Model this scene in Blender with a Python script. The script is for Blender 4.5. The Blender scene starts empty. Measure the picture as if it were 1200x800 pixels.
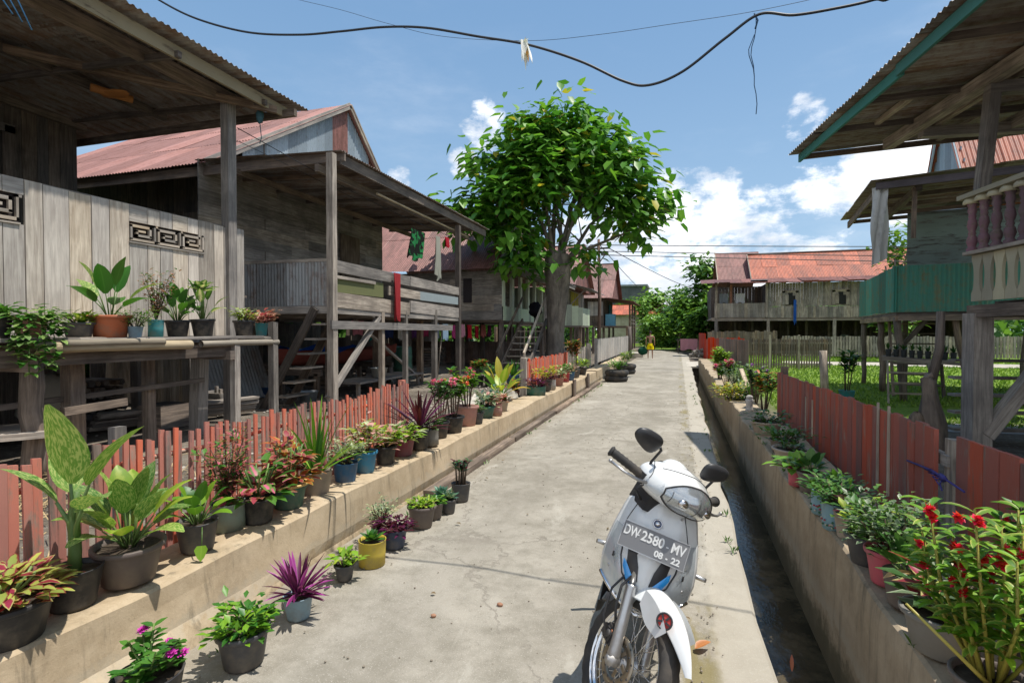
import bpy, math, random
from mathutils import Vector, Matrix
V = Vector
rnd = random.Random(7)
sc = bpy.context.scene
COL = sc.collection
# ------------------------------------------------------------------ camera
F_PX, CAM_H = 620.0, 1.5
YAW, PITCH = math.radians(17.46), math.atan(12/620)
cd = bpy.data.cameras.new('camera'); cam = bpy.data.objects.new('camera', cd); COL.objects.link(cam)
cam.location = (0, 0, CAM_H)
cam.rotation_euler = (math.radians(90)-PITCH, 0, YAW)
cd.sensor_width = 36; cd.lens = F_PX/1200*36; cd.clip_start = .05; cd.clip_end = 3000
sc.camera = cam
_R = V((math.cos(YAW), math.sin(YAW), 0))
_F = V((-math.sin(YAW)*math.cos(PITCH), math.cos(YAW)*math.cos(PITCH), -math.sin(PITCH)))
_U = _R.cross(_F)
def ray(u, v): return _F + _R*((u-600)/F_PX) + _U*((400-v)/F_PX)
def on(u, v, ax, val):            # where a line of sight meets the plane axis=val
    d = ray(u, v); o = V((0, 0, CAM_H)); return o + d*((val-o[ax])/d[ax])
# ------------------------------------------------------------------ sun, sky, exposure
SUN = V((1.38, .40, 3.9)).normalized()
sd = bpy.data.lights.new('sun', 'SUN'); so = bpy.data.objects.new('sun', sd); COL.objects.link(so)
sd.energy = 4.1; sd.angle = math.radians(.55); sd.color = (1, .955, .88)
so.rotation_euler = SUN.to_track_quat('Z', 'Y').to_euler(); so.location = SUN*60
sc.view_settings.view_transform = 'Standard'; sc.view_settings.look = 'None'
sc.view_settings.exposure = 0.45; sc.view_settings.gamma = 1
world = bpy.data.worlds.new('World'); sc.world = world; world.use_nodes = True
def mknodes(nt):
    N = nt.nodes; L = nt.links
    def n(t, **k):
        x = N.new(t)
        for a, b in k.items():
            if a == 'i':
                for kk, vv in b.items(): x.inputs[kk].default_value = vv
            else: setattr(x, a, b)
        return x
    def m(op, a, b=None, c=None):
        x = N.new('ShaderNodeMath'); x.operation = op
        for i, q in enumerate((a, b, c)):
            if q is None: continue
            if isinstance(q, (int, float)): x.inputs[i].default_value = q
            else: L.new(q, x.inputs[i])
        return x.outputs[0]
    def mix(f, a, b, bt='MIX'):
        x = N.new('ShaderNodeMixRGB'); x.blend_type = bt
        for i, q in zip(('Fac', 'Color1', 'Color2'), (f, a, b)):
            if isinstance(q, (int, float)): x.inputs[i].default_value = q
            elif isinstance(q, (tuple, list)): x.inputs[i].default_value = (q[0], q[1], q[2], 1)
            else: L.new(q, x.inputs[i])
        return x.outputs[0]
    def ss(v, a, b, o0=0., o1=1.):
        x = N.new('ShaderNodeMapRange'); x.interpolation_type = 'SMOOTHSTEP'
        L.new(v, x.inputs[0]); x.inputs[1].default_value = a; x.inputs[2].default_value = b
        x.inputs[3].default_value = o0; x.inputs[4].default_value = o1
        return x.outputs[0]
    def noise(vec, s, d=4, r=.55, dist=0, dim='3D'):
        x = N.new('ShaderNodeTexNoise'); x.noise_dimensions = dim
        if vec is not None: L.new(vec, x.inputs['Vector'])
        x.inputs['Scale'].default_value = s; x.inputs['Detail'].default_value = d
        x.inputs['Roughness'].default_value = r; x.inputs['Distortion'].default_value = dist
        return x.outputs['Fac']
    def mapv(vec, sc_=(1, 1, 1), loc=(0, 0, 0)):
        x = N.new('ShaderNodeMapping'); L.new(vec, x.inputs[0])
        x.inputs['Scale'].default_value = sc_; x.inputs['Location'].default_value = loc
        return x.outputs[0]
    return N, L, n, m, mix, ss, noise, mapv
N, L, n, m, mix, ss, noise, mapv = mknodes(world.node_tree)
bg = N['Background']
sky = n('ShaderNodeTexSky', sky_type='NISHITA', sun_disc=False)
sky.sun_elevation = math.asin(SUN.z); sky.sun_rotation = math.atan2(SUN.x, SUN.y)
sky.air_density = 1.1; sky.dust_density = .8; sky.ozone_density = 1.0
tc = n('ShaderNodeTexCoord'); dirv = tc.outputs['Generated']
sep = n('ShaderNodeSeparateXYZ'); L.new(dirv, sep.inputs[0]); zz = sep.outputs[2]
# cumulus: noise in sky direction, gathered at seen banks, plus added fill clouds behind camera
def bump(u, v, rad):
    d = ray(u, v).normalized()
    x = n('ShaderNodeVectorMath', operation='DOT_PRODUCT'); L.new(dirv, x.inputs[0]); x.inputs[1].default_value = d
    return ss(x.outputs['Value'], math.cos(rad), math.cos(rad*.25))
env = None
for (u, v, r_, w) in ((790, 300, .26, .46), (930, 280, .20, .42), (1060, 215, .16, .42), (790, 205, .07, .30), (566, 145, .085, .44), (542, 190, .05, .45),
                      (466, 208, .045, .39), (943, 138, .065, .41), (700, 330, .3, .40), (1030, 190, .07, .3), (480, 215, .04, .2)):
    b = m('MULTIPLY', bump(u, v, r_), w)
    env = b if env is None else m('MAXIMUM', env, b)
sp2 = n('ShaderNodeVectorMath', operation='DOT_PRODUCT'); L.new(dirv, sp2.inputs[0]); sp2.inputs[1].default_value = (.25, -1, .1)  # unseen cloud cover added behind the camera as fill light
hz_fill = m('MAXIMUM', ss(zz, .24, .02, 0, .30), ss(sp2.outputs['Value'], -.15, .5, 0, .42))
env = m('MAXIMUM', env, hz_fill)
cn = noise(mapv(dirv, (1, 1, 1.7)), 5.2, 9, .60, .15)
cn2 = noise(mapv(dirv, (1, 1, 2.2), (3, 1, 2)), 17, 6, .6)
cn3 = noise(mapv(dirv, (1, 1, 1.5), (8, 5, 2)), 42, 5, .65)
cn = m('ADD', m('MULTIPLY', cn, .62), m('ADD', m('MULTIPLY', cn2, .25), m('MULTIPLY', cn3, .13)))
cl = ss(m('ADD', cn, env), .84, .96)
wisp = m('MULTIPLY', ss(noise(mapv(dirv, (1, 1, 3), (7, 2, 1)), 2.2, 7, .6), .48, .8), m('MULTIPLY', ss(zz, .75, .1), .35))
cl = m('MAXIMUM', cl, wisp)
shade = ss(noise(mapv(dirv, (1, 1, 2.4), (0, 0, .12)), 6.5, 6, .6), .35, .68)
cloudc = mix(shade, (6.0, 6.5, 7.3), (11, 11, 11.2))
skc = mix(.78, sky.outputs[0], mix(ss(zz, .60, .02), (1.55, 2.95, 5.0), (2.9, 4.5, 6.3)))
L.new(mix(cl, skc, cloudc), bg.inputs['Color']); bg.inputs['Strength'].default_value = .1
# ------------------------------------------------------------------ material kit
MATS = {}
def newmat(name):
    mt = bpy.data.materials.new(name); mt.use_nodes = True; MATS[name] = mt
    return mt, mt.node_tree.nodes['Principled BSDF'], mknodes(mt.node_tree)
def attr(n, nm='rnd'):
    x = n('ShaderNodeAttribute', attribute_name=nm); return x.outputs['Fac']
def bumpto(n, L, h, p, s=.3, d=.01):
    b = n('ShaderNodeBump'); b.inputs['Strength'].default_value = s; b.inputs['Distance'].default_value = d
    L.new(h, b.inputs['Height']); L.new(b.outputs[0], p.inputs['Normal'])
def scl(c, k): return (c[0]*k, c[1]*k, c[2]*k)
def wood(name, c1, c2, paint=None, wear=.5, grain=16, stain=.6, rough=.85):
    if name in MATS: return MATS[name]
    mt, p, (N, L, n, m, mix, ss, noise, mapv) = newmat(name)
    uv = n('ShaderNodeTexCoord'); r = attr(n)
    off = n('ShaderNodeCombineXYZ'); L.new(m('MULTIPLY', r, 37), off.inputs[2])
    ad = n('ShaderNodeVectorMath', operation='ADD'); L.new(mapv(uv.outputs['UV'], (1.2, grain, 1)), ad.inputs[0]); L.new(off.outputs[0], ad.inputs[1])
    g = noise(ad.outputs[0], 2.2, 7, .65, .4)
    c = mix(ss(g, .3, .72), c1, c2)
    g2 = noise(uv.outputs['Object'], 1.7, 5, .6)
    c = mix(m('MULTIPLY', ss(g2, .62, .35), stain), c, scl(c1, .55))
    ad2 = n('ShaderNodeVectorMath', operation='ADD'); L.new(mapv(uv.outputs['UV'], (.8, 3, 1)), ad2.inputs[0]); L.new(off.outputs[0], ad2.inputs[1])
    if paint:
        w = noise(ad2.outputs[0], 3.2, 8, .7, .3)
        k = ss(m('ADD', m('MULTIPLY', w, .75), m('MULTIPLY', g, .25)), wear-.07, wear+.05)
        pc = mix(m('MULTIPLY', ss(g2, .3, .7), .35), paint, scl(paint, .6))
        c = mix(k, c, pc)
    r2 = m('FRACT', m('MULTIPLY', r, 7.31)); c = mix(m('MULTIPLY', r2, .0 if paint else .38), c, mix(g, scl((c1[0]+c1[2])*.5*V((1, 1, 1.02)), 1), scl((c2[0]+c2[2])*.5*V((1, 1, 1.02)), 1)))
    hs = n('ShaderNodeHueSaturation'); L.new(c, hs.inputs['Color']); L.new(m('MULTIPLY_ADD', r, .62, .68), hs.inputs['Value'])
    L.new(m('MULTIPLY_ADD', r, .35, .8), hs.inputs['Saturation'])
    L.new(hs.outputs[0], p.inputs['Base Color']); p.inputs['Roughness'].default_value = rough; p.inputs['Specular IOR Level'].default_value = .2
    bumpto(n, L, g, p, .55, .006)
    return mt
def tin(name, base, rust, amt=.5, rough=.55, metal=.0, spot=2.2):
    if name in MATS: return MATS[name]
    mt, p, (N, L, n, m, mix, ss, noise, mapv) = newmat(name)
    uv = n('ShaderNodeTexCoord'); r = attr(n)
    off = n('ShaderNodeCombineXYZ'); L.new(m('MULTIPLY', r, 23), off.inputs[0])
    ad = n('ShaderNodeVectorMath', operation='ADD'); L.new(mapv(uv.outputs['UV'], (3.2, .55, 1)), ad.inputs[0]); L.new(off.outputs[0], ad.inputs[1])
    st = noise(ad.outputs[0], spot, 8, .68, .3); fine = noise(uv.outputs['Object'], 9, 6, .7)
    k = ss(m('ADD', m('MULTIPLY', st, .7), m('MULTIPLY', fine, .3)), 1-amt-.12, 1-amt+.12)
    c = mix(k, base, rust)
    c = mix(m('MULTIPLY', ss(fine, .5, .75), .4), c, scl(rust, .45))
    hs = n('ShaderNodeHueSaturation'); L.new(c, hs.inputs['Color']); L.new(m('MULTIPLY_ADD', r, .62, .68), hs.inputs['Value'])
    L.new(hs.outputs[0], p.inputs['Base Color']); p.inputs['Roughness'].default_value = rough; p.inputs['Metallic'].default_value = metal
    bumpto(n, L, fine, p, .25, .004)
    return mt
def concrete(name, c1, c2, stain=(.12, .10, .07), amt=.35, moss=None, scale=1.0, bmp=.4, tide=None):
    if name in MATS: return MATS[name]
    mt, p, (N, L, n, m, mix, ss, noise, mapv) = newmat(name)
    o = n('ShaderNodeTexCoord').outputs['Object']
    a = noise(o, 1.3*scale, 8, .62); b = noise(mapv(o, (1, 1, 1), (5, 3, 1)), 9*scale, 8, .7); f = noise(o, 70*scale, 4, .7)
    c = mix(ss(m('ADD', m('MULTIPLY', a, .6), m('MULTIPLY', b, .4)), .36, .64), c1, c2)
    st = noise(mapv(o, (2.2, 2.2, .5), (1, 9, 4)), 1.6*scale, 7, .7, .4)
    c = mix(m('MULTIPLY', ss(st, .52, .72), amt), c, stain)
    c = mix(m('MULTIPLY', ss(f, .58, .74), .45), c, scl(c1, .55)); c = mix(m('MULTIPLY', ss(f, .40, .28), .35), c, scl(c2, 1.25))
    if tide:      # waterline dirt and algae low on the wall
        sz = n('ShaderNodeSeparateXYZ'); L.new(o, sz.inputs[0]); zj = m('ADD', sz.outputs[2], m('MULTIPLY', m('SUBTRACT', b, .5), .35))
        c = mix(m('MULTIPLY', ss(zj, tide+.10, tide-.06), .75), c, (.055, .055, .03)); c = mix(m('MULTIPLY', m('MULTIPLY', ss(zj, tide+.08, tide+.12), ss(zj, tide+.2, tide+.13)), .4), c, (.42, .38, .30))
        vs = noise(mapv(o, (5, 5, .35), (3, 3, 3)), 2.2, 6, .7); c = mix(m('MULTIPLY', ss(vs, .54, .68), .5), c, (.10, .09, .065))
    if moss:
        ms = noise(mapv(o, (1, 1, 1), (2, 2, 8)), 2.4*scale, 8, .7)
        c = mix(m('MULTIPLY', ss(ms, .58, .70), .6), c, moss)
    L.new(c, p.inputs['Base Color']); p.inputs['Roughness'].default_value = .92; p.inputs['Specular IOR Level'].default_value = .2
    bumpto(n, L, m('ADD', m('MULTIPLY', b, .6), m('MULTIPLY', f, .3)), p, bmp, .012)
    return mt
def plastic(name, c, rough=.4, dirt=.3, dc=(.14, .11, .08), metal=0, coat=0, dscale=7, spec=.5):
    if name in MATS: return MATS[name]
    mt, p, (N, L, n, m, mix, ss, noise, mapv) = newmat(name)
    o = n('ShaderNodeTexCoord').outputs['Object']
    a = noise(o, dscale, 7, .65)
    k = m('MULTIPLY', ss(a, .42, .72), dirt)
    L.new(mix(k, c, dc), p.inputs['Base Color'])
    L.new(m('ADD', m('MULTIPLY', k, .5), rough), p.inputs['Roughness'])
    p.inputs['Metallic'].default_value = metal; p.inputs['Coat Weight'].default_value = coat; p.inputs['Specular IOR Level'].default_value = spec
    return mt
def leafm(name, c1, c2=None, style='plain', tr=.30, rough=.42, vary=.5):
    if name in MATS: return MATS[name]
    mt, p, (N, L, n, m, mix, ss, noise, mapv) = newmat(name)
    uv = n('ShaderNodeTexCoord'); r = attr(n)
    s = n('ShaderNodeSeparateXYZ'); L.new(uv.outputs['UV'], s.inputs[0])
    e = m('MULTIPLY', m('ABSOLUTE', m('SUBTRACT', s.outputs[0], .5)), 2)
    o3 = n('ShaderNodeVectorMath', operation='ADD'); L.new(uv.outputs['UV'], o3.inputs[0])
    cx = n('ShaderNodeCombineXYZ'); L.new(m('MULTIPLY', r, 19), cx.inputs[0]); L.new(cx.outputs[0], o3.inputs[1])
    if c2 is None: c2 = scl(c1, 1.5)
    nz = noise(mapv(o3.outputs[0], (7, 4, 1)), 2.5, 4, .6)
    if style == 'edge': k = ss(m('ADD', e, m('MULTIPLY', nz, .8)), .95, 1.25)
    elif style == 'mid': k = ss(m('ADD', e, m('MULTIPLY', nz, .9)), 1.0, .62)
    elif style == 'spot': k = ss(nz, .47, .56)
    else: k = m('MULTIPLY', ss(e, .12, .0), .5)
    c = mix(k, c1, c2)
    hs = n('ShaderNodeHueSaturation'); L.new(c, hs.inputs['Color']); L.new(m('MULTIPLY_ADD', r, vary*1.2, 1-vary*.55), hs.inputs['Value'])
    L.new(m('MULTIPLY_ADD', r, -.035, .517), hs.inputs['Hue'])
    L.new(hs.outputs[0], p.inputs['Base Color']); p.inputs['Roughness'].default_value = rough; p.inputs['Specular IOR Level'].default_value = .45
    t = n('ShaderNodeBsdfTranslucent'); L.new(mix(.5, hs.outputs[0], mix(1.0, hs.outputs[0], (1.3, 1.35, .5), 'MULTIPLY')), t.inputs['Color'])
    ms = n('ShaderNodeMixShader'); ms.inputs[0].default_value = tr
    L.new(p.outputs[0], ms.inputs[1]); L.new(t.outputs[0], ms.inputs[2]); L.new(ms.outputs[0], N['Material Output'].inputs['Surface'])
    wv = n('ShaderNodeTexWave'); wv.inputs['Scale'].default_value = 4.5; wv.inputs['Distortion'].default_value = .6
    L.new(mapv(uv.outputs['UV'], (0, 1, 0)), wv.inputs['Vector'])
    bumpto(n, L, wv.outputs['Fac'], p, .12, .004)
    return mt
def flatm(name, c, rough=.8, metal=0, emit=0, trans=0):
    if name in MATS: return MATS[name]
    mt, p, (N, L, n, m, mix, ss, noise, mapv) = newmat(name)
    o = n('ShaderNodeTexCoord').outputs['Object']
    L.new(mix(m('MULTIPLY', noise(o, 14, 5, .6), .5), c, scl(c, .55)), p.inputs['Base Color'])
    p.inputs['Roughness'].default_value = rough; p.inputs['Metallic'].default_value = metal; p.inputs['Transmission Weight'].default_value = trans
    return mt
def cloth(name, c, c2=None, sc_=9):
    if name in MATS: return MATS[name]
    mt, p, (N, L, n, m, mix, ss, noise, mapv) = newmat(name)
    o = n('ShaderNodeTexCoord').outputs['Object']
    if c2: L.new(mix(ss(noise(o, sc_, 3, .6), .47, .53), c, c2), p.inputs['Base Color'])
    else: L.new(mix(m('MULTIPLY', noise(o, 3, 5, .6), .5), c, scl(c, .6)), p.inputs['Base Color'])
    p.inputs['Roughness'].default_value = .95; p.inputs['Specular IOR Level'].default_value = .1
    return mt
# ------------------------------------------------------------------ mesh kit
class MB:
    def __init__(s): s.v = []; s.f = []; s.uv = []; s.m = []; s.r = []; s.sm = []
    def face(s, ix, uv, mi=0, r=None, sm=False):
        s.f.append(tuple(ix)); s.uv.append(uv); s.m.append(mi); s.r.append(rnd.random() if r is None else r); s.sm.append(sm)
    def hexa(s, c, mi=0, r=None, ax=(0, 1, 2), dims=(1, 1, 1)):
        # c: 8 corners indexed by bits x,y,z
        b = len(s.v); s.v += [tuple(p) for p in c]
        r = rnd.random() if r is None else r
        ou, ov = rnd.random()*5, rnd.random()*5
        lng = max(range(3), key=lambda i: dims[i])
        def co(i, a): return dims[a]*((i >> a) & 1)
        for q, (a, bb) in (((0, 2, 3, 1), (0, 1)), ((4, 5, 7, 6), (0, 1)), ((0, 1, 5, 4), (0, 2)), ((2, 6, 7, 3), (0, 2)), ((0, 4, 6, 2), (1, 2)), ((1, 3, 7, 5), (1, 2))):
            if bb == lng: a, bb = bb, a
            s.face([b+i for i in q], [(co(i, a)+ou, co(i, bb)+ov) for i in q], mi, r)
    def box(s, lo, hi, mi=0, r=None, jit=0):
        c = []
        for i in range(8):
            c.append(V((hi[0] if i & 1 else lo[0], hi[1] if i & 2 else lo[1], hi[2] if i & 4 else lo[2])) + (V((rnd.uniform(-1, 1), rnd.uniform(-1, 1), rnd.uniform(-1, 1)))*jit if jit else V((0, 0, 0))))
        s.hexa(c, mi, r, dims=[abs(hi[i]-lo[i]) for i in range(3)])
    def beam(s, p0, p1, w, h, up=(0, 0, 1), mi=0, r=None, taper=1.0, jit=0):
        p0, p1 = V(p0), V(p1); d = (p1-p0); Ln = d.length; d.normalize(); up = V(up)
        if abs(d.dot(up)) > .98: up = V((1, 0, 0)) if abs(d.x) < .9 else V((0, 1, 0))
        x = d.cross(up).normalized(); z = x.cross(d).normalized()
        c = []
        for i in range(8):
            k = taper if i & 1 else 1
            p = (p1 if i & 1 else p0) + x*(w/2*k*(1 if i & 2 else -1)) + z*(h/2*k*(1 if i & 4 else -1))
            if jit: p = p + V((rnd.uniform(-1, 1), rnd.uniform(-1, 1), rnd.uniform(-1, 1)))*jit
            c.append(p)
        s.hexa(c, mi, r, dims=(Ln, w, h))
    def tube(s, pts, rad, n=8, mi=0, r=None, caps=True, sm=True):
        pts = [V(p) for p in pts]
        if isinstance(rad, (int, float)): rad = [rad]*len(pts)
        r = rnd.random() if r is None else r
        b = len(s.v); t0 = (pts[1]-pts[0]).normalized(); nx = t0.orthogonal().normalized(); acc = 0; ou = rnd.random()*5
        for i, p in enumerate(pts):
            t = (pts[min(i+1, len(pts)-1)]-pts[max(i-1, 0)]).normalized()
            nx = (nx - t*nx.dot(t)).normalized(); ny = t.cross(nx)
            for k in range(n):
                a = 2*math.pi*k/n; s.v.append(tuple(p+(nx*math.cos(a)+ny*math.sin(a))*rad[i]))
        per = 2*math.pi*max(rad)
        for i in range(len(pts)-1):
            l = (pts[i+1]-pts[i]).length
            for k in range(n):
                k2 = (k+1) % n
                s.face([b+i*n+k, b+i*n+k2, b+(i+1)*n+k2, b+(i+1)*n+k], [(acc+ou, k/n*per), (acc+ou, (k+1)/n*per), (acc+l+ou, (k+1)/n*per), (acc+l+ou, k/n*per)], mi, r, sm)
            acc += l
        if caps:
            for o, rev in ((0, True), ((len(pts)-1)*n, False)):
                ix = [b+o+k for k in range(n)]
                if rev: ix.reverse()
                s.face(ix, [(.1*math.cos(k), .1*math.sin(k)) for k in range(n)], mi, r)
    def lathe(s, prof, n=20, c=(0, 0, 0), mi=0, r=None, sq=None, M=None, sm=True):
        r = rnd.random() if r is None else r
        b = len(s.v); acc = 0
        for i, (rr, z) in enumerate(prof):
            for k in range(n):
                a = 2*math.pi*k/n; q = rr
                if sq: q = rr*min(1.25, 1/max(abs(math.cos(a)), abs(math.sin(a))))
                p = V((q*math.cos(a), q*math.sin(a), z))
                if M: p = M @ p
                s.v.append((p.x+c[0], p.y+c[1], p.z+c[2]))
        for i in range(len(prof)-1):
            l = math.hypot(prof[i+1][0]-prof[i][0], prof[i+1][1]-prof[i][1])
            for k in range(n):
                k2 = (k+1) % n
                s.face([b+i*n+k, b+i*n+k2, b+(i+1)*n+k2, b+(i+1)*n+k], [(k/n*2, acc), ((k+1)/n*2, acc), ((k+1)/n*2, acc+l), (k/n*2, acc+l)], mi, r, sm)
            acc += l
    def grid(s, P, mi=0, r=None, sm=True, uvs=None, close=False, uvf=None):   # P[i][j] points
        b = len(s.v); ni, nj = len(P), len(P[0]); r = rnd.random() if r is None else r
        for row in P: s.v += [tuple(p) for p in row]
        for i in range(ni-1):
            for j in range(nj-1+(1 if close else 0)):
                j2 = (j+1) % nj
                u = [(i/(ni-1), j/(nj-1)), (i/(ni-1), (j+1)/(nj-1)), ((i+1)/(ni-1), (j+1)/(nj-1)), ((i+1)/(ni-1), j/(nj-1))]
                if uvf: u = [uvf(*q) for q in u]
                mm = mi(i, j) if callable(mi) else mi
                s.face([b+i*nj+j, b+i*nj+j2, b+(i+1)*nj+j2, b+(i+1)*nj+j], u, mm, r, sm)
    def blob(s, c, rx, ry, rz, nu=12, nv=8, mi=0, M=None, bump_=0, r=None, seed=0):
        rr = random.Random(seed); P = []
        for i in range(nv+1):
            th = math.pi*i/nv; row = []
            for j in range(nu):
                ph = 2*math.pi*j/nu; k = 1+rr.uniform(-bump_, bump_)
                p = V((rx*math.sin(th)*math.cos(ph)*k, ry*math.sin(th)*math.sin(ph)*k, rz*math.cos(th)*k))
                if M: p = M @ p
                row.append(V(c)+p)
            P.append(row)
        s.grid(P, mi, r, True, close=True)
    def leaf(s, p, d, L_, W, droop=.4, seg=3, shape='lance', fold=.15, mi=0, r=None, side=None, wave=0):
        p = V(p); d = V(d).normalized(); r = rnd.random() if r is None else r
        sd_ = d.cross(V((0, 0, 1)))
        if sd_.length < .05: sd_ = V((rnd.uniform(-1, 1), rnd.uniform(-1, 1), .01))
        sd_.normalize()
        if side is not None: sd_ = (Matrix.Rotation(side, 3, d) @ sd_)
        b = len(s.v)
        for i in range(seg+1):
            t = i/seg
            if shape == 'lance': w = math.sin(math.pi*min(1, (t*.92+.06)))**.8
            elif shape == 'broad': w = math.sin(math.pi*(t**.75*.95+.04))**.75
            elif shape == 'heart': w = (1-t)**.6*min(1, .55+t*3.2)
            elif shape == 'strap': w = min(1, .6+t*2)*(1-t**3)
            else: w = 1-abs(2*t-1)
            up = sd_.cross(d).normalized()
            wo = w*W/2
            wv = wave*math.sin(t*9+r*9)*W*.3
            s.v.append(tuple(p-sd_*wo+up*(fold*wo+wv))); s.v.append(tuple(p)); s.v.append(tuple(p+sd_*wo+up*(fold*wo-wv)))
            p = p+d*(L_/seg)
            d = (d+V((0, 0, -1))*droop/seg*(.6+t)).normalized()
            sd_ = (sd_-d*sd_.dot(d)).normalized()
        for i in range(seg):
            a = b+i*3; t0, t1 = i/seg, (i+1)/seg
            s.face([a, a+1, a+4, a+3], [(0, t0), (.5, t0), (.5, t1), (0, t1)], mi, r, True)
            s.face([a+1, a+2, a+5, a+4], [(.5, t0), (1, t0), (1, t1), (.5, t1)], mi, r, True)
        return p
    def build(s, name, mat, parent=None, org=None, label=None):
        me = bpy.data.meshes.new(name)
        o = bpy.data.objects.new(name, me); COL.objects.link(o)
        if parent is not None: o.parent = parent
        if org is None:
            q = parent
            while q is not None and q.parent is not None: q = q.parent
            org = q.location if q is not None else (0, 0, 0)
        vs = [(a-org[0], b-org[1], c-org[2]) for a, b, c in s.v]
        me.from_pydata(vs, [], s.f)
        for mt in (mat if isinstance(mat, (list, tuple)) else [mat]): me.materials.append(mt)
        me.polygons.foreach_set('material_index', s.m); me.polygons.foreach_set('use_smooth', s.sm)
        ul = me.uv_layers.new(name='UVMap'); ul.data.foreach_set('uv', [x for f in s.uv for q in f for x in q])
        at = me.attributes.new('rnd', 'FLOAT', 'FACE'); at.data.foreach_set('value', s.r)
        me.update()
        if label: o['label'] = label
        return o
def thing(name, label, cat, loc=(0, 0, 0), group=None):
    o = bpy.data.objects.new(name, None); COL.objects.link(o); o.location = loc; o.empty_display_size = .1
    return tag(o, label, cat, group)
def tag(o, label, cat, group=None, kind=None):
    o['label'] = label; o['category'] = cat
    if group: o['group'] = group
    if kind: o['kind'] = kind
    return o
def struct(o, label=None, kind='structure', cat='setting'):
    o['kind'] = kind; o['category'] = cat
    if label: o['label'] = label
    return o
def corr(mb, O, ud, vd, W, L_, pw=.76, pl=1.8, per=.076, amp=.011, tilt=.003, mi=0, rag=.03, miss=None, mfn=None):
    """corrugated sheets: O corner, ud unit across the waves, vd unit along the slope (downhill)"""
    O, ud, vd = V(O), V(ud).normalized(), V(vd).normalized(); nn = ud.cross(vd).normalized()
    if nn.z < 0: nn = -nn
    nw = max(1, round(W/pw)); pw_ = W/nw; nl = max(1, round(L_/pl)); pl_ = L_/nl
    for i in range(nw):
        for j in range(nl):
            if miss and (i, j) in miss: continue
            r = rnd.random(); t1, t2 = rnd.uniform(-tilt, tilt), rnd.uniform(-tilt, tilt)
            n_ = max(4, int(pw_/per*5)); sh = .003*(i % 2)+.010*(nl-j)
            l0, l1 = j*pl_-(.08 if j else rnd.uniform(0, rag)), (j+1)*pl_+(rnd.uniform(0, rag))
            P = []
            for a in (l0, (l0+l1)/2, l1):
                row = []
                for k in range(n_+1):
                    x = i*pw_+(k/n_)*(pw_+.09)-.045
                    row.append(O+ud*x+vd*a+nn*(amp*math.sin(2*math.pi*x/per)+sh+t1*(a-l0)+t2*(k/n_)))
                P.append(row)
            mb.grid(P, mfn(i, j) if mfn else mi, r, True, uvf=lambda p, q, a0=l0, a1=l1, x0=i*pw_: (x0+q*pw_, a0+p*(a1-a0)))
def boards(mb, p0, p1, z0, z1, bw=.16, th=.022, gap=.006, mi=0, horiz=False, jit=.01, skip=0, zf=None, mfn=None):
    """board wall between plan points p0,p1; zf(t)->(z0,z1) optional"""
    p0, p1 = V((p0[0], p0[1], 0)), V((p1[0], p1[1], 0)); d = p1-p0; Ln = d.length; d.normalize(); nr = V((-d.y, d.x, 0))
    if not horiz:
        x = 0
        while x < Ln-.02:
            w = min(bw*rnd.uniform(.8, 1.2), Ln-x)
            if rnd.random() >= skip:
                a, b = (z0, z1) if zf is None else zf((x+w/2)/Ln)
                a -= rnd.uniform(0, jit); b += rnd.uniform(-jit, jit); q = nr*rnd.uniform(-.004, .004)
                c = [p0+d*(x+(w-gap if i & 1 else 0))+nr*(th/2*(1 if i & 2 else -1))+q+V((0, 0, b if i & 4 else a)) for i in range(8)]
                mb.hexa(c, mfn() if mfn else mi, None, dims=(w, th, b-a))
            x += w
    else:
        z = z0
        while z < z1-.02:
            w = min(bw*rnd.uniform(.85, 1.15), z1-z); x = 0
            while x < Ln-.01:
                l = min(rnd.uniform(1.6, 3.4), Ln-x) if Ln-x > 1 else Ln-x
                q = nr*rnd.uniform(-.004, .004)
                if rnd.random() >= skip:
                    tl = rnd.uniform(-.004, .004)
                    c = [p0+d*(x+(l-.004 if i & 1 else 0))+nr*(th/2*(1 if i & 2 else -1))+q+V((0, 0, (z+w-gap if i & 4 else z)+(tl if i & 1 else -tl))) for i in range(8)]
                    mb.hexa(c, mfn() if mfn else mi, None, dims=(l, th, w))
                x += l
            z += w
def textmb(s, size, M, mi=0, ext=.0015, sx=1.0, bold=.0):
    cu = bpy.data.curves.new('t', 'FONT'); cu.body = s; cu.size = size; cu.extrude = ext; cu.align_x = 'CENTER'; cu.align_y = 'CENTER'; cu.offset = bold
    ob = bpy.data.objects.new('t', cu); COL.objects.link(ob)
    dg = bpy.context.evaluated_depsgraph_get(); me = bpy.data.meshes.new_from_object(ob.evaluated_get(dg))
    mb = MB(); mb.v = [tuple(M @ V((v.co.x*sx, v.co.y, v.co.z))) for v in me.vertices]
    for p in me.polygons: mb.face(list(p.vertices), [(0, 0)]*len(p.vertices), mi, .5)
    bpy.data.objects.remove(ob); bpy.data.curves.remove(cu); bpy.data.meshes.remove(me)
    return mb
def merge(a, b):
    o = len(a.v); a.v += b.v; a.f += [tuple(i+o for i in f) for f in b.f]; a.uv += b.uv; a.m += b.m; a.r += b.r; a.sm += b.sm
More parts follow.
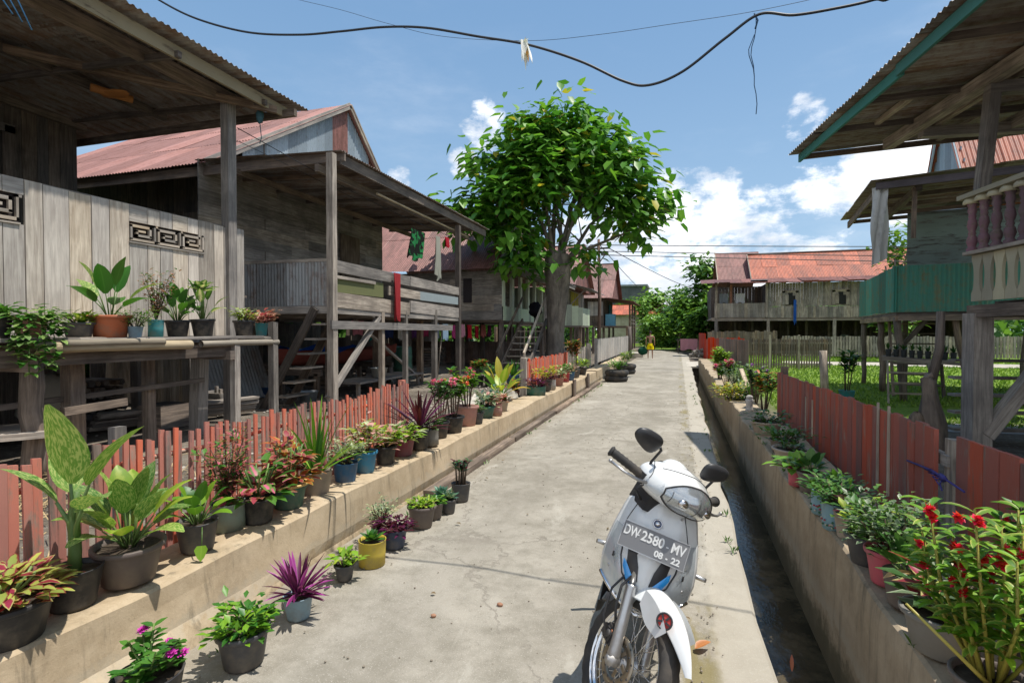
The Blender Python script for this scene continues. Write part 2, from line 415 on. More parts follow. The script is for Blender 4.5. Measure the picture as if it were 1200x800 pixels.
# ------------------------------------------------------------------ shared materials
GREY = wood('grey_wood', (.185, .15, .12), (.50, .43, .35))
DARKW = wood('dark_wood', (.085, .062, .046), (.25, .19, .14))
BROWN = wood('brown_wood', (.13, .092, .067), (.36, .27, .195))
PALEW = wood('pale_wood', (.26, .20, .14), (.56, .47, .36), stain=.35)
WARM = wood('sunny_plank', (.36, .29, .22), (.66, .575, .46), stain=.35)
SALMON = wood('salmon_paint', (.26, .18, .14), (.50, .38, .32), paint=(.58, .20, .145), wear=.46)
REDP = wood('red_paint', (.22, .13, .10), (.42, .29, .24), paint=(.37, .112, .082), wear=.455)
CREAM = wood('cream_paint', (.22, .18, .12), (.42, .36, .26), paint=(.52, .47, .32), wear=.40)
CREAMB = wood('cream_beam', (.22, .15, .08), (.42, .31, .18), paint=(.50, .40, .22), wear=.42)
TEALP = wood('teal_paint', (.14, .12, .10), (.30, .26, .22), paint=(.06, .30, .24), wear=.40)
MAUVE = wood('mauve_paint', (.17, .12, .10), (.33, .25, .22), paint=(.22, .125, .145), wear=.48)
GREENW = wood('grey_green_wall', (.13, .13, .12), (.27, .29, .27), paint=(.27, .35, .32), wear=.46)
PALEG = wood('pale_green_board', (.25, .25, .18), (.42, .42, .32), paint=(.46, .52, .38), wear=.36)
BAMBOO = wood('bamboo', (.26, .20, .12), (.48, .39, .25), grain=30, stain=.3, rough=.6)
PINKR = tin('pink_roof', (.29, .145, .125), (.22, .095, .07), .47, rough=.65)
REDR = tin('rust_red_roof', (.23, .098, .080), (.13, .052, .038), .5)
ORANGER = tin('orange_roof', (.42, .105, .045), (.22, .055, .026), .48)
GREYR = tin('grey_tin', (.28, .29, .29), (.16, .10, .07), .42)
DARKR = tin('dark_tin', (.32, .30, .28), (.19, .12, .08), .5)
TEALR = tin('teal_tin', (.055, .25, .19), (.24, .17, .06), .42)
BLUEG = tin('bluegrey_tin', (.25, .30, .34), (.20, .16, .13), .34)
ROADM = concrete('road_concrete', (.30, .275, .23), (.43, .40, .345), amt=.28)
WALLM = concrete('wall_concrete', (.36, .275, .175), (.50, .40, .275), stain=(.20, .155, .10), amt=.6, tide=-.03)
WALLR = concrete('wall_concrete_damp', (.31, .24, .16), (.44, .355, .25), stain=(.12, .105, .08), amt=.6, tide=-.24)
PALEC = concrete('pale_concrete', (.36, .32, .26), (.52, .48, .41), amt=.25)
BIKE_LOC = (-.22, 2.56, .012)
# ================================================================== the setting
def ground_mat():
    mt, p, (N, L, n, m, mix, ss, noise, mapv) = newmat('yard_ground')
    o = n('ShaderNodeTexCoord').outputs['Object']
    s = n('ShaderNodeSeparateXYZ'); L.new(o, s.inputs[0])
    a = noise(o, .8, 8, .65); b = noise(o, 14, 6, .7); f = noise(o, 60, 3, .7)
    dirt = mix(ss(a, .35, .65), (.085, .07, .055), (.20, .17, .135))
    dirt = mix(m('MULTIPLY', ss(b, .52, .66), .5), dirt, (.36, .33, .29))
    dirt = mix(m('MULTIPLY', ss(f, .35, .25), .6), dirt, (.05, .04, .03))
    gr = mix(ss(b, .35, .65), (.12, .20, .03), (.20, .29, .05))
    gm = m('MULTIPLY', ss(s.outputs[0], 1.2, 1.9), ss(s.outputs[1], 8.4, 9.8))
    gm = m('MAXIMUM', gm, ss(s.outputs[1], 40, 50)); gm = m('MAXIMUM', gm, ss(s.outputs[0], -24, -28))
    gm = m('MULTIPLY', gm, ss(noise(o, .55, 6, .6), .26, .36))
    L.new(mix(gm, dirt, gr), p.inputs['Base Color']); p.inputs['Roughness'].default_value = 1; p.inputs['Specular IOR Level'].default_value = .1
    bumpto(n, L, m('ADD', b, m('MULTIPLY', f, .5)), p, .8, .03)
    return mt
g = MB()
def prof(y):
    if y < 23.9: return [(-600, .24), (-2.66, .24), (-2.6, -.62), (1.1, -.62), (1.16, .22), (600, .22)]
    return [(-600, .24), (-2.66, .24), (-2.6, -.03), (1.1, -.03), (1.16, -.03 if y < 29 else .0), (600, .22)]
ys = [-30, -6, 0, 4, 10, 18, 23.89, 23.95, 29, 29.1, 40, 60, 120, 1200]
P = []
for y in ys:
    pr = prof(y); pts = []
    for (x, z) in pr: pts.append(V((x, y, z)))
    P.append(pts)
g.grid(P, 0, .5, False)
struct(g.build('ground', ground_mat()))
# road slab with slightly worn edge, bending left far away
r = MB(); P = []; 
def road_x(y): return (0 if y < 34 else -((y-34)**1.6)*.06)
def xr(y): return .39+.006*y
yy = [-6+.5*i for i in range(60)]+[24+1.0*i for i in range(42)]
top = []
for y in yy:
    k = road_x(y); jr = .012*math.sin(y*3.1)+.01*math.sin(y*7.7)
    top.append([V((x+k, y, z)) for x, z in ((-2.26, -.6), (-2.26, 0), (-1.2, .012), (-.4, .014), (xr(y)-.18+jr, .006), (xr(y)-.02+jr, 0), (xr(y)+jr, -.02), (xr(y)+.015+jr, -.6))])
r.grid(top, 0, .5, False)
# a lighter cast edge strip along the drain
def roadmat():
    mt, p, (N, L, n, m, mix, ss, noise, mapv) = newmat('road_surface')
    o = n('ShaderNodeTexCoord').outputs['Object']; s = n('ShaderNodeSeparateXYZ'); L.new(o, s.inputs[0]); x = s.outputs[0]; y = s.outputs[1]
    a = noise(o, .9, 9, .66, .3); b = noise(mapv(o, (1, 1, 1), (4, 1, 0)), 6, 8, .7); f = noise(o, 45, 5, .75); ff = noise(o, 160, 2, .6)
    c = mix(ss(m('ADD', m('MULTIPLY', a, .55), m('MULTIPLY', b, .45)), .38, .62), (.215, .195, .155), (.345, .315, .262))
    c = mix(m('MULTIPLY', ss(f, .56, .70), .55), c, (.17, .15, .12)); c = mix(m('MULTIPLY', ss(ff, .58, .68), .5), c, (.50, .47, .42))
    dk = noise(mapv(o, (1.6, .5, 1), (3, 8, 0)), 1.1, 7, .72, .8); c = mix(m('MULTIPLY', ss(dk, .54, .70), .38), c, (.17, .15, .115))
    for tx in (-1.35, -.45): c = mix(m('MULTIPLY', m('MULTIPLY', ss(m('ABSOLUTE', m('SUBTRACT', m('ADD', x, m('MULTIPLY', m('SUBTRACT', a, .5), .6)), tx)), .34, .05), ss(b, .35, .6)), .20), c, (.19, .17, .14))
    c = mix(m('MULTIPLY', ss(m('ADD', x, m('MULTIPLY', b, .5)), -1.62, -1.85), .35), c, (.24, .19, .13))
    pale = noise(mapv(o, (1, .5, 1), (11, 3, 0)), 1.6, 8, .72, .6)
    c = mix(m('MULTIPLY', ss(pale, .56, .68), .5), c, (.46, .43, .37))
    jx = m('ADD', x, m('MULTIPLY', m('SUBTRACT', noise(o, 3, 5, .7), .5), .12))
    edge = ss(jx, .16, .20); c = mix(m('MULTIPLY', edge, .55), c, (.45, .41, .34))
    ms = m('MULTIPLY', m('MULTIPLY', ss(jx, .0, .06), ss(jx, .22, .14)), ss(noise(mapv(o, (1, .35, 1), (1, 7, 0)), 2.6, 7, .7), .5, .6))
    c = mix(m('MULTIPLY', ms, .75), c, (.20, .165, .065))
    crk = n('ShaderNodeTexVoronoi', feature='DISTANCE_TO_EDGE'); crk.inputs['Scale'].default_value = .42
    dv = n('ShaderNodeVectorMath', operation='ADD'); L.new(o, dv.inputs[0])
    cc = n('ShaderNodeCombineXYZ'); L.new(m('MULTIPLY', noise(o, 2.5, 6, .7), .8), cc.inputs[0]); L.new(m('MULTIPLY', b, .5), cc.inputs[1]); L.new(cc.outputs[0], dv.inputs[1]); L.new(dv.outputs[0], crk.inputs['Vector'])
    ck = m('MULTIPLY', ss(crk.outputs['Distance'], .007, .002), ss(a, .42, .55)); c = mix(m('MULTIPLY', ck, .35), c, (.12, .10, .08))
    L.new(c, p.inputs['Base Color']); p.inputs['Roughness'].default_value = .93; p.inputs['Specular IOR Level'].default_value = .2
    h = m('ADD', m('ADD', m('MULTIPLY', f, .5), m('MULTIPLY', b, .8)), m('MULTIPLY', ff, .25)); h = m('SUBTRACT', h, m('MULTIPLY', ck, .3))
    bumpto(n, L, h, p, .55, .014)
    return mt
ROADS = roadmat()
struct(r.build('road', ROADS))
# slab over the end of the drain
s_ = MB(); s_.box((.36, 23.6, -.06), (2.9, 27.5, .006)); struct(s_.build('pavement', PALEC))
# drain water and silt
def watermat():
    mt, p, (N, L, n, m, mix, ss, noise, mapv) = newmat('drain_water')
    o = n('ShaderNodeTexCoord').outputs['Object']
    c = mix(ss(noise(o, 2.5, 7, .7), .42, .66), (.03, .026, .016), (.10, .078, .045))
    L.new(c, p.inputs['Base Color']); p.inputs['Roughness'].default_value = .04; p.inputs['IOR'].default_value = 1.33; p.inputs['Specular IOR Level'].default_value = .6
    bumpto(n, L, noise(mapv(o, (1, .6, 1)), 22, 5, .65, .5), p, .13, .02)
    return mt
w = MB(); w.grid([[V((.35, y, -.41)), V((.95, y, -.41))] for y in (-6, 2, 10, 24.2)], 0, .5, False); struct(w.build('water', watermat()))
SILT = concrete('silt', (.09, .07, .04), (.19, .155, .09), moss=(.10, .11, .03), amt=.6)
s_ = MB(); P = []
for i in range(90):
    y = -4+i*.3125; row = []
    h1 = .03+.06*math.sin(y*1.3)+.04*math.sin(y*2.9+1)+.03*math.sin(y*.5)
    for k in range(7):
        x = .40+k*.025; row.append(V((x+.006*y, y, -.36+h1-k*.035+rnd.uniform(-.006, .006))))
    P.append(row)
s_.grid(P, 0, .5, True); struct(s_.build('silt_bank', SILT))
# left garden wall (retaining kerb), battered face, worn top
def wall_strip(name, y0, y1, xf, xb, ztop, zb, mat, label, footing=None, wob=.012):
    mb = MB(); P = []; ny = int((y1-y0)/.16)
    for i in range(ny+1):
        y = y0+(y1-y0)*i/ny; q = wob*math.sin(y*2.3)+wob*.6*math.sin(y*6.1+.5)+rnd.uniform(-.003, .003); f = footing(y) if footing else 0
        sgn = 1 if xf > xb else -1
        zt = ztop+q*.9
        P.append([V((xf+sgn*(.02+f), y, zb)), V((xf+sgn*f, y, zb+.05+.15*f)), V((xf+sgn*.012, y, zb+.12+f*.25)), V((xf+q*.5, y, zt-.09)), V((xf-sgn*.006+q*.5, y, zt-.012)), V((xf-sgn*.02+q*.5, y, zt)), V(((xf+xb)/2, y, zt+.006)), V((xb, y, zt)), V((xb, y, -.3))])
    mb.grid(P, 0, .5, False)
    for e in (0, -1):
        b = len(mb.v); mb.v += [tuple(p) for p in P[e]]; mb.face(list(range(b, b+len(P[e]))), [(0, 0)]*len(P[e]), 0, .5)
    o = mb.build(name, mat)
    return tag(o, label, 'wall')
wall_strip('garden_wall', -1.2, 15.3, -2.25, -2.62, .345, -.02, WALLM, 'long low tan concrete wall carrying the left row of flower pots', footing=lambda y: max(0, .16-.055*max(0, y)))
wall_strip('garden_wall', 15.36, 24.5, -2.25, -2.60, .36, -.02, WALLM, 'low concrete wall under the whitish woven fence beyond the tree', wob=.006)
wall_strip('drain_wall', -1.2, 7.3, .835, 1.30, .325, -.6, WALLR, 'shaded concrete drain wall carrying the right row of flower pots')
wall_strip('drain_wall', 7.36, 24.4, .84, 1.20, .31, -.6, WALLR, 'farther concrete drain wall beside the overgrown flower bed', wob=.02)
# timber kerb board at the foot of the left wall
t = MB(); y = 4.3
while y < 15:
    l = rnd.uniform(2.4, 3.4); t.beam((-2.14, y, .035), (-2.14+rnd.uniform(-.02, .02), y+l-.03, .035), .11, .055, jit=.004); y += l
tag(t.build('timber_kerb', BROWN), 'long weathered timber laid along the foot of the left garden wall', 'timber')
# stones and litter on the road
stones = [(586, 709, .018, 'reddish pebble lying in the middle of the road', (.34, .17, .10)), (508, 722, .016, 'small terracotta coloured pebble at left of the road', (.38, .2, .12)), (585, 710, 0, '', 0), (541, 748, 0, '', 0)]
for (u, v, rr, lb, c) in stones[:2]:
    p = on(u, v, 2, .015); mb = MB(); mb.blob((p.x, p.y, .02), rr, rr*.8, rr*.6, 8, 6, bump_=.12, seed=int(u)); tag(mb.build('pebble', flatm('pebble_%d' % u, c)), lb, 'pebble')
mb = MB()
for i in range(900):
    y = rnd.uniform(.9, 14); x = rnd.uniform(-2.1, .3); 
    if rnd.random() < .45: x = rnd.choice((rnd.uniform(-2.15, -1.85), rnd.uniform(.0, .22)))
    q = rnd.uniform(.002, .007); mb.blob((x, y, .014+q*.3), q, q, q*.6, 5, 4, bump_=.25, seed=i)
struct(mb.build('grit', flatm('grit_stone', (.26, .22, .17))), 'loose grit scattered on the road', 'stuff')
mb = MB()
for (u, v) in ((815, 762),):
    p = on(u, v, 2, .02); mb.leaf((p.x, p.y, .03), (.5, .4, .15), .09, .045, .3, 4, 'broad', .5)
tag(mb.build('dry_leaf', leafm('dry_leaf_m', (.52, .20, .07))), 'single dry orange leaf lying beside the scooter', 'leaf')
mb = MB()
for (u, v) in ((838, 800),):
    p = on(928, 788, 2, -.38); mb.leaf((p.x, p.y, -.37), (.1, .6, .5), .09, .02, .3, 4, 'lance', .3)
tag(mb.build('dry_leaf', MATS['dry_leaf_m']), 'thin orange leaf standing in the drain silt at the bottom', 'leaf')
# small weeds and fallen leaves where wall and road meet
mb = MB()
for (xa, xb, za, n_, y1) in ((-2.06, -1.98, .012, 34, 15), (.30, .385, .01, 22, 16), (.845, .86, .33, 10, 12)):
    for i in range(n_):
        cx, cy = rnd.uniform(xa, xb), rnd.uniform(.8, y1)
        for k in range(rnd.randint(4, 11)): a = rnd.uniform(0, 6.28); mb.leaf((cx+rnd.gauss(0, .012), cy+rnd.gauss(0, .02), za), (math.cos(a), math.sin(a), rnd.uniform(.5, 2)), rnd.uniform(.02, .06), .012, .8, 2, 'lance', .2)
struct(mb.build('weeds', leafm('weed_leaf', (.08, .16, .03), (.2, .26, .06))), 'tiny weeds in the joints beside the lane', 'stuff')
mb = MB()
for i in range(70):
    x, y = rnd.choice((rnd.uniform(-2.05, -1.6), rnd.uniform(.0, .36), rnd.uniform(-2, .3))), rnd.uniform(1, 15); a = rnd.uniform(0, 6.28); mb.leaf((x, y, .022), (math.cos(a), math.sin(a), .15), rnd.uniform(.02, .05), rnd.uniform(.01, .025), .5, 3, 'broad', .5)
struct(mb.build('leaf_litter', leafm('litter_leaf', (.20, .13, .06), (.34, .22, .09))), 'small dry leaves scattered over the lane', 'stuff')
# grass on the right-hand lawn
GRASS = leafm('grass_blade', (.16, .27, .035), (.25, .36, .06), tr=.35, rough=.6)
mb = MB()
for i in range(26000):
    y = 8.6+(rnd.random()**1.4)*21; x = rnd.uniform(1.55, 3.5+y*.62)
    if abs(y-9.0-.25*x) < .5 and x > 3: continue
    if 22.5 < y < 25.2 and x > 4.2+.2*math.sin(y): continue
    h = rnd.uniform(.02, .06)*(1+y*.03); a = rnd.uniform(0, 6.28); w_ = .006+.0011*y
    b = len(mb.v); q = V((math.cos(a), math.sin(a), 0)); l = V((rnd.uniform(-.04, .04), rnd.uniform(-.04, .04), h)); p = V((x, y, .22))
    mb.v += [tuple(p-q*w_), tuple(p+q*w_), tuple(p+l)]; mb.face([b, b+1, b+2], [(0, 0), (1, 0), (.5, 1)])
struct(mb.build('grass', GRASS), 'short green grass on the lawn behind the red fence', 'stuff')
# gravel path on the right
mb = MB(); mb.grid([[V((4.2+.15*math.sin(i), 22.6+i*.3, .232)), V((22, 22.6+i*.3, .232))] for i in range(9)], 0, .5, False)
struct(mb.build('path', concrete('gravel_path', (.34, .30, .24), (.50, .46, .39), scale=3)))
mb = MB()
mb.grid([[V((2.0+.1*math.sin(i*2), 7.9+i*.14, .226)), V((16, 9.4+i*.14, .226))] for i in range(6)], 0, .5, False)
struct(mb.build('paved_path', concrete('grey_path', (.25, .25, .25), (.36, .36, .35))))
# rubble in the left yard
mb = MB()
for i in range(1500):
    y = rnd.uniform(1, 16); x = rnd.uniform(-13, -2.75); q = rnd.uniform(.008, .028)
    if rnd.random() < .4: x = rnd.uniform(-4.4, -2.75); y = rnd.uniform(3, 12)
    mb.blob((x, y, .245+q*.2), q, q*1.1, q*.6, 6, 4, bump_=.3, seed=i)
struct(mb.build('gravel', concrete('gravel_stone', (.25, .22, .18), (.48, .44, .38), scale=6)), 'loose stones over the left yard', 'stuff')
# ================================================================== left side houses
def post(parent, p0, p1, w, mat=None, round_=False, name='post', h=None, label=None):
    mb = MB()
    if round_:
        p0, p1 = V(p0), V(p1); pts = [p0.lerp(p1, i/5)+V((rnd.uniform(-1, 1), rnd.uniform(-1, 1), 0))*.018*(0 if i in (0, 5) else 1) for i in range(6)]
        mb.tube(pts, [w/2*(1-.1*i/5)*rnd.uniform(.93, 1.07) for i in range(6)], 9)
    else: mb.beam(p0, p1, w, h or w, jit=.004, up=(0, 1, 0))
    return mb.build(name, mat or GREY, parent, label=label)
GZ = .22
# ---------------------------------------------------------------- house 1
h1 = thing('stilt_house', 'nearest left stilt house with plank veranda wall, fretwork panels and wide corrugated eave', 'house', (-8, 4, GZ), 'wooden stilt houses')
XF = -5.9
mb = MB(); x0 = -1.6
y = x0
fret = [(on(150, 285, 0, -5.9).y, on(238, 285, 0, -5.9).y, 2.50, 2.74), (2.7, on(22, 250, 0, -5.9).y, 2.50, 2.78)]
while y < 6.02:
    w_ = min(rnd.uniform(.15, .24), 6.05-y); segs = [(1.43, 2.92)]
    for (a, b, z0, z1) in fret:
        if y+w_/2 > a and y+w_/2 < b: segs = [(1.43, z0), (z1, 2.92)]
    j = rnd.uniform(-.012, .012); r_ = rnd.random()
    for (a, b) in segs: mb.box((XF-.012, y, a), (XF+.012+rnd.uniform(-.003, .003), y+w_-.008, b+(j if b > 2.9 else 0)), 0, r_)
    y += w_
mb.build('veranda_wall', WARM, h1)
mb = MB(); mb.beam((XF-.04, -1.6, 2.90), (XF-.04, 6.05, 2.90), .05, .07); mb.beam((XF-.04, -1.6, 1.95), (XF-.04, 6.05, 1.95), .05, .09); mb.build('rail', GREY, h1)
# fretwork: greek key panels
for (a, b, z0, z1) in fret:
    mb = MB(); H = z1-z0; ww = .024; fx = XF+.014
    def bar(ya, yb, za, zb): mb.box((fx-.02, ya, za), (fx+.012, yb, zb))
    bar(a, b, z0-.004, z0+.012)
    nk = max(1, round((b-a)/.38)); kw = (b-a)/nk
    for k in range(nk):
        o = a+k*kw; q = kw
        def rb(u0, u1, v0, v1): bar(o+u0*q, o+u1*q, z0+v0*H, z0+v1*H)
        t_ = .07
        rb(.04, .04+t_, .14, .84); rb(.04, .80, .74, .86); rb(.72, .80, .34, .86); rb(.24, .80, .32, .43); rb(.24, .24+t_, .32, .62); rb(.24, .58, .53, .63)
        rb(.04, .96, .10, .21); rb(.90, .96, .10, .97); rb(.90, 1.04, .88, .97)
    mb.build('fretwork_panel', PALEW, h1)
    mb = MB(); mb.box((XF-.035, a-.01, z0-.02), (XF-.02, b+.01, z1+.02)); mb.build('shadow_backing', flatm('shadow_board', (.03, .02, .018)), h1)  # near-black colour stands for the shade seen through the fretwork
post(h1, (XF-.0, 5.8, GZ), (XF, 5.8, 4.62), .13, GREY)
post(h1, (XF, 1.2, GZ), (XF, 1.2, 4.62), .13, GREY)
# deck floor, joists
mb = MB(); boards(mb, (-9.2, 6.0), (-9.2, -1.6), 0, 0)
mb = MB(); y = -1.6
while y < 6: mb.box((-9.2, y, 1.98), (XF-.03, y+.17, 2.01)); y += .18
for y in (-.8, 1.2, 3.4, 5.8): mb.beam((-14, y, 1.86), (XF-.03, y, 1.86), .09, .14)
for x in (-9.1, -7.4, -6.0): mb.beam((x, -1.6, 1.72), (x, 6.0, 1.72), .10, .13)
mb.build('deck', DARKW, h1)
for x in (-7.6, -9.2, -11.2):
    for y in (5.8, 3.6, 1.2): post(h1, (x, y, GZ), (x+rnd.uniform(-.05, .05), y, 1.72), .15, BROWN)
# body wall with door and blue-black slat opening
mb = MB(); boards(mb, (-9.15, -1.6), (-9.15, 4.0), 2.0, 5.05, .2, mfn=None); boards(mb, (-9.15, 5.05), (-9.15, 6.0), 2.0, 4.9, .18); boards(mb, (-9.15, 6.0), (-14, 6.0), 2.0, 4.9, .18)
boards(mb, (-9.15, 4.0), (-9.15, 5.05), 4.35, 5.05, .2)
mb.build('wall', DARKW, h1)
dr = MB(); dr.box((-9.13, 4.05, 2.0), (-9.09, 5.0, 4.3)); d_ = dr.build('door', wood('door_wood', (.06, .045, .03), (.16, .12, .075)), h1)
mb = MB()
for (ya, yb, za, zb) in ((3.93, 4.05, 2, 4.4), (5.0, 5.12, 2, 4.4), (3.93, 5.12, 4.3, 4.42)): mb.box((-9.12, ya, za), (-9.03, yb, zb))
mb.build('door_frame', BROWN, h1)
sg = MB(); sg.box((-9.085, 4.18, 3.98), (-9.07, 4.78, 4.13)); s1 = sg.build('door_sign', flatm('sign_white', (.62, .62, .58)), d_)
M = Matrix.Translation((-9.067, 4.48, 4.055)) @ Matrix(((0, 0, 1, 0), (1, 0, 0, 0), (0, 1, 0, 0), (0, 0, 0, 1)))
textmb('MUM. YASIN', .10, M, bold=.003).build('lettering', flatm('ink', (.02, .02, .02)), d_)
mb = MB(); mb.box((-9.12, 2.7, 2.5), (-9.08, 3.9, 3.7)); mb.build('window_panel', flatm('olive_yellow', (.34, .33, .07)), h1)
# roof: street slope + hip to the far end, both low
ex, ey, ez = -5.20, 6.55, 4.74; sl = .10
mb = MB()
corr(mb, (ex-3.2, -1.6, ez+3.2*sl), (0, 1, 0), (1, 0, -sl), ey+1.6, 3.2, amp=.012)
mb.build('roof', DARKR, h1)
mb = MB(); corr(mb, (-14, ey-4.4, ez+.28), (1, 0, 0), (0, 1, -.062), 14-5.95, 4.5, amp=.012); mb.build('rear_roof', DARKR, h1)
mb = MB(); mb.beam((-5.42, -1.6, 4.64), (-5.42, 6.36, 4.64), .035, .15); mb.build('fascia', CREAMB, h1)
mb = MB(); mb.beam((XF, -1.6, 4.68), (XF, 6.0, 4.68), .09, .16); mb.beam((-7.4, -1.6, 4.78), (-7.4, 6.1, 4.72), .07, .10); mb.beam((-9.1, -1.6, 4.86), (-9.1, 6.1, 4.76), .09, .12)
mb.build('wall_plate', BROWN, h1)
mb = MB()
for y in (5.9, 4.6, 3.3, 2.0, .7, -.6): mb.beam((-9.6, y, 4.83), (-5.35, y, 4.60), .05, .07)
mb.beam((-9.0, 2.5, 4.86), (-5.35, 6.1, 4.57), .06, .09); mb.beam((-14, 6.3, 4.66), (-5.2, 6.3, 4.6), .06, .10)
mb.build('rafters', BROWN, h1)
mb = MB(); mb.tube([(-7.2, 4.9, 4.62), (-7.0, 5.3, 4.60)], .05, 10); mb.blob((-7.05, 5.1, 4.60), .22, .11, .035); tag(mb.build('woven_hat', flatm('straw_orange', (.50, .20, .05))), 'orange woven hat hung under the nearest left roof', 'hat')
mb = MB(); 
for k in range(3): mb.tube([(-5.5, 3.0+.06*k, 4.50), (-5.5+.03*k, 3.02+.05*k, 4.35), (-5.47, 3.1+.07*k, 4.22-.03*k)], .006, 5)
tag(mb.build('string', flatm('blue_string', (.10, .30, .55))), 'frayed blue string hanging from the beam at top left', 'string')
mb = MB(); mb.blob((-5.6, 6.05, 4.50), .05, .05, .09, 10, 8, bump_=.3); mb.tube([(-5.6, 6.05, 4.45), (-5.58, 6.06, 4.2), (-5.6, 6.05, 4.12)], .006, 5)
tag(mb.build('cord_tangle', flatm('bluegreen_cord', (.05, .13, .16))), 'tangle of dark blue cord beside the veranda post top', 'cord')
# plant bench in front of house 1
bn = thing('plant_bench', 'rough bamboo and plank plant bench in front of the nearest left house', 'bench', (-5.3, 4, GZ))
mb = MB()
for k in range(7):
    x = -5.75+k*.12; y = 1.2
    while y < 5.5:
        l = rnd.uniform(1.6, 2.6); mb.beam((x, y, 1.42), (x+rnd.uniform(-.02, .02), min(y+l, 5.62), 1.425), .115, .028, jit=.008); y += l
mb.build('bench_top', GREY, bn)
for (x, z, y0, y1, r_) in ((-4.96, 1.36, 2.9, 4.35, .046), (-4.93, 1.395, 3.1, 4.02, .032), (-4.98, 1.36, 4.5, 5.66, .034)):
    mb = MB(); n_ = int((y1-y0)/.3); mb.tube([(x, y0+(y1-y0)*i/n_, z+.004*math.sin(i)) for i in range(n_+1)], [r_*(1.0 if i % 2 else 1.04) for i in range(n_+1)], 14, caps=False)
    mb.lathe([(r_, 0), (r_*.62, .0), (r_*.62, -.25), (0, -.25)], 14, (x, y1, z), M=Matrix.Rotation(math.radians(-90), 3, 'X'))
    mb.build('bamboo_pole', BAMBOO, bn)
mb = MB()
mb.beam((-5.05, 1.0, 1.28), (-5.05, 5.0, 1.28), .06, .14); mb.beam((-5.7, 1.0, 1.30), (-5.7, 5.6, 1.30), .06, .12)
for y in (1.6, 2.9, 4.9): mb.beam((-5.8, y, 1.22), (-4.95, y, 1.22), .07, .10)
mb.beam((-5.4, 2.8, .86), (-5.4, 4.9, .92), .05, .05); mb.beam((-5.1, 3.2, .80), (-5.1, 3.75, .82), .06, .07)
mb.build('bench_frame', BROWN, bn)
post(bn, (-5.05, 2.95, GZ), (-5.05, 2.95, 1.25), .17, BROWN, True, name='leg'); post(bn, (-5.35, 3.45, GZ), (-5.35, 3.45, 1.25), .13, BROWN, name='leg')
post(bn, (-5.0, 4.98, GZ), (-5.0, 4.98, 1.37), .08, GREY, name='leg'); post(bn, (-5.6, 5.0, GZ), (-5.55, 5.0, 1.3), .14, GREY, name='leg'); post(bn, (-5.5, 4.3, GZ), (-5.5, 4.3, 1.3), .09, BROWN, name='leg')
post(bn, (-5.0, 5.6, GZ), (-5.0, 5.6, 1.62), .085, GREY, name='leg')
# low timber platform at the far left, straw
mb = MB(); mb.beam((-5.4, 1.0, .78), (-4.9, 3.0, .66), .09, .05); mb.beam((-6.2, 1.0, .74), (-5.4, 3.1, .66), .5, .03); tag(mb.build('timber_platform', GREY), 'low grey plank platform at left edge under the plant bench', 'platform')
mb = MB()
for i in range(900):
    x, y = rnd.gauss(-4.5, .5), rnd.gauss(2.3, .7); a = rnd.uniform(0, 6.28); l = rnd.uniform(.08, .2)
    mb.beam((x, y, .26+rnd.uniform(0, .08)), (x+math.cos(a)*l, y+math.sin(a)*l, .26+rnd.uniform(0, .1)), .006, .003)
struct(mb.build('straw', flatm('straw', (.52, .38, .20))), 'loose yellow straw on the ground behind the salmon fence', 'stuff')
# clutter below house 1
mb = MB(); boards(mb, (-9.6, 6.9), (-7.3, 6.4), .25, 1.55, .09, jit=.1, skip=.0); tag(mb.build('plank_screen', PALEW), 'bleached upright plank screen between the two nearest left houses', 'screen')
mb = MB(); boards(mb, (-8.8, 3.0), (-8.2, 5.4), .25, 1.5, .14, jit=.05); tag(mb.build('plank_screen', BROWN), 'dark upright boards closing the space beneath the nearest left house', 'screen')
mb = MB(); mb.blob((-7.0, 4.3, .62), .28, .34, .38, 12, 9, bump_=.12, seed=4); tag(mb.build('sack', cloth('sack_cloth', (.40, .36, .30))), 'pale bulging sack in the dark below the nearest left house', 'sack')
mb = MB()
for k in range(5): mb.beam((-6.9+.05*k, 4.6, .30+.045*k), (-6.2+.02*k, 6.5, .31+.045*k), .16, .04, jit=.01)
tag(mb.build('plank_stack', GREY), 'low stack of grey planks lying beneath the nearest left house', 'planks')
mb = MB(); mb.box((-6.6, 5.0, .25), (-6.2, 5.4, .55)); mb.box((-6.58, 5.02, .5), (-6.22, 5.38, .56), 1); tag(mb.build('crate', [BROWN, DARKW]), 'small dark wooden crate below the plank veranda', 'crate')
# added dark screens standing for deep shade, plus stored things under the houses
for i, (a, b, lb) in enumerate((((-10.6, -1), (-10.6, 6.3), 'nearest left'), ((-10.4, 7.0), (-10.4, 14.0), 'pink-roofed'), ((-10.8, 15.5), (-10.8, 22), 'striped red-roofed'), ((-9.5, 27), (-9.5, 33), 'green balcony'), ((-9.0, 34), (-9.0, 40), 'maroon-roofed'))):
    mb = MB(); boards(mb, a, b, .2, 1.72, .2, jit=.06, skip=.04, gap=-.004); tag(mb.build('backdrop_screen', DARKW), 'added dark board backdrop for the shade under the %s left house' % lb, 'screen')
mb = MB(); boards(mb, (-14.5, 13.9), (-8.2, 13.9), .2, 1.3, .2, jit=.1, skip=.05); tag(mb.build('backdrop_screen', BROWN), 'low brown board screen between the pink-roofed house and the next', 'screen')
def firewood(c, n1, n2, L_, lb):
    mb = MB()
    for i in range(n1):
        for j in range(n2): mb.tube([(c[0]-L_/2+rnd.uniform(-.05, .05), c[1]+i*.11+.05*(j % 2), c[2]+.05+j*.095), (c[0]+L_/2, c[1]+i*.11+.05*(j % 2)+rnd.uniform(-.03, .03), c[2]+.05+j*.095)], rnd.uniform(.035, .052), 6)
    tag(mb.build('firewood_stack', BROWN), lb, 'firewood')
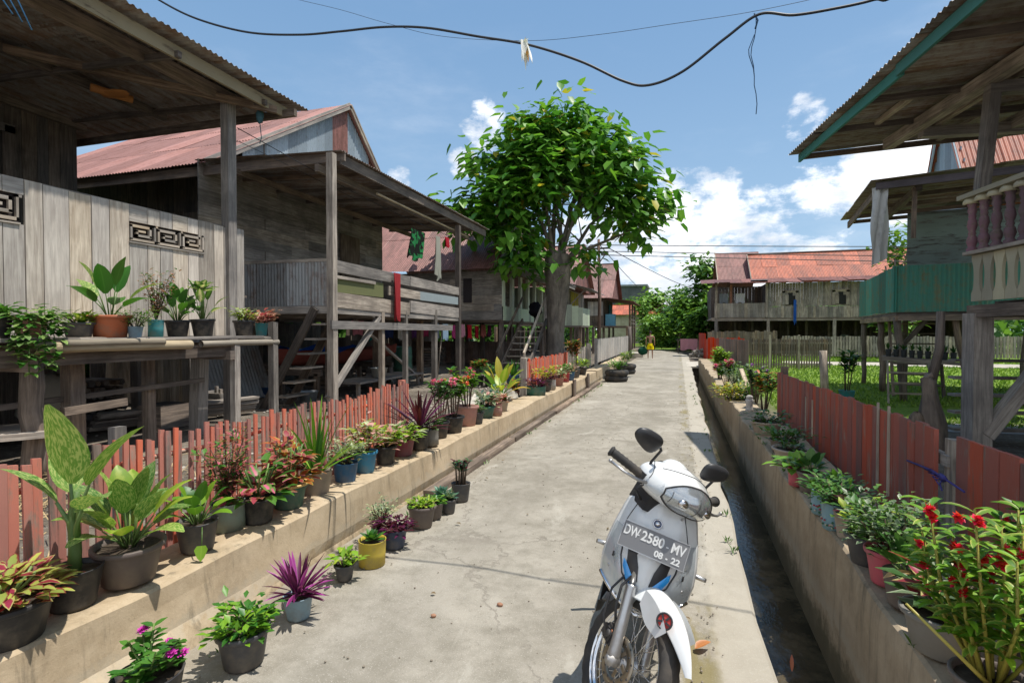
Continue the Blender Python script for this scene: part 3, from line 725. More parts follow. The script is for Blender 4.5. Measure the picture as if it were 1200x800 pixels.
firewood((-8.3, 5.0, GZ), 8, 6, .7, 'split firewood stacked against the dark boards under the nearest house')
firewood((-7.6, 9.8, GZ), 10, 5, .6, 'firewood stacked behind the stored boat')
firewood((-8.8, 17.3, GZ), 12, 7, .6, 'firewood stacked under the striped red-roofed house')
for i, (x, y, w_, h_, lb) in enumerate(((-7.9, 2.9, .6, .5, 'wide wooden crate in the dark at far left'), (-6.9, 6.15, .45, .42, 'slatted crate under the near veranda corner'), (-8.6, 8.6, .7, .6, 'tall crate behind the porch stair'), (-7.3, 11.3, .5, .45, 'slatted crate under the far end of the porch'), (-8.2, 12.4, .8, .7, 'big crate under the rear of the pink-roofed house'))):
    mb = MB()
    for k in range(int(h_/.12)):
        z = GZ+.03+k*.12
        for sy in (0, 1): mb.box((x, y+sy*w_*.8-.01, z), (x+w_, y+sy*w_*.8+.01, z+.09))
        for sx in (0, 1): mb.box((x+sx*w_-.01, y, z), (x+sx*w_+.01, y+w_*.8, z+.09))
    for sx in (0.03, w_-.03):
        for sy in (.03, w_*.8-.03): mb.box((x+sx-.02, y+sy-.02, GZ), (x+sx+.02, y+sy+.02, GZ+h_))
    tag(mb.build('slatted_crate', GREY if i % 2 else BROWN), lb, 'crate')
for i, (x, y, c, lb) in enumerate(((-7.3, 3.6, (.02, .10, .22), 'dark blue plastic drum standing under the nearest house'), (-8.6, 10.7, (.30, .30, .28), 'pale plastic drum behind the boat'), (-7.2, 12.9, (.05, .16, .10), 'green plastic drum at the rear porch post'))):
    mb = MB(); mb.lathe([(0, 0), (.24, 0), (.26, .03), (.26, .25), (.275, .28), (.26, .31), (.26, .55), (.275, .58), (.26, .61), (.26, .82), (.24, .86), (.0, .87)], 20, (x, y, GZ)); tag(mb.build('drum', plastic('drum_%d' % i, c, dirt=.5)), lb, 'drum')
mb = MB(); corr(mb, (-7.9, 6.75, 1.35), (0, 1, 0), (.35, 0, -1), 1.6, 1.15); tag(mb.build('leaning_sheet', GREYR), 'corrugated sheet leaning in the gap between the two nearest houses', 'sheet')
mb = MB()
for k in range(9): mb.beam((-9.6+.12*k, 6.75+.03*k, .24), (-9.3+.10*k, 6.6, 1.5+rnd.uniform(-.2, .3)), .09, .02)
tag(mb.build('leaning_boards', PALEW), 'bundle of bleached boards leaning between the two nearest houses', 'boards')
# ---------------------------------------------------------------- house 2
h2 = thing('stilt_house', 'left stilt house with faded pink roof and open plank-railed porch on thin posts', 'house', (-8, 10, GZ), 'wooden stilt houses')
X2 = -5.2; Y2a, Y2b = 7.1, 12.1
def rail_z(t): return 0
mb = MB()
for (ya, yb) in ((Y2a, 9.55), (9.57, Y2b)):
    mb.beam((X2+.03, ya, 2.53-.02*(ya > 9)), (X2+.03, yb, 2.50-.02*(ya > 9)), .03, .19, jit=.004)
    mb.beam((X2+.03, ya, 2.00), (X2+.03, yb, 1.95), .03, .24, jit=.004)
mb.beam((X2+.03, 8.75, 2.26), (X2+.03, 10.0, 2.24), .028, .17); mb.beam((X2+.03, 7.13, 2.36), (X2+.03, 8.3, 2.36), .025, .05, r=.9)
mb.build('front_railing', GREY, h2)
mb = MB(); mb.box((X2-.01, 7.16, 2.12), (X2+.012, 8.6, 2.38)); mb.build('railing_panel', flatm('olive_panel', (.15, .16, .06)), h2, label='olive green inset board')
mb = MB(); mb.box((X2+.018, 9.75, 2.15), (X2+.04, 12.0, 2.33)); mb.build('railing_panel', flatm('bluewhite_panel', (.30, .35, .36)), h2, label='pale blue worn inset board')
mb = MB(); corr(mb, (-7.4, Y2a-.03, 2.63), (1, 0, 0), (0, 0, -1), 2.1, .72, pl=2, per=.06, amp=.006); mb.build('side_screen', GREYR, h2)
mb = MB(); mb.beam((-7.5, Y2a, 2.64), (X2, Y2a, 2.62), .06, .05); mb.beam((-10, Y2a, 1.84), (X2, Y2a, 1.84), .07, .12); mb.beam((X2, Y2a, 1.83), (X2, Y2b, 1.80), .06, .10)
for y in (8.3, 9.6, 10.9, 12.1): mb.beam((-12, y, 1.80), (X2, y, 1.80), .07, .12)
mb.beam((X2+.05, 7.0, 1.60), (X2+.05, 11.6, 1.58), .04, .13)
y = 7.1
while y < 12.1: mb.box((-8.0, y, 1.87), (X2, y+.15, 1.895)); y += .16
mb.build('deck', GREY, h2)
post(h2, (X2, Y2a, GZ), (X2, Y2a, 4.28), .115, GREY); post(h2, (X2, 12.1, GZ), (X2, 12.1, 4.1), .11, DARKW)
for y in (8.55, 9.43, 10.75): post(h2, (X2, y, GZ), (X2, y, 1.98), .085 if y < 10 else .10, GREY)
for (x, y) in ((-6.2, 8.4), (-6.2, 10), (-6.2, 12), (-8, 7.3), (-8, 9), (-8, 11), (-8, 13), (-9.8, 8), (-9.8, 10.5), (-9.8, 13)): post(h2, (x, y, GZ), (x, y, 1.8), .13, BROWN)
mb = MB(); mb.beam((X2, 8.45, 1.75), (X2-.05, 7.05, .45), .10, .06); mb.build('brace', GREY, h2)
mb = MB(); mb.beam((X2-.6, 8.6, 1.7), (X2-.6, 11.2, .4), .06, .04); mb.build('brace', GREY, h2)
# steep stair under the porch, running back from the yard
st = MB()
for k in range(6): st.beam((-5.95+.0*k, 6.9+k*.02, .42+k*.24), (-5.35, 6.98+k*.02, .42+k*.24), .18, .03)
sr = MB(); sr.beam((-6.45, 6.75, .2), (-5.45, 7.0, 1.85), .06, .13)
stp = MB()
for k in range(6):
    z = .42+k*.235; x = -6.35+(z-.2)*.6; stp.box((x, 7.0, z), (x+.22, 7.55, z+.03))
stp2 = stp.build('stair', GREY, h2)
sr = MB()
for y in (6.97, 7.58): sr.beam((-6.45, y, .2), (-5.42, y, 1.86), .045, .13)
sr.build('stringers', DARKW, stp2)
# body walls
mb = MB(); boards(mb, (-8.0, 7.2), (-8.0, 13.2), 1.9, 4.5, .24, horiz=True, gap=-.004); mb.build('wall', GREY, h2)
mb = MB(); boards(mb, (-13.5, 8.6), (-8.0, 8.6), 2.7, 4.0, .2, jit=.03, skip=.06); mb.beam((-13.5, 8.56, 3.55), (-8.0, 8.56, 3.6), .03, .04); mb.build('side_wall', BROWN, h2)
mb = MB(); boards(mb, (-14.5, 8.75), (-8.0, 8.75), 1.9, 5.3, .3, gap=-.01); mb.build('inner_wall', DARKW, h2)
mb = MB(); boards(mb, (-7.98, 13.2), (-5.6, 13.2), 1.9, 2.9, .2, horiz=True); mb.build('rear_railing', GREY, h2)
mb = MB(); mb.box((-7.96, 11.2, 1.95), (-7.93, 12.0, 3.9)); mb.build('door', DARKW, h2)
# roofs
mb = MB(); corr(mb, (-8.05, 7.25, 4.47), (0, 1, 0), (1, 0, -.045), 6.75, 2.95); mb.build('porch_roof', DARKR, h2)
ez, ry, rz = 4.44, 11.55, 7.15
sl = (rz-ez)/(ry-7.25)
mb = MB(); corr(mb, (-14.6, ry, rz), (1, 0, 0), (0, -1, -sl), 14.6-7.9, math.hypot(ry-7.2, rz-ez)); mb.build('roof', PINKR, h2)
mb = MB(); corr(mb, (-14.6, ry, rz), (1, 0, 0), (0, 1, -.95), 14.6-7.9, 3.6); mb.build('rear_roof', PINKR, h2)
g_ = MB()
y = 8.2
k = 0
while y < 13.1:
    zt = min(rz-.06-(ry-y)*sl if y < ry else rz-.06-(y-ry)*.95, rz-.06); w_ = .31
    y2 = y+w_
    zt2 = rz-.06-(ry-y2)*sl if y2 < ry else rz-.06-(y2-ry)*.95
    mi = 1 if 10.9 < y < 11.6 or y > 12.5 else 0
    Pp = [[], []]
    for q in range(17):
        yq = y+w_*q/16; zq = zt+(zt2-zt)*q/16
        if y < ry < y2: zq = rz-.06-(ry-yq)*sl if yq < ry else rz-.06-(yq-ry)*.95
        Pp[0].append(V((-8.0+.008*math.sin(yq*2*math.pi/.076), yq, zq))); Pp[1].append(V((-8.0+.008*math.sin(yq*2*math.pi/.076), yq, min(4.5, zq-.01))))
    g_.grid(Pp, mi, None, True, uvf=lambda a, b, yy=y: (yy+b*.3, a*2)); y = y2
g_.build('gable', [BLUEG, REDR], h2)
mb = MB(); mb.beam((-7.88, 7.25, ez+.0), (-7.88, ry, rz+.0), .03, .14); mb.beam((-7.88, ry, rz+.0), (-7.88, ry+2.6, rz-2.5), .03, .14); mb.build('bargeboard', GREY, h2)
mb = MB(); mb.beam((X2+.03, 7.3, 4.25), (X2+.03, 13.95, 4.23), .03, .17); mb.build('fascia', BROWN, h2)
mb = MB(); mb.beam((-14.5, 7.32, 4.36), (-5.1, 7.32, 4.30), .04, .16); mb.build('eave_beam', BROWN, h2)
mb = MB(); mb.beam((X2-.35, 7.2, 4.12), (X2-.35, 13.6, 4.08), .07, .12); mb.beam((-7.2, 7.2, 4.22), (-7.2, 13.6, 4.2), .06, .1)
for y in (8.2, 9.1, 10, 10.9, 11.8, 12.7, 13.6): mb.beam((-8, y, 4.40), (X2, y, 4.27), .04, .06)
mb.build('rafters', BROWN, h2)
mb = MB(); mb.tube([(X2-.05, 8.5, 4.0), (X2-.1, 13.0, 3.98)], .022, 8); mb.build('drying_pole', BAMBOO, h2)
# ---------------------------------------------------------------- clothes
def garment(name, label, cat, p, w_, h_, mat, group=None, yaw=90, n_=6, kind='cloth', taper=1.0, swing=.0):
    """hung cloth with folds and thickness; p = middle of its top edge"""
    mb = MB(); cy, sy = math.cos(math.radians(yaw)), math.sin(math.radians(yaw)); ph = rnd.random()*6
    for sgn in (1, -1):
        P = []
        for i in range(7):
            t = i/6; row = []
            for j in range(15):
                s = j/14-.5; ww = w_*(1+(taper-1)*t)
                x = s*ww+swing*t; d = .028*math.sin(s*17+ph+t*1.2)*(t*.8+.2)+.01*math.sin(s*31+t*3)+sgn*.006
                z = -h_*t*(1+.08*math.sin(s*9+ph))
                row.append(V((p[0]+x*cy-d*sy, p[1]+x*sy+d*cy, p[2]+z)))
            P.append(row)
        mb.grid(P, 0, .5, True)
    return tag(mb.build(name, mat), label, cat, group)
garment('shirt', 'green and black patterned shirt hung at the far porch corner', 'shirt', (-5.25, 10.1, 3.62), .62, .62, cloth('green_black', (.02, .16, .05), (.01, .012, .01), 7), taper=.95, swing=-.18)
garment('towel', 'pale grey towel hanging beside the green patterned shirt', 'towel', (-5.25, 11.05, 3.66), .2, .95, cloth('grey_towel', (.36, .36, .30)), taper=1.2)
garment('cloth', 'small crimson cloth hung near the far porch post', 'cloth', (-5.25, 11.55, 3.72), .24, .22, cloth('crimson', (.40, .02, .035)))
garment('shirt', 'dark red shirt draped over the porch railing', 'shirt', (-5.1, 8.95, 2.6), .26, .85, cloth('dark_red', (.36, .04, .045)), taper=.8)
cl_ = [('pink', (.60, .22, .30)), ('teal', (.02, .25, .27)), ('navy blue', (.03, .05, .16)), ('white', (.6, .6, .6)), ('purple', (.16, .06, .20)), ('maroon', (.22, .02, .05)), ('grey', (.22, .24, .27)), ('pale blue', (.25, .36, .46)), ('magenta', (.42, .05, .16)),
       ('rose', (.60, .26, .32)), ('scarlet', (.50, .02, .03)), ('crimson', (.42, .015, .03)), ('salmon', (.55, .16, .13)), ('plum', (.20, .03, .10))]
for i, (nm, c) in enumerate(cl_):
    y = 9.6+i*.62
    garment('laundry', '%s garment on the long clothesline under the left houses' % nm, 'laundry', (-6.4, y, 1.72-.02*(i % 3)), rnd.uniform(.34, .46), rnd.uniform(.28, .46), cloth('laundry_'+nm.replace(' ', '_'), c), 'clothes drying under the houses', taper=rnd.uniform(.8, 1.1))
mb = MB(); mb.tube([(-6.4, 8.6, 1.74), (-6.4, 12, 1.72), (-6.4, 15, 1.71), (-6.4, 18.8, 1.74)], .006, 5); tag(mb.build('clothesline', flatm('line_dark', (.05, .05, .05))), 'long clothesline strung beneath the left houses', 'clothesline')
mb = MB(); 
for (x, y) in ((-6.4, 8.6), (-6.4, 18.8)): mb = MB(); mb.tube([(x, y, GZ), (x, y, 1.76)], .035, 8); tag(mb.build('line_post', BROWN), 'thin post at the %s end of the long clothesline' % ('near' if y < 9 else 'far'), 'post')
# clutter below house 2: boat, tarp, benches
bt = thing('wooden_boat', 'long narrow wooden boat with red side stored under the porch', 'boat', (-6.9, 9.4, .7))
P = []
for i in range(13):
    t = i/12; y = 7.7+4.2*t; w_ = .30*math.sin(math.pi*(t*.9+.05))**.6; z0 = .80+.10*(2*t-1)**2
    P.append([V((-6.9-w_, y, z0+.28)), V((-6.9-w_*.8, y, z0+.08)), V((-6.9, y, z0)), V((-6.9+w_*.8, y, z0+.08)), V((-6.9+w_, y, z0+.28))])
mb = MB(); mb.grid(P, 0, .5, True); mb.grid([[q+V((0, 0, .012)) for q in r] for r in P], 0, .4, True); mb.build('hull', wood('boat_red', (.10, .04, .03), (.20, .10, .07), paint=(.24, .055, .04), wear=.4), bt)
mb = MB()
for y in (8.4, 11.0): mb = MB(); mb.beam((-7.4, y, .72), (-6.4, y, .72), .08, .12); mb.beam((-7.3, y, .22), (-7.3, y, .7), .08, .08); mb.beam((-6.5, y, .22), (-6.5, y, .7), .08, .08); tag(mb.build('boat_trestle', BROWN), 'rough trestle under the %s end of the stored wooden boat' % ('near' if y < 9 else 'far'), 'trestle')

mb = MB(); P = []
for i in range(9):
    P.append([V((-7.25+j*.09, 8.1+i*.22, 1.10+.06*math.sin(j*.9+i)+.10*math.sin(math.pi*j/8))) for j in range(9)])
mb.grid(P, 0, .5, True); tag(mb.build('tarpaulin', cloth('blue_tarp', (.01, .10, .50))), 'bright blue tarpaulin spread over the stored boat', 'tarpaulin')
mb = MB(); mb.box((-6.4, 8.6, .50), (-5.7, 11.2, .54)); 
for (x, y) in ((-6.3, 8.7), (-5.8, 8.7), (-6.3, 11.1), (-5.8, 11.1)): mb.box((x-.03, y-.03, .22), (x+.03, y+.03, .5))
tag(mb.build('low_bench', GREY), 'long low grey bench under the open porch', 'bench')
for i, (x, y, c, lb) in enumerate(((-6.3, 7.9, (.30, .34, .38), 'grey plastic basin'), (-5.9, 9.6, (.5, .5, .46), 'whitish plastic tub'), (-7.6, 8.3, (.04, .12, .3), 'dark blue plastic bucket'))):
    mb = MB(); z = .545 if i == 1 else .23; mb.lathe([(0, z), (.13, z), (.17, z+.2), (.18, z+.2), (.165, z+.19), (.12, z+.02), (0, z+.02)], 16, (x, y, 0)); tag(mb.build('basin', plastic('basin_%d' % i, c)), lb+' beneath the pink-roofed house porch', 'basin')
mb = MB(); mb.tube([(-5.5, 11.5, .25), (-5.35, 11.5, 1.6)], .014, 6); mb.box((-5.56, 11.42, .23), (-5.40, 11.6, .30)); tag(mb.build('garden_hoe', PALEW), 'long handled hoe leaning beneath the porch', 'hoe')
# ---------------------------------------------------------------- house 3 (behind the tree)
def stilt_posts(root, xs, ys, zt, w_=.14, mat=None):
    for x in xs:
        for y in ys: post(root, (x, y, GZ), (x+rnd.uniform(-.03, .03), y, zt), w_, mat or BROWN)
def gable_roof_x(root, xa, xb, y0, yr, y1, ez, rz, mat, name='roof', **k):   # ridge along X
    s0 = (rz-ez)/(yr-y0); s1 = (rz-ez)/(y1-yr)
    mb = MB(); corr(mb, (xa, yr, rz), (1, 0, 0), (0, -1, -s0), xb-xa, math.hypot(yr-y0, rz-ez), **k); mb.build(name, mat, root)
    mb = MB(); corr(mb, (xa, yr, rz), (1, 0, 0), (0, 1, -s1), xb-xa, math.hypot(y1-yr, rz-ez), **k); mb.build(name, mat, root)
    mb = MB(); mb.beam((xa, yr, rz+.03), (xb, yr, rz+.03), .16, .04); mb.build('ridge_cap', mat, root)
def gable_fill(root, x, y0, yr, y1, z0, rz, mat):
    mb = MB(); y = y0+.1; b = .22
    while y < y1-.1:
        zt = rz-(yr-y)*(rz-z0)/(yr-y0) if y < yr else rz-(y-yr)*(rz-z0)/(y1-yr)
        if zt-z0 > .1: mb.box((x-.01, y, z0), (x+.012, y+b-.008, zt-.05))
        y += b
    mb.build('gable', mat, root)
h3 = thing('stilt_house', 'left stilt house behind the big tree with striped red roof and pale columned porch', 'house', (-8, 18, GZ), 'wooden stilt houses')
mb = MB(); boards(mb, (-11.5, 16.4), (-5.5, 16.4), 1.87, 3.5, .26, horiz=True); boards(mb, (-7.0, 16.5), (-7.0, 22), 1.87, 3.6, .26, horiz=True); mb.build('wall', GREY, h3)
mb = MB(); mb.box((-6.85, 16.36, 2.45), (-6.55, 16.39, 3.25)); mb.build('window', flatm('dark_opening', (.03, .02, .02)), h3)
mb = MB(); mb.box((-11.5, 16.5, 1.80), (-5.5, 22.2, 1.87)); mb.build('deck', BROWN, h3)
mb = MB(); boards(mb, (-5.46, 16.42), (-5.46, 20.2), 1.86, 2.32, .3); mb.build('porch_parapet', PALEG, h3)
for y in (16.5, 17.5, 18.5, 19.5, 20.5, 21.6):
    mb = MB(); mb.box((-5.56, y-.1, 2.32), (-5.46, y+.12, 3.45)); mb.build('column', wood('white_green', (.4, .4, .3), (.6, .6, .5), paint=(.58, .62, .48), wear=.3), h3)
mb = MB(); boards(mb, (-6.9, 22.1), (-5.5, 22.1), 1.87, 3.4, .25); mb.build('porch_side', PALEG, h3)
stilt_posts(h3, (-5.6, -7.0, -9.0, -11.0), (16.6, 18.6, 20.6, 22.0), 1.8)
gable_roof_x(h3, -12, -5.6, 15.9, 19.3, 22.9, 3.5, 6.25, REDR)
gable_fill(h3, -5.8, 15.9, 19.3, 22.9, 3.5, 6.2, BROWN)
mb = MB(); corr(mb, (-5.8, 16.2, 3.62), (0, 1, 0), (1, 0, -.12), 6.8, 1.5); mb.build('porch_roof', GREYR, h3)
mb = MB(); mb.beam((-4.35, 16.2, 3.36), (-4.35, 23, 3.36), .03, .1); mb.build('fascia', GREY, h3)
stp = MB()
for k in range(8):
    t = k/8; stp.box((-5.1, 15.0+t*2.4, .32+t*1.55), (-4.3, 15.24+t*2.4, .35+t*1.55))
stp3 = stp.build('stair', PALEW, h3)
for x, mt in ((-5.12, DARKW), (-4.28, PALEW)):
    mb = MB(); mb.beam((x, 14.9, .22), (x, 17.5, 1.87), .05, .16); mb.build('stringer', BROWN, stp3)
    mb = MB(); mb.beam((x, 14.75, .85), (x, 17.5, 2.75 if x > -5 else 2.65), .045, .08); mb.beam((x, 14.8, .22), (x, 14.8, .9), .05, .05); mb.build('handrail', mt, stp3)
mb = MB(); boards(mb, (-11, 19.4), (-5.8, 19.4), .25, 1.1, .2); tag(mb.build('bamboo_screen', PINKR if False else wood('pinkish_board', (.2, .12, .09), (.4, .28, .22))), 'brownish pink slat screen beneath the house behind the tree', 'screen')
mb = MB(); mb.blob((-4.75, 17.8, 2.25), .22, .30, .25, 10, 8, bump_=.2, seed=3); tag(mb.build('laundry_bundle', cloth('blackcloth', (.015, .015, .02))), 'black bundle of cloth at the top of the stairs', 'bundle')
# ---------------------------------------------------------------- houses 4 and 5
h4 = thing('stilt_house', 'far left stilt house with pale green balcony box and yellow slatted window', 'house', (-8, 28, GZ), 'wooden stilt houses')
mb = MB(); boards(mb, (-11, 27.2), (-5.5, 27.2), 1.85, 3.7, .22); boards(mb, (-5.5, 27.2), (-5.5, 32), 1.85, 3.7, .22); mb.build('wall', GREY, h4)
mb = MB(); boards(mb, (-5.9, 25.6), (-4.5, 25.8), 1.78, 2.9, .3, zf=lambda t: (1.78, 3.0-.35*t)); boards(mb, (-4.5, 25.8), (-4.5, 28), 1.78, 2.65, .3); mb.build('balcony', PALEG, h4)
mb = MB(); mb.box((-6.2, 25.6, 1.70), (-4.5, 28, 1.78)); mb.build('deck', BROWN, h4)
mb = MB(); boards(mb, (-5.44, 27.6), (-5.44, 29.8), 1.9, 3.6, .08, gap=.03); mb.build('window', wood('yellow_slat', (.2, .16, .05), (.4, .33, .1), paint=(.42, .36, .08), wear=.3), h4)
stilt_posts(h4, (-4.6, -5.5, -7, -9), (25.8, 28, 30, 32), 1.72, .13)
gable_roof_x(h4, -12, -5.0, 26.2, 29.6, 33, 3.75, 6.3, REDR); gable_fill(h4, -5.2, 26.2, 29.6, 33, 3.75, 6.25, REDR)
mb = MB(); corr(mb, (-6.2, 26, 4.15), (0, 1, 0), (1, 0, -.28), 5, 2.2); mb.build('porch_roof', GREYR, h4)
mb = MB(); mb.beam((-4.4, 26.2, 3.6), (-5.4, 26.2, 2.6), .05, .05); mb.beam((-4.4, 31, 3.5), (-4.4, 31, 1.7), .08, .08); mb.build('brace', BROWN, h4)
h5 = thing('stilt_house', 'farthest left stilt house with maroon roof and a blue box on its balcony', 'house', (-6, 37, GZ), 'wooden stilt houses')
mb = MB(); boards(mb, (-10, 34.2), (-4.6, 34.2), 1.85, 3.6, .22); boards(mb, (-4.6, 34.2), (-4.6, 39), 1.85, 3.6, .22); mb.build('wall', DARKW, h5)
mb = MB(); boards(mb, (-5.6, 34.15), (-4.62, 34.15), 2.5, 3.4, .15); mb.build('shutter', wood('white_board', (.4, .38, .32), (.6, .58, .5)), h5)
mb = MB(); mb.box((-4.5, 34.4, 1.85), (-3.9, 35.0, 2.6)); mb.build('balcony_box', plastic('sky_box', (.12, .35, .47)), h5)
mb = MB(); mb.box((-5.2, 33.8, 1.74), (-3.1, 40, 1.84)); mb.build('deck', DARKW, h5)
mb = MB(); mb.box((-4.52, 36.4, 1.9), (-4.48, 37.3, 3.3)); mb.build('door', flatm('teal_door', (.05, .22, .26)), h5)
mb = MB()
for z in (2.05, 2.3, 2.55): mb.beam((-3.1, 37.5, z), (-3.1, 40, z), .03, .12)
mb.build('railing', GREY, h5)
for y in (34, 36, 38, 40): post(h5, (-3.1, y, GZ), (-3.1, y, 3.35 if y > 35 else 1.8), .12, BROWN)
stilt_posts(h5, (-4.6, -6.5, -8.5), (34.4, 37, 39.6), 1.75, .13)
gable_roof_x(h5, -10.5, -4.0, 33.6, 36.8, 40, 3.6, 6.1, REDR); gable_fill(h5, -4.2, 33.6, 36.8, 40, 3.6, 6.05, REDR)
mb = MB(); corr(mb, (-4.4, 33.8, 3.6), (0, 1, 0), (1, 0, -.14), 6.4, 1.7); mb.build('porch_roof', REDR, h5)
# dark concrete tower far away
tw = thing('concrete_building', 'dark flat roofed building rising above the far trees', 'building', (-3, 75, 0))
mb = MB(); mb.box((-9.5, 74, 0), (-4.2, 80, 7.6)); mb.build('wall', concrete('dark_wall', (.07, .08, .09), (.12, .13, .14)), tw)
mb = MB(); mb.box((-9.8, 73.7, 7.6), (-4.0, 80.3, 7.85)); mb.build('roof', concrete('dark_roof', (.18, .19, .2), (.26, .27, .28)), tw)
mb = MB(); mb.box((-4.2, 75, 0), (-3.2, 79, 6.6)); mb.build('stair_block', PALEC, tw)
fr = thing('brick_house', 'small far house with a red roof among the trees', 'house', (-4, 58, GZ))
mb = MB(); mb.box((-8, 56, .2), (-2.2, 60, 3.2)); mb.build('wall', PALEC, fr)
gable_roof_x(fr, -8.6, -1.8, 55.5, 58, 60.5, 3.2, 4.3, ORANGER)
# ================================================================== right side houses
LOC = (0, 0, 0)
A = thing('stilt_house', 'nearest right stilt house with mauve turned balusters, cream oval-cut panel and teal fascia', 'house', (2.83, 6.5, 0), 'wooden stilt houses')
def Lb(mb, name, mat, parent, **k): return mb.build(name, mat, parent, org=LOC, **k)
def lpost(parent, p0, p1, w, mat=None, name='post', h=None, rd=False):
    mb = MB()
    if rd:
        p0, p1 = V(p0), V(p1); mb.tube([p0.lerp(p1, i/6)+V((rnd.uniform(-1, 1), rnd.uniform(-1, 1), 0))*.02*(0 if i in (0, 6) else 1) for i in range(7)], [w/2*rnd.uniform(.9, 1.08) for i in range(7)], 10)
    else: mb.beam(p0, p1, w, h or w, jit=.004, up=(0, 1, 0))
    return Lb(mb, name, mat or GREY, parent)
# oval-cut panel, made of boards whose notched edges meet to leave ovals
mb = MB(); bw_ = .150; k = 0; y = 0.0
while y > -6.2:
    P = []
    for i in range(13):
        t = i/12; z = 1.80+.46*t; q = max(0, 1-((t-.52)/.34)**2)**.5*.034 if abs(t-.52) < .34 else 0
        e0 = .006 if i in (0,) else 0
        P.append((y-.003-q, y-bw_+.003+q, z))
    for sx in (-.014, .014):
        b = len(mb.v); r_ = rnd.random() if sx < 0 else r_
        for (ya, yb, z) in P: mb.v += [(sx, ya, z), (sx, yb, z)]
        for i in range(12): mb.face([b+2*i, b+2*i+1, b+2*i+3, b+2*i+2], [(P[i][2], 0), (P[i][2], .15), (P[i+1][2], .15), (P[i+1][2], 0)], 0, r_)
    for s_ in (0, 1):
        b = len(mb.v)
        for q in P: mb.v += [(-.014, q[s_], q[2]), (.014, q[s_], q[2])]
        for i in range(12): mb.face([b+2*i, b+2*i+1, b+2*i+3, b+2*i+2], [(0, 0)]*4, 0, r_)
    b = len(mb.v); a0, a1 = P[-1][0], P[-1][1]; mb.v += [(-.014, a0, P[-1][2]), (.014, a0, P[-1][2]), (.014, a1, P[-1][2]), (-.014, a1, P[-1][2])]; mb.face([b, b+1, b+2, b+3], [(0, 0)]*4, 0, r_)
    y -= bw_
Lb(mb, 'oval_panel', CREAM, A)
mb = MB(); mb.beam((0, -6.2, 2.285), (0, .06, 2.285), .12, .035); Lb(mb, 'lower_rail', GREY, A)
mb = MB(); P = []
mb.beam((0, -6.2, 2.865), (0, .14, 2.865), .15, .045)
y = .06
while y > -6.1:
    mb.lathe([(.0, .05), (.05, .045), (.07, .02), (.075, -.01), (.06, -.02)], 10, (0, y-.03, 2.80), mi=0); y -= .168
Lb(mb, 'top_rail', CREAM, A)
bp = [(.045, 0), (.045, .03), (.030, .045), (.036, .07), (.046, .10), (.040, .14), (.026, .165), (.034, .18), (.026, .20), (.033, .225), (.042, .26), (.036, .31), (.026, .335), (.034, .352), (.026, .37), (.038, .41), (.030, .45), (.042, .47), (.042, .50)]
y = .02; i = 0
while y > -5.2:
    mb = MB(); mb.lathe([(r_*1.05, z) for r_, z in bp], 14, (0, y, 2.303)); Lb(mb, 'baluster', MAUVE, A); y -= .168; i += 1
# structure
lpost(A, (.07, .02, GZ), (.05, .0, 1.68), .175, GREY, h=.18); lpost(A, (.08, .03, 2.88), (.16, .0, 4.0), .10, GREY)
lpost(A, (.12, -.02, .45), (.92, -.05, 1.68), .12, GREY, name='brace')
for (x, y) in ((1.2, .0), (2.4, 0), (.9, -3), (2.4, -3), (1.0, 1.5)): lpost(A, (x, y, GZ), (x, y, 1.72), .17, BROWN)
mb = MB()
for z in (.36, .56, .76, .96, 1.16): mb.beam((.35, .9+.0*z, z), (2.6, .9, z), .14, .03)
Lb(mb, 'stair', GREY, A)
mb = MB(); mb.box((.2, -6.2, 1.74), (5, .0, 1.80)); mb.beam((.03, -6.2, 1.70), (.03, .05, 1.70), .10, .12); mb.beam((0, -.02, 1.70), (4, -.02, 1.70), .10, .12)
Lb(mb, 'deck', BROWN, A)
mb = MB(); boards(mb, (1.9, 0.1), (1.9, -6.2), 1.8, 4.2, .2); boards(mb, (1.95, .1), (5, .1), 1.8, 4.2, .2); Lb(mb, 'wall', BROWN, A)
mb = MB(); mb.box((1.83, -.12, 1.8), (1.88, .06, 4.0)); Lb(mb, 'door_jamb', wood('green_jamb', (.1, .15, .08), (.2, .25, .15), paint=(.12, .30, .11), wear=.35), A)
mb = MB()
for k in range(16): mb.beam((1.86, -.25, 3.5+k*.05), (1.86, -1.6, 3.5+k*.05), .03, .03)
wn = Lb(mb, 'louvre_window', REDP, A)
mb = MB(); mb.box((1.84, -1.7, 3.42), (1.89, -1.6, 4.3)); mb.box((1.84, -.25, 3.42), (1.89, -.17, 4.3)); Lb(mb, 'frame', BROWN, wn)
# roof: low single slope
rx, ry_, rz_ = -.99, 2.28, 4.02; sl = .07
mb = MB(); corr(mb, (4.6, -6.2, rz_+.05+5.6*sl), (0, 1, 0), (-1, 0, -sl), ry_+6.2, 4.6-rx, amp=.012); Lb(mb, 'roof', DARKR, A)
mb = MB(); mb.beam((rx+.10, -6.2, rz_-.01), (rx+.10, -.35, rz_-.01), .03, .11); mb.beam((rx+.125, -.40, rz_-.02), (rx+.125, ry_-.02, rz_-.02), .03, .11); Lb(mb, 'fascia', TEALP, A)
mb = MB(); 
for y in (ry_-.06, 1.2, .35, -.9, -2.1, -3.5, -5): mb.beam((rx+.14, y, rz_-.01), (4.6, y, rz_+5.4*sl-.01), .035, .075)
Lb(mb, 'rafters', BROWN, A)
mb = MB()
for (x, ya, yb) in ((-.35, .4, 1.2), (.25, -.9, .3), (-.3, -3.4, -2.1), (.9, 1.25, 2.2), (.7, -2.1, -.9), (1.6, -.8, .3), (.35, 1.3, 2.2)): mb.beam((x, ya, rz_+(x-rx)*sl+.0), (x, yb, rz_+(x-rx)*sl), .06, .05)
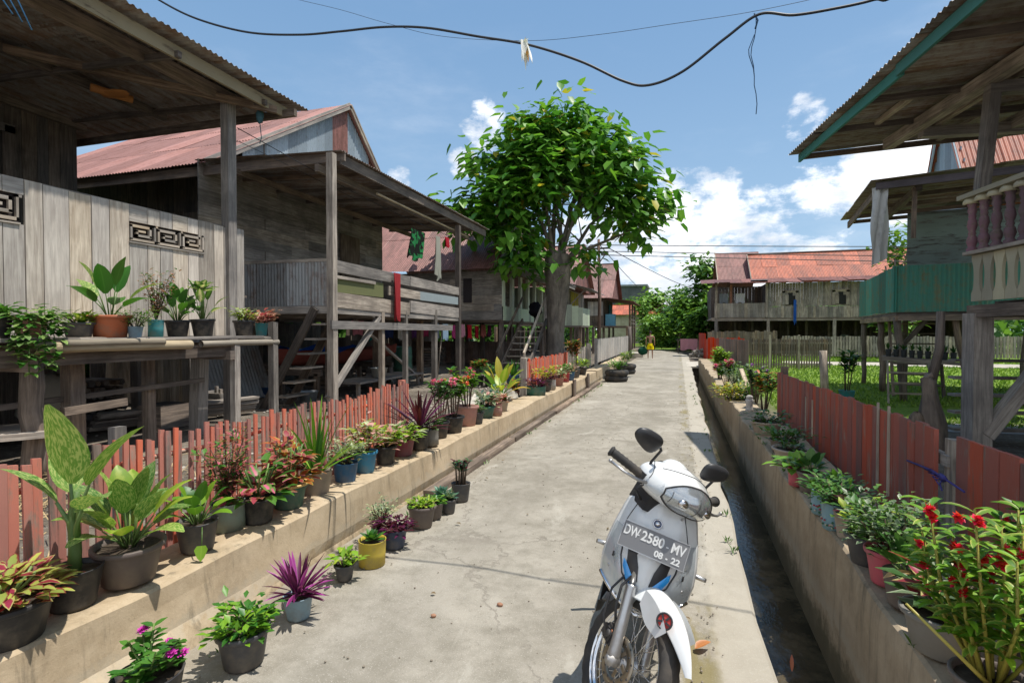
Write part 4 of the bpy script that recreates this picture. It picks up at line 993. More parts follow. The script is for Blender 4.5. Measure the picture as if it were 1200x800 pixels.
Lb(mb, 'purlins', PALEW, A)
mb = MB(); mb.beam((.12, -6.2, 4.0), (.12, 1.9, 4.02), .12, .13); mb.beam((.36, -5, 4.05), (.36, 1.6, 4.05), .06, .07); mb.beam((1.2, -5, 4.0), (1.2, 1.6, 4.0), .12, .15); mb.beam((.1, .0, 3.92), (4, .0, 3.92), .1, .12); mb.beam((.2, 1.3, 3.95), (3.5, 1.3, 3.95), .12, .12); Lb(mb, 'wall_plate', GREY, A)
A.rotation_euler = (0, 0, math.radians(8))
# ---------------------------------------------------------------- house B
B = thing('stilt_house', 'second right stilt house with teal corrugated balcony box and grey green plank wall', 'house', (3.76, 11.3, 0), 'wooden stilt houses')
mb = MB(); corr(mb, (0, 3.75, 2.66), (0, -1, 0), (0, 0, -1), 3.75, .78, pl=2, per=.066, amp=.008); corr(mb, (0, -.0, 2.66), (1, 0, 0), (0, 0, -1), 2.4, .79, pl=2, pw=1.2, per=.066, amp=.008)
Lb(mb, 'balcony_screen', TEALR, B)
mb = MB(); mb.box((.03, .04, 1.78), (5, 3.7, 1.85)); mb.beam((.05, -.0, 1.74), (4, -.0, 1.74), .08, .1); mb.beam((.05, 0, 1.74), (.05, 3.7, 1.74), .08, .1); Lb(mb, 'deck', BROWN, B)
mb = MB(); boards(mb, (.43, 1.26), (6, 1.26), 1.86, 3.85, .24, horiz=True, gap=-.004); Lb(mb, 'wall', GREENW, B)
mb = MB(); boards(mb, (2.3, 1.3), (2.3, 5), 1.86, 3.85, .24, horiz=True, gap=-.004); Lb(mb, 'front_wall', GREENW, B)
mb = MB(); corr(mb, (2.6, -1.45, 4.04), (0, 1, 0), (-1, 0, -.04), 3.3, 3.22); Lb(mb, 'porch_roof', DARKR, B)
mb = MB(); mb.beam((-.55, -1.42, 3.84), (3, -1.42, 3.93), .03, .11); Lb(mb, 'fascia', wood('purple_grey', (.10, .08, .09), (.22, .18, .2)), B)
mb = MB(); mb.beam((-.5, -1.4, 3.80), (-.5, 1.85, 3.80), .035, .13)
for y in (-1.2, -.4, .4, 1.2, 1.8): mb.beam((-.5, y, 3.85), (3, y, 3.95), .05, .07)
mb.beam((.05, -1.3, 3.78), (.05, 1.8, 3.78), .08, .1); Lb(mb, 'rafters', BROWN, B)
lpost(B, (-.0, -1.2, 3.0), (-.0, -1.25, 3.8), .06, BROWN, name='bracket')
gx = 1.45
for (ya, yb, dy) in ((1.5, 2.9, 1), ):
    mb = MB(); s0 = 1.55
    corr(mb, (gx-.08, 2.9, 6.55), (1, 0, 0), (0, -1, -s0*.95), 5, 2.55); Lb(mb, 'roof', ORANGER, B)
    mb = MB(); corr(mb, (gx-.08, 2.9, 6.55), (1, 0, 0), (0, 1, -s0*.95), 5, 2.6); Lb(mb, 'rear_roof', ORANGER, B)
mb = MB(); y = 1.55
while y < 4.25:
    zt = 6.5-abs(y+.1-2.9)*1.47; mb.box((gx-.01, y, 3.9), (gx+.01, y+.19, max(4.0, zt))); y += .2
Lb(mb, 'gable', BLUEG, B)
mb = MB(); mb.beam((gx-.09, 1.35, 4.2), (gx-.09, 2.9, 6.5), .03, .10); mb.beam((gx-.09, 2.9, 6.5), (gx-.09, 4.5, 4.2), .03, .12); Lb(mb, 'bargeboard', wood('bluewhite_trim', (.2, .22, .24), (.35, .38, .4), paint=(.40, .48, .52), wear=.4), B)
for (x, y, dx, w_) in ((.05, .1, .12, .12), (.08, 3.6, 0, .11), (.1, 1.8, .05, .13), (.9, .1, .25, .10), (1.9, .1, -.1, .12), (2.0, 3, 0, .13), (.9, 3.6, 0, .12), (3.2, 1.5, 0, .13)):
    lpost(B, (x+dx, y, GZ), (x, y, 1.76), w_, BROWN, rd=True)
lpost(B, (.05, .5, 1.0), (.55, .2, 1.75), .07, DARKW, name='brace')
mb = MB()
for k in range(7): mb.beam((.2, 1.0+.06*k, .45+.2*k), (.95, 1.0+.06*k, .45+.2*k), .09, .025)
for x in (.18, .98): mb.beam((x, .95, .22), (x, 1.45, 1.8), .04, .09)
Lb(mb, 'stair', BROWN, B)
B.rotation_euler = (0, 0, math.radians(-7.5))
mb = MB()
P0 = V((2.98, 9.98, 3.82)); 
for sg in (0, .012):
    P = []
    for i in range(9):
        t = i/8; P.append([P0+V((.26*j/8*.9+.02*math.sin(j*2+i)+.02*t, sg+.03*math.sin(j*1.4+i*.8)+.06*t, -1.16*t-(.10*(1-j/8) if i == 8 else 0)+(.03*j/8))) for j in range(9)])
    mb.grid(P, 0, .5, True)
tag(mb.build('hanging_sheet', tin('white_sheet', (.56, .57, .55), (.25, .24, .23), .36, spot=1.2)), 'whitish crumpled sheet hanging from the corner of the second right porch roof', 'sheet')
# shelf of seedlings under house B
sh = thing('plant_shelf', 'slatted shelf of dark seedling pots hung beneath the teal balcony', 'shelf', (3.6, 10.6, GZ))
mb = MB(); mb.beam((3.45, 10.9, 1.06), (4.35, 10.5, 1.0), .35, .02); mb.beam((3.4, 10.75, 1.02), (4.35, 10.32, .97), .03, .05); mb.build('shelf_board', GREY, sh)
mb = MB()
for k in range(9):
    x, y = 3.5+.1*k, 10.78-.044*k
    mb.lathe([(.035, 1.06), (.045, 1.19), (.04, 1.19)], 10, (x, y, -.005*k))
mb.build('seedling_pots', flatm('black_pot_far', (.025, .028, .025)), sh)
mb = MB()
for k in range(9):
    x, y = 3.5+.1*k, 10.78-.044*k
    for q in range(12): mb.leaf((x, y, 1.18-.005*k), (rnd.uniform(-1, 1), rnd.uniform(-1, 1), rnd.uniform(.4, 2)), rnd.uniform(.07, .16), .03, .6, 2)
mb.build('seedlings', leafm('seedling_leaf', (.035, .10, .02)), sh)
ld = thing('ladder', 'small pale wooden ladder standing under the teal balcony', 'ladder', (3.9, 11.9, GZ))
mb = MB()
for (xa, xb) in ((3.55, 3.62), (4.28, 4.22)): mb = MB(); mb.beam((xa, 10.9, .22), (xb, 11.2, 1.05), .03, .045); mb.build('rail', PALEW, ld)
mb = MB()
for k in range(4): mb.beam((3.58, 10.97+.07*k, .40+.18*k), (4.26, 10.97+.07*k, .40+.18*k), .03, .03)
mb.build('rungs', PALEW, ld)
# stump
mb = MB(); P = []; c0 = on(1093, 500, 1, 6.9); nx_, ny_ = c0.x, 6.9
for i in range(9):
    t = i/8; z = .2+.78*t; r0 = .085+.04*(1-t)**2+.03*math.sin(t*5); P.append([V((nx_+(r0+.025*math.sin(3*a+t*4)+.012*math.sin(7*a))*math.cos(a)-.05*t, ny_+(r0+.02*math.sin(4*a))*math.sin(a), z+.02*math.sin(2*a)*t)) for a in [2*math.pi*j/18 for j in range(18)]])
mb.grid(P, 0, .5, True, close=True); mb.grid([[V((nx_-.05+.001*math.cos(2*math.pi*j/18), ny_, .99)) for j in range(18)], P[-1]], 0, .5, True, close=True)
mb.blob((nx_-.17, ny_-.05, .5), .07, .06, .12, 9, 7, bump_=.15, seed=3)
tag(mb.build('tree_stump', wood('stump_bark', (.13, .09, .06), (.34, .25, .17), grain=5)), 'gnarled brown tree stump standing behind the red fence', 'stump')
mb = MB(); mb.tube([(nx_+.02, ny_+.1, .95), (nx_+.10, ny_+.12, 1.3), (nx_+.11, ny_+.13, 1.72)], [.05, .045, .04], 9); mb.tube([(nx_+.02, ny_+.1, .98), (nx_-.02, ny_+.1, 1.02)], .05, 8)
tag(mb.build('prop_pole', BROWN), 'curved dark pole rising from the top of the gnarled stump', 'pole')
# ---------------------------------------------------------------- house C (end of lane, right)
C_ = thing('stilt_house', 'long weathered stilt house with rust orange roof facing the lane beyond the lawn', 'house', (7, 36, GZ), 'wooden stilt houses')
def P34(u, v): return on(u, v, 1, 34)
mb = MB(); boards(mb, (4.95, 34.02), (15, 34.02), 2.95, 4.30, .14, jit=.02); boards(mb, (4.95, 34.0), (15, 34.0), 2.30, 2.93, .14, jit=.02); mb.build('wall', GREY, C_)
mb = MB(); boards(mb, (2.05, 34.0), (4.9, 34.0), 2.32, 3.16, .15, jit=.01); mb.build('veranda_rail', PALEW if False else wood('veranda_board', (.22, .19, .15), (.42, .37, .30)), C_)
mb = MB(); boards(mb, (2.0, 36.2), (4.9, 36.2), 2.3, 4.3, .2); boards(mb, (4.9, 34), (4.9, 40), 2.3, 4.3, .2); boards(mb, (2, 36.2), (2, 41), 2.3, 4.3, .2); mb.build('inner_wall', DARKW, C_)
for u in (926, 985, 1062):
    p = P34(u, 352); x = p.x
    if x > 14: continue
    f = MB(); f.box((x-.42, 33.93, 3.02), (x-.26, 33.98, 3.82)); f.box((x+.26, 33.93, 3.02), (x+.42, 33.98, 3.82)); f.box((x-.42, 33.93, 3.72), (x+.42, 33.98, 3.86))
    f.box((x-.27, 33.94, 3.55), (x-.12, 33.975, 3.73)); f.box((x+.12, 33.94, 3.55), (x+.27, 33.975, 3.73))
    wf = f.build('window', GREY, C_); f = MB(); f.box((x-.26, 33.955, 3.02), (x+.26, 33.97, 3.72)); f.build('opening', flatm('black_opening', (.012, .012, .012)), wf)
    f = MB(); f.box((x-.27, 33.9, 3.04), (x-.1, 33.94, 3.6)); f.build('shutter', PALEW if u == 926 else GREY, wf)
mb = MB(); mb.box((1.9, 34.05, 2.2), (15, 41, 2.3)); mb.beam((1.9, 33.98, 2.15), (12, 33.98, 2.15), .1, .07); mb.build('deck', PALEW, C_)
for x in (2.15, 5.0, 8.4, 12.2): post(C_, (x, 34.0, GZ), (x, 34.0, 2.2), .15, GREY)
for x in (2.15, 4.9): post(C_, (x, 33.96, 2.3), (x, 33.96, 4.3), .12, GREY)
for y in (36, 38.5):
    for x in (2.4, 3.4, 4.4, 5.4, 6.4, 7.4, 8.6, 10, 11.5, 13): post(C_, (x, y, GZ), (x, y, 2.2), .13, DARKW)
post(C_, (3.0, 34.3, 2.3), (3.0, 34.3, 4.3), .12, wood('orange_post', (.3, .1, .04), (.5, .2, .08)))
mb = MB(); corr(mb, (1.3, 34.6, 4.62), (1, 0, 0), (0, -1, -.22), 14.5, 1.5, tilt=.02); mb.build('porch_roof', REDR, C_)
mb = MB(); mb.box((4.0, 33.3, 4.43), (4.9, 33.9, 4.46)); mb.build('patch_sheet', flatm('pale_patch', (.5, .52, .55)), C_)
mb = MB(); corr(mb, (4.2, 37.0, 6.38), (1, 0, 0), (0, -1, -.78), 10.5, 3.1, tilt=.012); mb.build('roof', ORANGER, C_)
mb = MB(); corr(mb, (4.2, 37.0, 6.38), (1, 0, 0), (0, 1, -.68), 10.5, 2.9); mb.build('rear_roof', ORANGER, C_)
mb = MB(); corr(mb, (2.35, 38.2, 6.7), (1, 0, 0), (0, -1, -.72), 2.6, 3.6); corr(mb, (2.35, 38.2, 6.7), (1, 0, 0), (0, 1, -.8), 2.6, 3.4); mb.build('upper_roof', REDR, C_)
mb = MB(); mb.beam((2.3, 34.8, 4.4), (2.3, 38.2, 6.75), .05, .12); mb.beam((4.16, 34.6, 4.5), (4.16, 37, 6.38), .05, .12); mb.beam((4.2, 37, 6.43), (14.7, 37, 6.43), .2, .05); mb.build('bargeboard', PALEW, C_)
mb = MB(); boards(mb, (1.9, 40.2), (15, 40.2), .2, 2.25, .25, gap=-.005); boards(mb, (15, 34.2), (15, 40.2), .2, 2.25, .25, gap=-.005); mb.build('under_backdrop', DARKW, C_)  # added dark boards stand for the shade beneath this house
mb = MB(); mb.beam((10.2, 33.9, .6), (12.2, 33.9, 2.1), .1, .12); mb.build('stair_rail', GREY, C_)
mb = MB(); mb.box((9.5, 37, 1.1), (9.9, 37.4, 1.3)); tag(mb.build('crate', flatm('dim_grey', (.2, .22, .24))), 'grey crate in the dark below the orange-roofed house', 'crate')
garment('cloth', 'long strip of blue cloth hanging from a window of the orange-roofed house', 'cloth', (P34(931, 358).x, 33.85, 3.3), .14, 1.35, cloth('blue_strip', (.03, .12, .45)), yaw=0)
for i, (x, c) in enumerate(((2.6, 'grey'), (3.5, 'white'))):
    garment('cloth', '%s cloth airing on the far veranda rail' % c, 'cloth', (x, 34.3, 3.75), .5, .55, cloth('veranda_'+c, (.5, .5, .5) if c == 'white' else (.2, .22, .24)), yaw=0)
RED_ = plastic('red_plastic', (.40, .03, .03))
for k in range(5):
    x = 5.0+k*.75; c = thing('plastic_stool', 'red plastic stool under the orange-roofed house', 'stool', (x, 35.2, GZ), 'red stools under the far house')
    mb = MB(); mb.box((x-.17, 35.03, .62), (x+.17, 35.37, .66)); mb.build('seat', RED_, c)
    for sx in (-1, 1):
        for sy in (-1, 1):
            mb = MB(); mb.beam((x+sx*.17, 35.2+sy*.17, .22), (x+sx*.13, 35.2+sy*.13, .63), .04, .04); mb.build('leg', RED_, c)
# ================================================================== fences
SG = 'fences along the lane'
f1 = thing('picket_fence', 'salmon painted bamboo picket fence along the left pot wall', 'fence', (-2.74, 2, GZ), SG)
mb = MB(); y = -.4; XFc = -2.74; k = 0
while y < 5.0:
    pair = 2 if rnd.random() < .6 or y < 2.2 else 1
    for q in range(pair):
        w_ = rnd.uniform(.022, .032)*(1.3 if y < 1.9 else 1); t_ = .93+rnd.uniform(-.03, .025)+(.03 if y > 4.3 else 0); sx = rnd.uniform(-.012, .012); tl = rnd.uniform(-.014, .014)
        c = [V((XFc+.006*(1 if i & 1 else -1)+sx, y+(w_ if i & 2 else 0)+tl*(1 if i & 4 else 0), (t_-(.006 if i & 2 else 0)) if i & 4 else .27)) for i in range(8)]
        mb.hexa(c, 0, None, dims=(.024, w_, .7)); y += w_+.003
    y += rnd.uniform(.012, .036)
mb.build('pickets', SALMON, f1)
for (z, x) in ((.80, -.03), (.42, -.03)):
    mb = MB(); n_ = 24; mb.tube([(XFc+x, -.4+5.4*i/n_, z+.008*math.sin(i*1.3)) for i in range(n_+1)], [.014*rnd.uniform(.85, 1.15) for i in range(n_+1)], 8); mb.build('rail', SALMON, f1)
for y in (2.02, 5.02, .0): post(f1, (XFc-.07, y, .2), (XFc-.07, y, 1.0 if y == 2.02 else .98), .055, GREY if y == 2.02 else SALMON)
# fence near the tree
f2 = thing('board_fence', 'short bright salmon bark fence by the stairs and big tree', 'fence', (-2.8, 10.4, GZ), SG)
Ya, Yb = on(616, 430, 0, -2.74).y, on(664, 430, 0, -2.74).y
mb = MB(); boards(mb, (-2.72, Ya), (-2.72, Yb), .38, .95, .06, gap=.004, jit=.03); mb.build('panel', wood('salmon_bark', (.38, .25, .18), (.55, .42, .34), paint=(.60, .13, .08), wear=.47, grain=9), f2)
post(f2, (-2.74, Ya-.12, .2), (-2.74, Ya-.12, 1.0), .10, GREY); post(f2, (-2.78, (Ya+Yb)/2, .2), (-2.78, (Ya+Yb)/2, .95), .05, GREY)
f3 = thing('board_fence', 'grey weathered board fence between the salmon bark fence and whitish fence', 'fence', (-2.8, 14, GZ), SG)
Yc = on(688, 430, 0, -2.74).y
mb = MB(); boards(mb, (-2.74, Yb+.05), (-2.74, Yc), .3, .98, .12, jit=.05); mb.build('panel', GREY, f3); post(f3, (-2.7, Yc+.05, .2), (-2.7, Yc+.05, 1.12), .12, GREY)
f4 = thing('woven_fence', 'whitish woven bamboo fence on the far left wall', 'fence', (-2.8, 19, GZ), SG)
Yd, Ye = on(699, 430, 0, -2.74).y, on(735, 430, 0, -2.74).y
mb = MB(); boards(mb, (-2.70, Yd), (-2.70, Ye), .42, 1.22, .05, gap=.002, jit=.03); mb.build('panel', wood('white_bamboo', (.34, .31, .27), (.62, .58, .52), stain=.3), f4)
for y in (Yd-.1, (Yd+Ye)/2): post(f4, (-2.74, y, .2), (-2.74, y, 1.25), .10, GREY)
mb = MB(); mb.tube([(-2.62, Ye+.15, .0), (-2.6, Ye+.17, .9), (-2.64, Ye+.15, 1.75)], [.11, .10, .10], 9); tag(mb.build('trunk_post', BROWN), 'thick reddish brown post at the far end of the whitish fence', 'post')
mb = MB(); mb.box((-2.7, Ye+.4, 0), (-1.9, Ye+2.2, .26)); tag(mb.build('concrete_step', PALEC), 'concrete block step beyond the whitish fence', 'step')
# vertical dark boards leaning on left wall
for (u, lb) in ((673, 'nearer'), (689, 'farther')):
    y = on(u, 440, 0, -2.2).y; mb = MB(); mb.box((-2.22, y-.1, .0), (-2.17, y+.12, .42), jit=.01); tag(mb.build('upright_board', BROWN), '%s dark board standing against the left wall below the bark fence' % lb, 'board')
# right: red plank fence, two panels
f5 = thing('plank_fence', 'long dark red plank fence panel behind the shaded pots', 'fence', (1.36, 5.8, GZ), SG)
mb = MB(); boards(mb, (1.36, 3.47), (1.36, 8.32), .30, .93, .125, gap=.007, jit=.012, zf=lambda t: (.30, .96-.04*t)); mb.build('panel', REDP, f5)
mb = MB(); mb.beam((1.40, 3.4, .80), (1.40, 8.3, .78), .04, .06); mb.beam((1.40, 3.4, .42), (1.40, 8.3, .42), .04, .06); mb.build('rail', GREY, f5)
post(f5, (1.44, 3.42, .2), (1.44, 3.42, .92), .09, GREY); post(f5, (1.44, 8.32, .2), (1.44, 8.32, 1.0), .09, BROWN)
for y in (6.2, 6.5, 4.3, 4.1): 
    mb = MB(); mb.box((1.335, y, .4), (1.348, y+.018, .78 if y > 5 else 1.0)); mb.build('stick', PALEW, f5)
f6 = thing('plank_fence', 'nearest dark red plank fence panel behind the red flowers', 'fence', (1.38, 1.5, GZ), SG)
mb = MB(); boards(mb, (1.40, -.8), (1.385, 3.30), .28, .95, .15, gap=.006, jit=.012); mb.build('panel', REDP, f6)
mb = MB(); mb.beam((1.43, -.8, .80), (1.43, 3.4, .80), .04, .06); mb.build('rail', GREY, f6)
mb = MB(); mb.tube([(1.33, 3.1, .72), (1.335, 3.45, .735), (1.34, 3.8, .71)], .006, 5); mb.blob((1.33, 3.32, .73), .012, .035, .018, 8, 6, bump_=.4)
for k in range(5): mb.tube([(1.33, 3.32, .73), (1.31-.01*k, 3.30+.02*k, .70+.015*k), (1.30, 3.25+.03*k, .68+.02*k)], .004, 4)
tag(mb.build('twine', flatm('purple_twine', (.06, .05, .22))), 'dark purple twine knotted across the gap in the red fence', 'twine')
# grey post standing in lawn
p = on(967, 455, 2, GZ)
mb = MB(); c0 = on(966, 430, 1, 9.6); mb.tube([(c0.x+.02, 9.6, .2), (c0.x, 9.6, .75), (c0.x-.02, 9.6, 1.19)], [.065, .06, .058], 10)
tag(mb.build('fence_stake', GREY), 'round grey wooden stake standing behind the red fence', 'stake')
# wooden picket fence across the lawn
f7 = thing('picket_fence', 'brown see-through picket fence crossing the far side of the lawn', 'fence', (4, 19.5, GZ), SG)
a_, b_ = on(880, 433, 2, .2), on(975, 433, 2, .2)
d = (b_-a_); n_ = int(d.length/.085)
mb = MB()
for i in range(n_):
    q = a_+d*(i/n_); t_ = 1.24+rnd.uniform(-.04, .04); mb.beam((q.x, q.y, .25), (q.x, q.y, t_), .045, .018, up=(0, 1, 0))
mb.build('pickets', BROWN, f7)
mb = MB(); boards(mb, (a_.x, a_.y+.04), (b_.x, b_.y+.04), .75, 1.22, .12, jit=.03); mb.build('upper_boards', BROWN, f7)
mb = MB()
for z in (.38, .80, 1.1): mb.beam((a_.x, a_.y+.02, z), (b_.x, b_.y+.02, z), .03, .06)
mb.build('rail', GREY, f7)
for u in (902, 936): q = on(u, 433, 1, a_.y-.1); post(f7, (q.x, q.y, .2), (q.x, q.y, 1.38), .06, PALEW)
f8 = thing('picket_fence', 'long grey picket fence in front of the orange-roofed house', 'fence', (9, 29, GZ), SG)
mb = MB(); x = 4.9
while x < 17: mb.box((x, 28.98, .3), (x+.10, 29.0, 1.26+rnd.uniform(-.03, .03))); x += .125
mb.box((4.9, 29.0, 1.0), (17, 29.04, 1.07)); mb.box((4.9, 29.0, .5), (17, 29.04, .57)); mb.build('pickets', GREY, f8)
f9 = thing('board_fence', 'brown board fence running beside the overgrown flower bed', 'fence', (2, 20, GZ), SG)
a_, b_ = on(881, 434, 2, .2), on(850, 418, 2, .2); b_ = V((1.75, 25.5, .2))
mb = MB(); boards(mb, (a_.x-.1, a_.y), (b_.x, b_.y), .3, 1.2, .13, jit=.02); mb.build('panel', wood('brown_pink_board', (.18, .11, .08), (.36, .24, .19)), f9)
f10 = thing('board_fence', 'short bright red fence at the end of the drain', 'fence', (2, 28, GZ), SG)
mb = MB(); boards(mb, (1.35, 29.2), (3.2, 29.0), .1, 1.15, .1, jit=.06); boards(mb, (1.1, 31.5), (1.35, 29.2), .1, 1.35, .1, jit=.06); mb.build('panel', wood('bright_red_board', (.2, .08, .06), (.36, .18, .14), paint=(.42, .055, .035), wear=.34), f10)
f11 = thing('board_fence', 'dark brown fence in front of the far veranda', 'fence', (3, 32, GZ), SG)
mb = MB(); boards(mb, (1.6, 32.4), (5.2, 32.2), .2, 1.5, .12, jit=.05); mb.build('panel', BROWN, f11)
# ================================================================== plants
LM = dict(
 green=('lf_green', (.055, .17, .02), (.10, .26, .04), 'plain'), dark=('lf_dark', (.045, .12, .025), (.08, .18, .04), 'plain'), bright=('lf_bright', (.14, .30, .02), (.26, .42, .04), 'plain'),
 lime=('lf_lime', (.24, .36, .03), (.38, .46, .06), 'mid'), variegated=('lf_varieg', (.08, .20, .035), (.34, .42, .14), 'spot'), dumb=('lf_dumb', (.12, .25, .035), (.34, .42, .12), 'spot'),
 cream=('lf_cream', (.12, .24, .05), (.62, .60, .34), 'mid'), coleus=('lf_coleus', (.24, .025, .035), (.36, .34, .12), 'edge'), coleusg=('lf_coleusg', (.34, .38, .08), (.24, .03, .04), 'edge'),
 pinkred=('lf_pinkred', (.38, .06, .09), (.36, .22, .10), 'edge'), pinkgr=('lf_pinkgr', (.10, .20, .04), (.55, .12, .18), 'mid'), orange=('lf_orange', (.42, .10, .03), (.40, .30, .05), 'edge'),
 purple=('lf_purple', (.10, .012, .06), (.24, .03, .15), 'plain'), violet=('lf_violet', (.28, .03, .20), (.40, .12, .30), 'edge'), maroon=('lf_maroon', (.07, .010, .018), (.16, .02, .04), 'plain'),
 teal=('lf_teal', (.07, .17, .12), (.14, .26, .20), 'plain'), greyg=('lf_greyg', (.12, .18, .09), (.30, .36, .22), 'edge'), yellow=('lf_yellow', (.45, .36, .04), (.55, .48, .10), 'plain'), pale=('lf_pale', (.26, .34, .14), (.55, .56, .36), 'spot'),
 pinkpale=('lf_pinkpale', (.55, .24, .22), (.62, .45, .36), 'spot'), shadeg=('lf_shadeg', (.085, .19, .03), (.15, .26, .05), 'plain'))
def lm(k): a = LM[k]; return leafm(a[0], a[1], a[2], a[3])
STEM = leafm('stem_green', (.14, .22, .06), (.2, .28, .1), tr=.1); TWIG = flatm('twig_brown', (.13, .09, .06)); SOIL = concrete('potting_soil', (.035, .025, .018), (.09, .07, .05), scale=8)
PC = dict(black=(.022, .022, .024), dgrey=(.06, .06, .065), brown=(.12, .095, .085), bag=(.30, .25, .20), beige=(.34, .28, .22), terracotta=(.46, .13, .055), terra2=(.36, .16, .12), pinkterra=(.40, .20, .17), green=(.03, .12, .09), blue=(.02, .10, .22), sky=(.03, .21, .38),
          maroon=(.22, .045, .07), yellow=(.50, .38, .05), bluegrey=(.22, .33, .40), teal=(.04, .24, .26), grey=(.22, .21, .19), white=(.5, .5, .48), pink=(.52, .10, .14), tingreen=(.20, .26, .22), navy=(.03, .05, .10), bluetin=(.20, .36, .44), redp=(.45, .04, .05), palegrey=(.42, .40, .38), purplep=(.25, .12, .22))
FLW = []
def fbuild(root, mat):
    for q in FLW[:60]: q.build('flower', mat, root, org=LOC)
    FLW.clear()
def flower(mb_, p, r_, mi=0, n_=7, d=(0, 0, 1), ruffle=1):
    d = V(d).normalized(); x = d.orthogonal().normalized(); y = d.cross(x); mb = MB(); FLW.append(mb)
    for k in range(n_):
        a = 2*math.pi*k/n_+rnd.random()*.5
        for lay in range(ruffle): mb.leaf(V(p)+d*.2*r_*lay, (x*math.cos(a+lay)+y*math.sin(a+lay))+d*(.25+.7*lay), r_*(1-.2*lay), r_*.75, .4, 2, 'broad', .2, mi)
def foliage(root, kind, S, H, z0, mats, dens=1.0, flw=None, lsz=1.0, lean=(0, 0)):
    """S spread radius, H height above soil level z0; built in the pot's own space"""
    mb = MB(); st = MB(); fl = MB(); ms = [lm(k) for k in mats]; nm = len(ms)
    if kind == 'broad':          # arching paddle leaves on stalks
        n_ = int(11*dens)
        for i in range(n_):
            a = i*2.4+rnd.uniform(-.3, .3); t = (i+.5)/n_; el = .35+1.1*t
            d = V((math.cos(a)*math.cos(el)+lean[0]*.3, math.sin(a)*math.cos(el)+lean[1]*.3, math.sin(el))); pl_ = H*(.35+.35*t); b = V((math.cos(a)*.02, math.sin(a)*.02, z0)); e = b+V((d.x*pl_*.8, d.y*pl_*.8, pl_*(.6+.4*t)))
            st.tube([b, b.lerp(e, .5)+V((0, 0, .04*H)), e], [.007*lsz, .006*lsz, .004*lsz], 5)
            mb.leaf(e, V((math.cos(a)*(1.1-t*.8), math.sin(a)*(1.1-t*.8), .5+.9*t)), (.55*S+.25*H)*rnd.uniform(.8, 1.1)*lsz, .30*S*lsz+.03, .9, 6, 'broad', .22, rnd.randrange(nm), wave=.06)
    elif kind == 'strap':
        for i in range(int(26*dens)):
            a = rnd.uniform(0, 6.28); el = rnd.uniform(.5, 1.5); L_ = H*rnd.uniform(.75, 1.25)
            mb.leaf((math.cos(a)*.02, math.sin(a)*.02, z0-.01), (math.cos(a)*math.cos(el), math.sin(a)*math.cos(el), math.sin(el)), L_, .030*lsz, rnd.uniform(.3, 1.2), 6, 'strap', .35, rnd.randrange(nm))
    elif kind == 'spike':
        for i in range(int(46*dens)):
            a = rnd.uniform(0, 6.28); el = rnd.uniform(.1, 1.45); L_ = (S*math.cos(el)+H*math.sin(el))*rnd.uniform(.8, 1.1); zz_ = z0+rnd.random()*H*.25
            mb.leaf((math.cos(a)*.015, math.sin(a)*.015, zz_), (math.cos(a)*math.cos(el), math.sin(a)*math.cos(el), math.sin(el)), L_, .028*lsz, .25, 4, 'lance', .4, rnd.randrange(nm))
        st.tube([(0, 0, z0-.02), (0, 0, z0+H*.25)], .015, 6)
    elif kind in ('bush', 'fine'):
        n_ = int((150 if kind == 'bush' else 420)*dens); ls = (.055 if kind == 'bush' else .026)*lsz
        ns = 9
        tips = []
        for i in range(ns):
            a = i*2.4; q = S*rnd.uniform(.3, .85); e = V((math.cos(a)*q+lean[0]*H, math.sin(a)*q+lean[1]*H, z0+H*rnd.uniform(.55, .95))); b = V((math.cos(a)*.02, math.sin(a)*.02, z0))
            st.tube([b, b.lerp(e, .5)+V((0, 0, .05*H)), e], [.006, .005, .003], 5); tips.append((b, e))
        for i in range(n_):
            b, e = rnd.choice(tips); t = rnd.uniform(.25, 1.05)**.7; c = b.lerp(e, t)+V((rnd.gauss(0, 1), rnd.gauss(0, 1), rnd.gauss(0, .8)))*S*.20
            a = rnd.uniform(0, 6.28); d = V((c.x*2.0/S+math.cos(a), c.y*2.0/S+math.sin(a), rnd.uniform(-.2, .9)))
            mb.leaf(c, d, ls*rnd.uniform(.7, 1.4), ls*rnd.uniform(.5, .8), .5, 2, 'broad', .25, rnd.randrange(nm))
        if flw:
            for i in range(flw[1]):
                b, e = rnd.choice(tips); c = e+V((rnd.gauss(0, S*.15), rnd.gauss(0, S*.15), rnd.uniform(0, S*.15))); flower(fl, c, flw[2], 0, 7, (rnd.uniform(-.6, .6), -.7, .8), 2)
    elif kind == 'coleus':
        for i in range(int(95*dens)):
            a = rnd.uniform(0, 6.28); q = S*math.sqrt(rnd.random()); zt = z0+H*rnd.uniform(.1, 1)*(1-.5*(q/S)**2); c = V((math.cos(a)*q*.9, math.sin(a)*q*.9, zt))
            mb.leaf(c, (math.cos(a)*(.4+q/S), math.sin(a)*(.4+q/S), rnd.uniform(-.1, .7)), .085*lsz*rnd.uniform(.7, 1.25), .065*lsz*rnd.uniform(.8, 1.1), .8, 3, 'heart', .2, rnd.randrange(nm), wave=.08)
        for i in range(8): a = i*.8; st.tube([(0, 0, z0), (math.cos(a)*S*.35, math.sin(a)*S*.35, z0+H*.5), (math.cos(a)*S*.5, math.sin(a)*S*.5, z0+H*.8)], .006, 5)
    elif kind == 'tall':         # upright stems, leaves in the upper part, flowers at the tips
        ns = 7
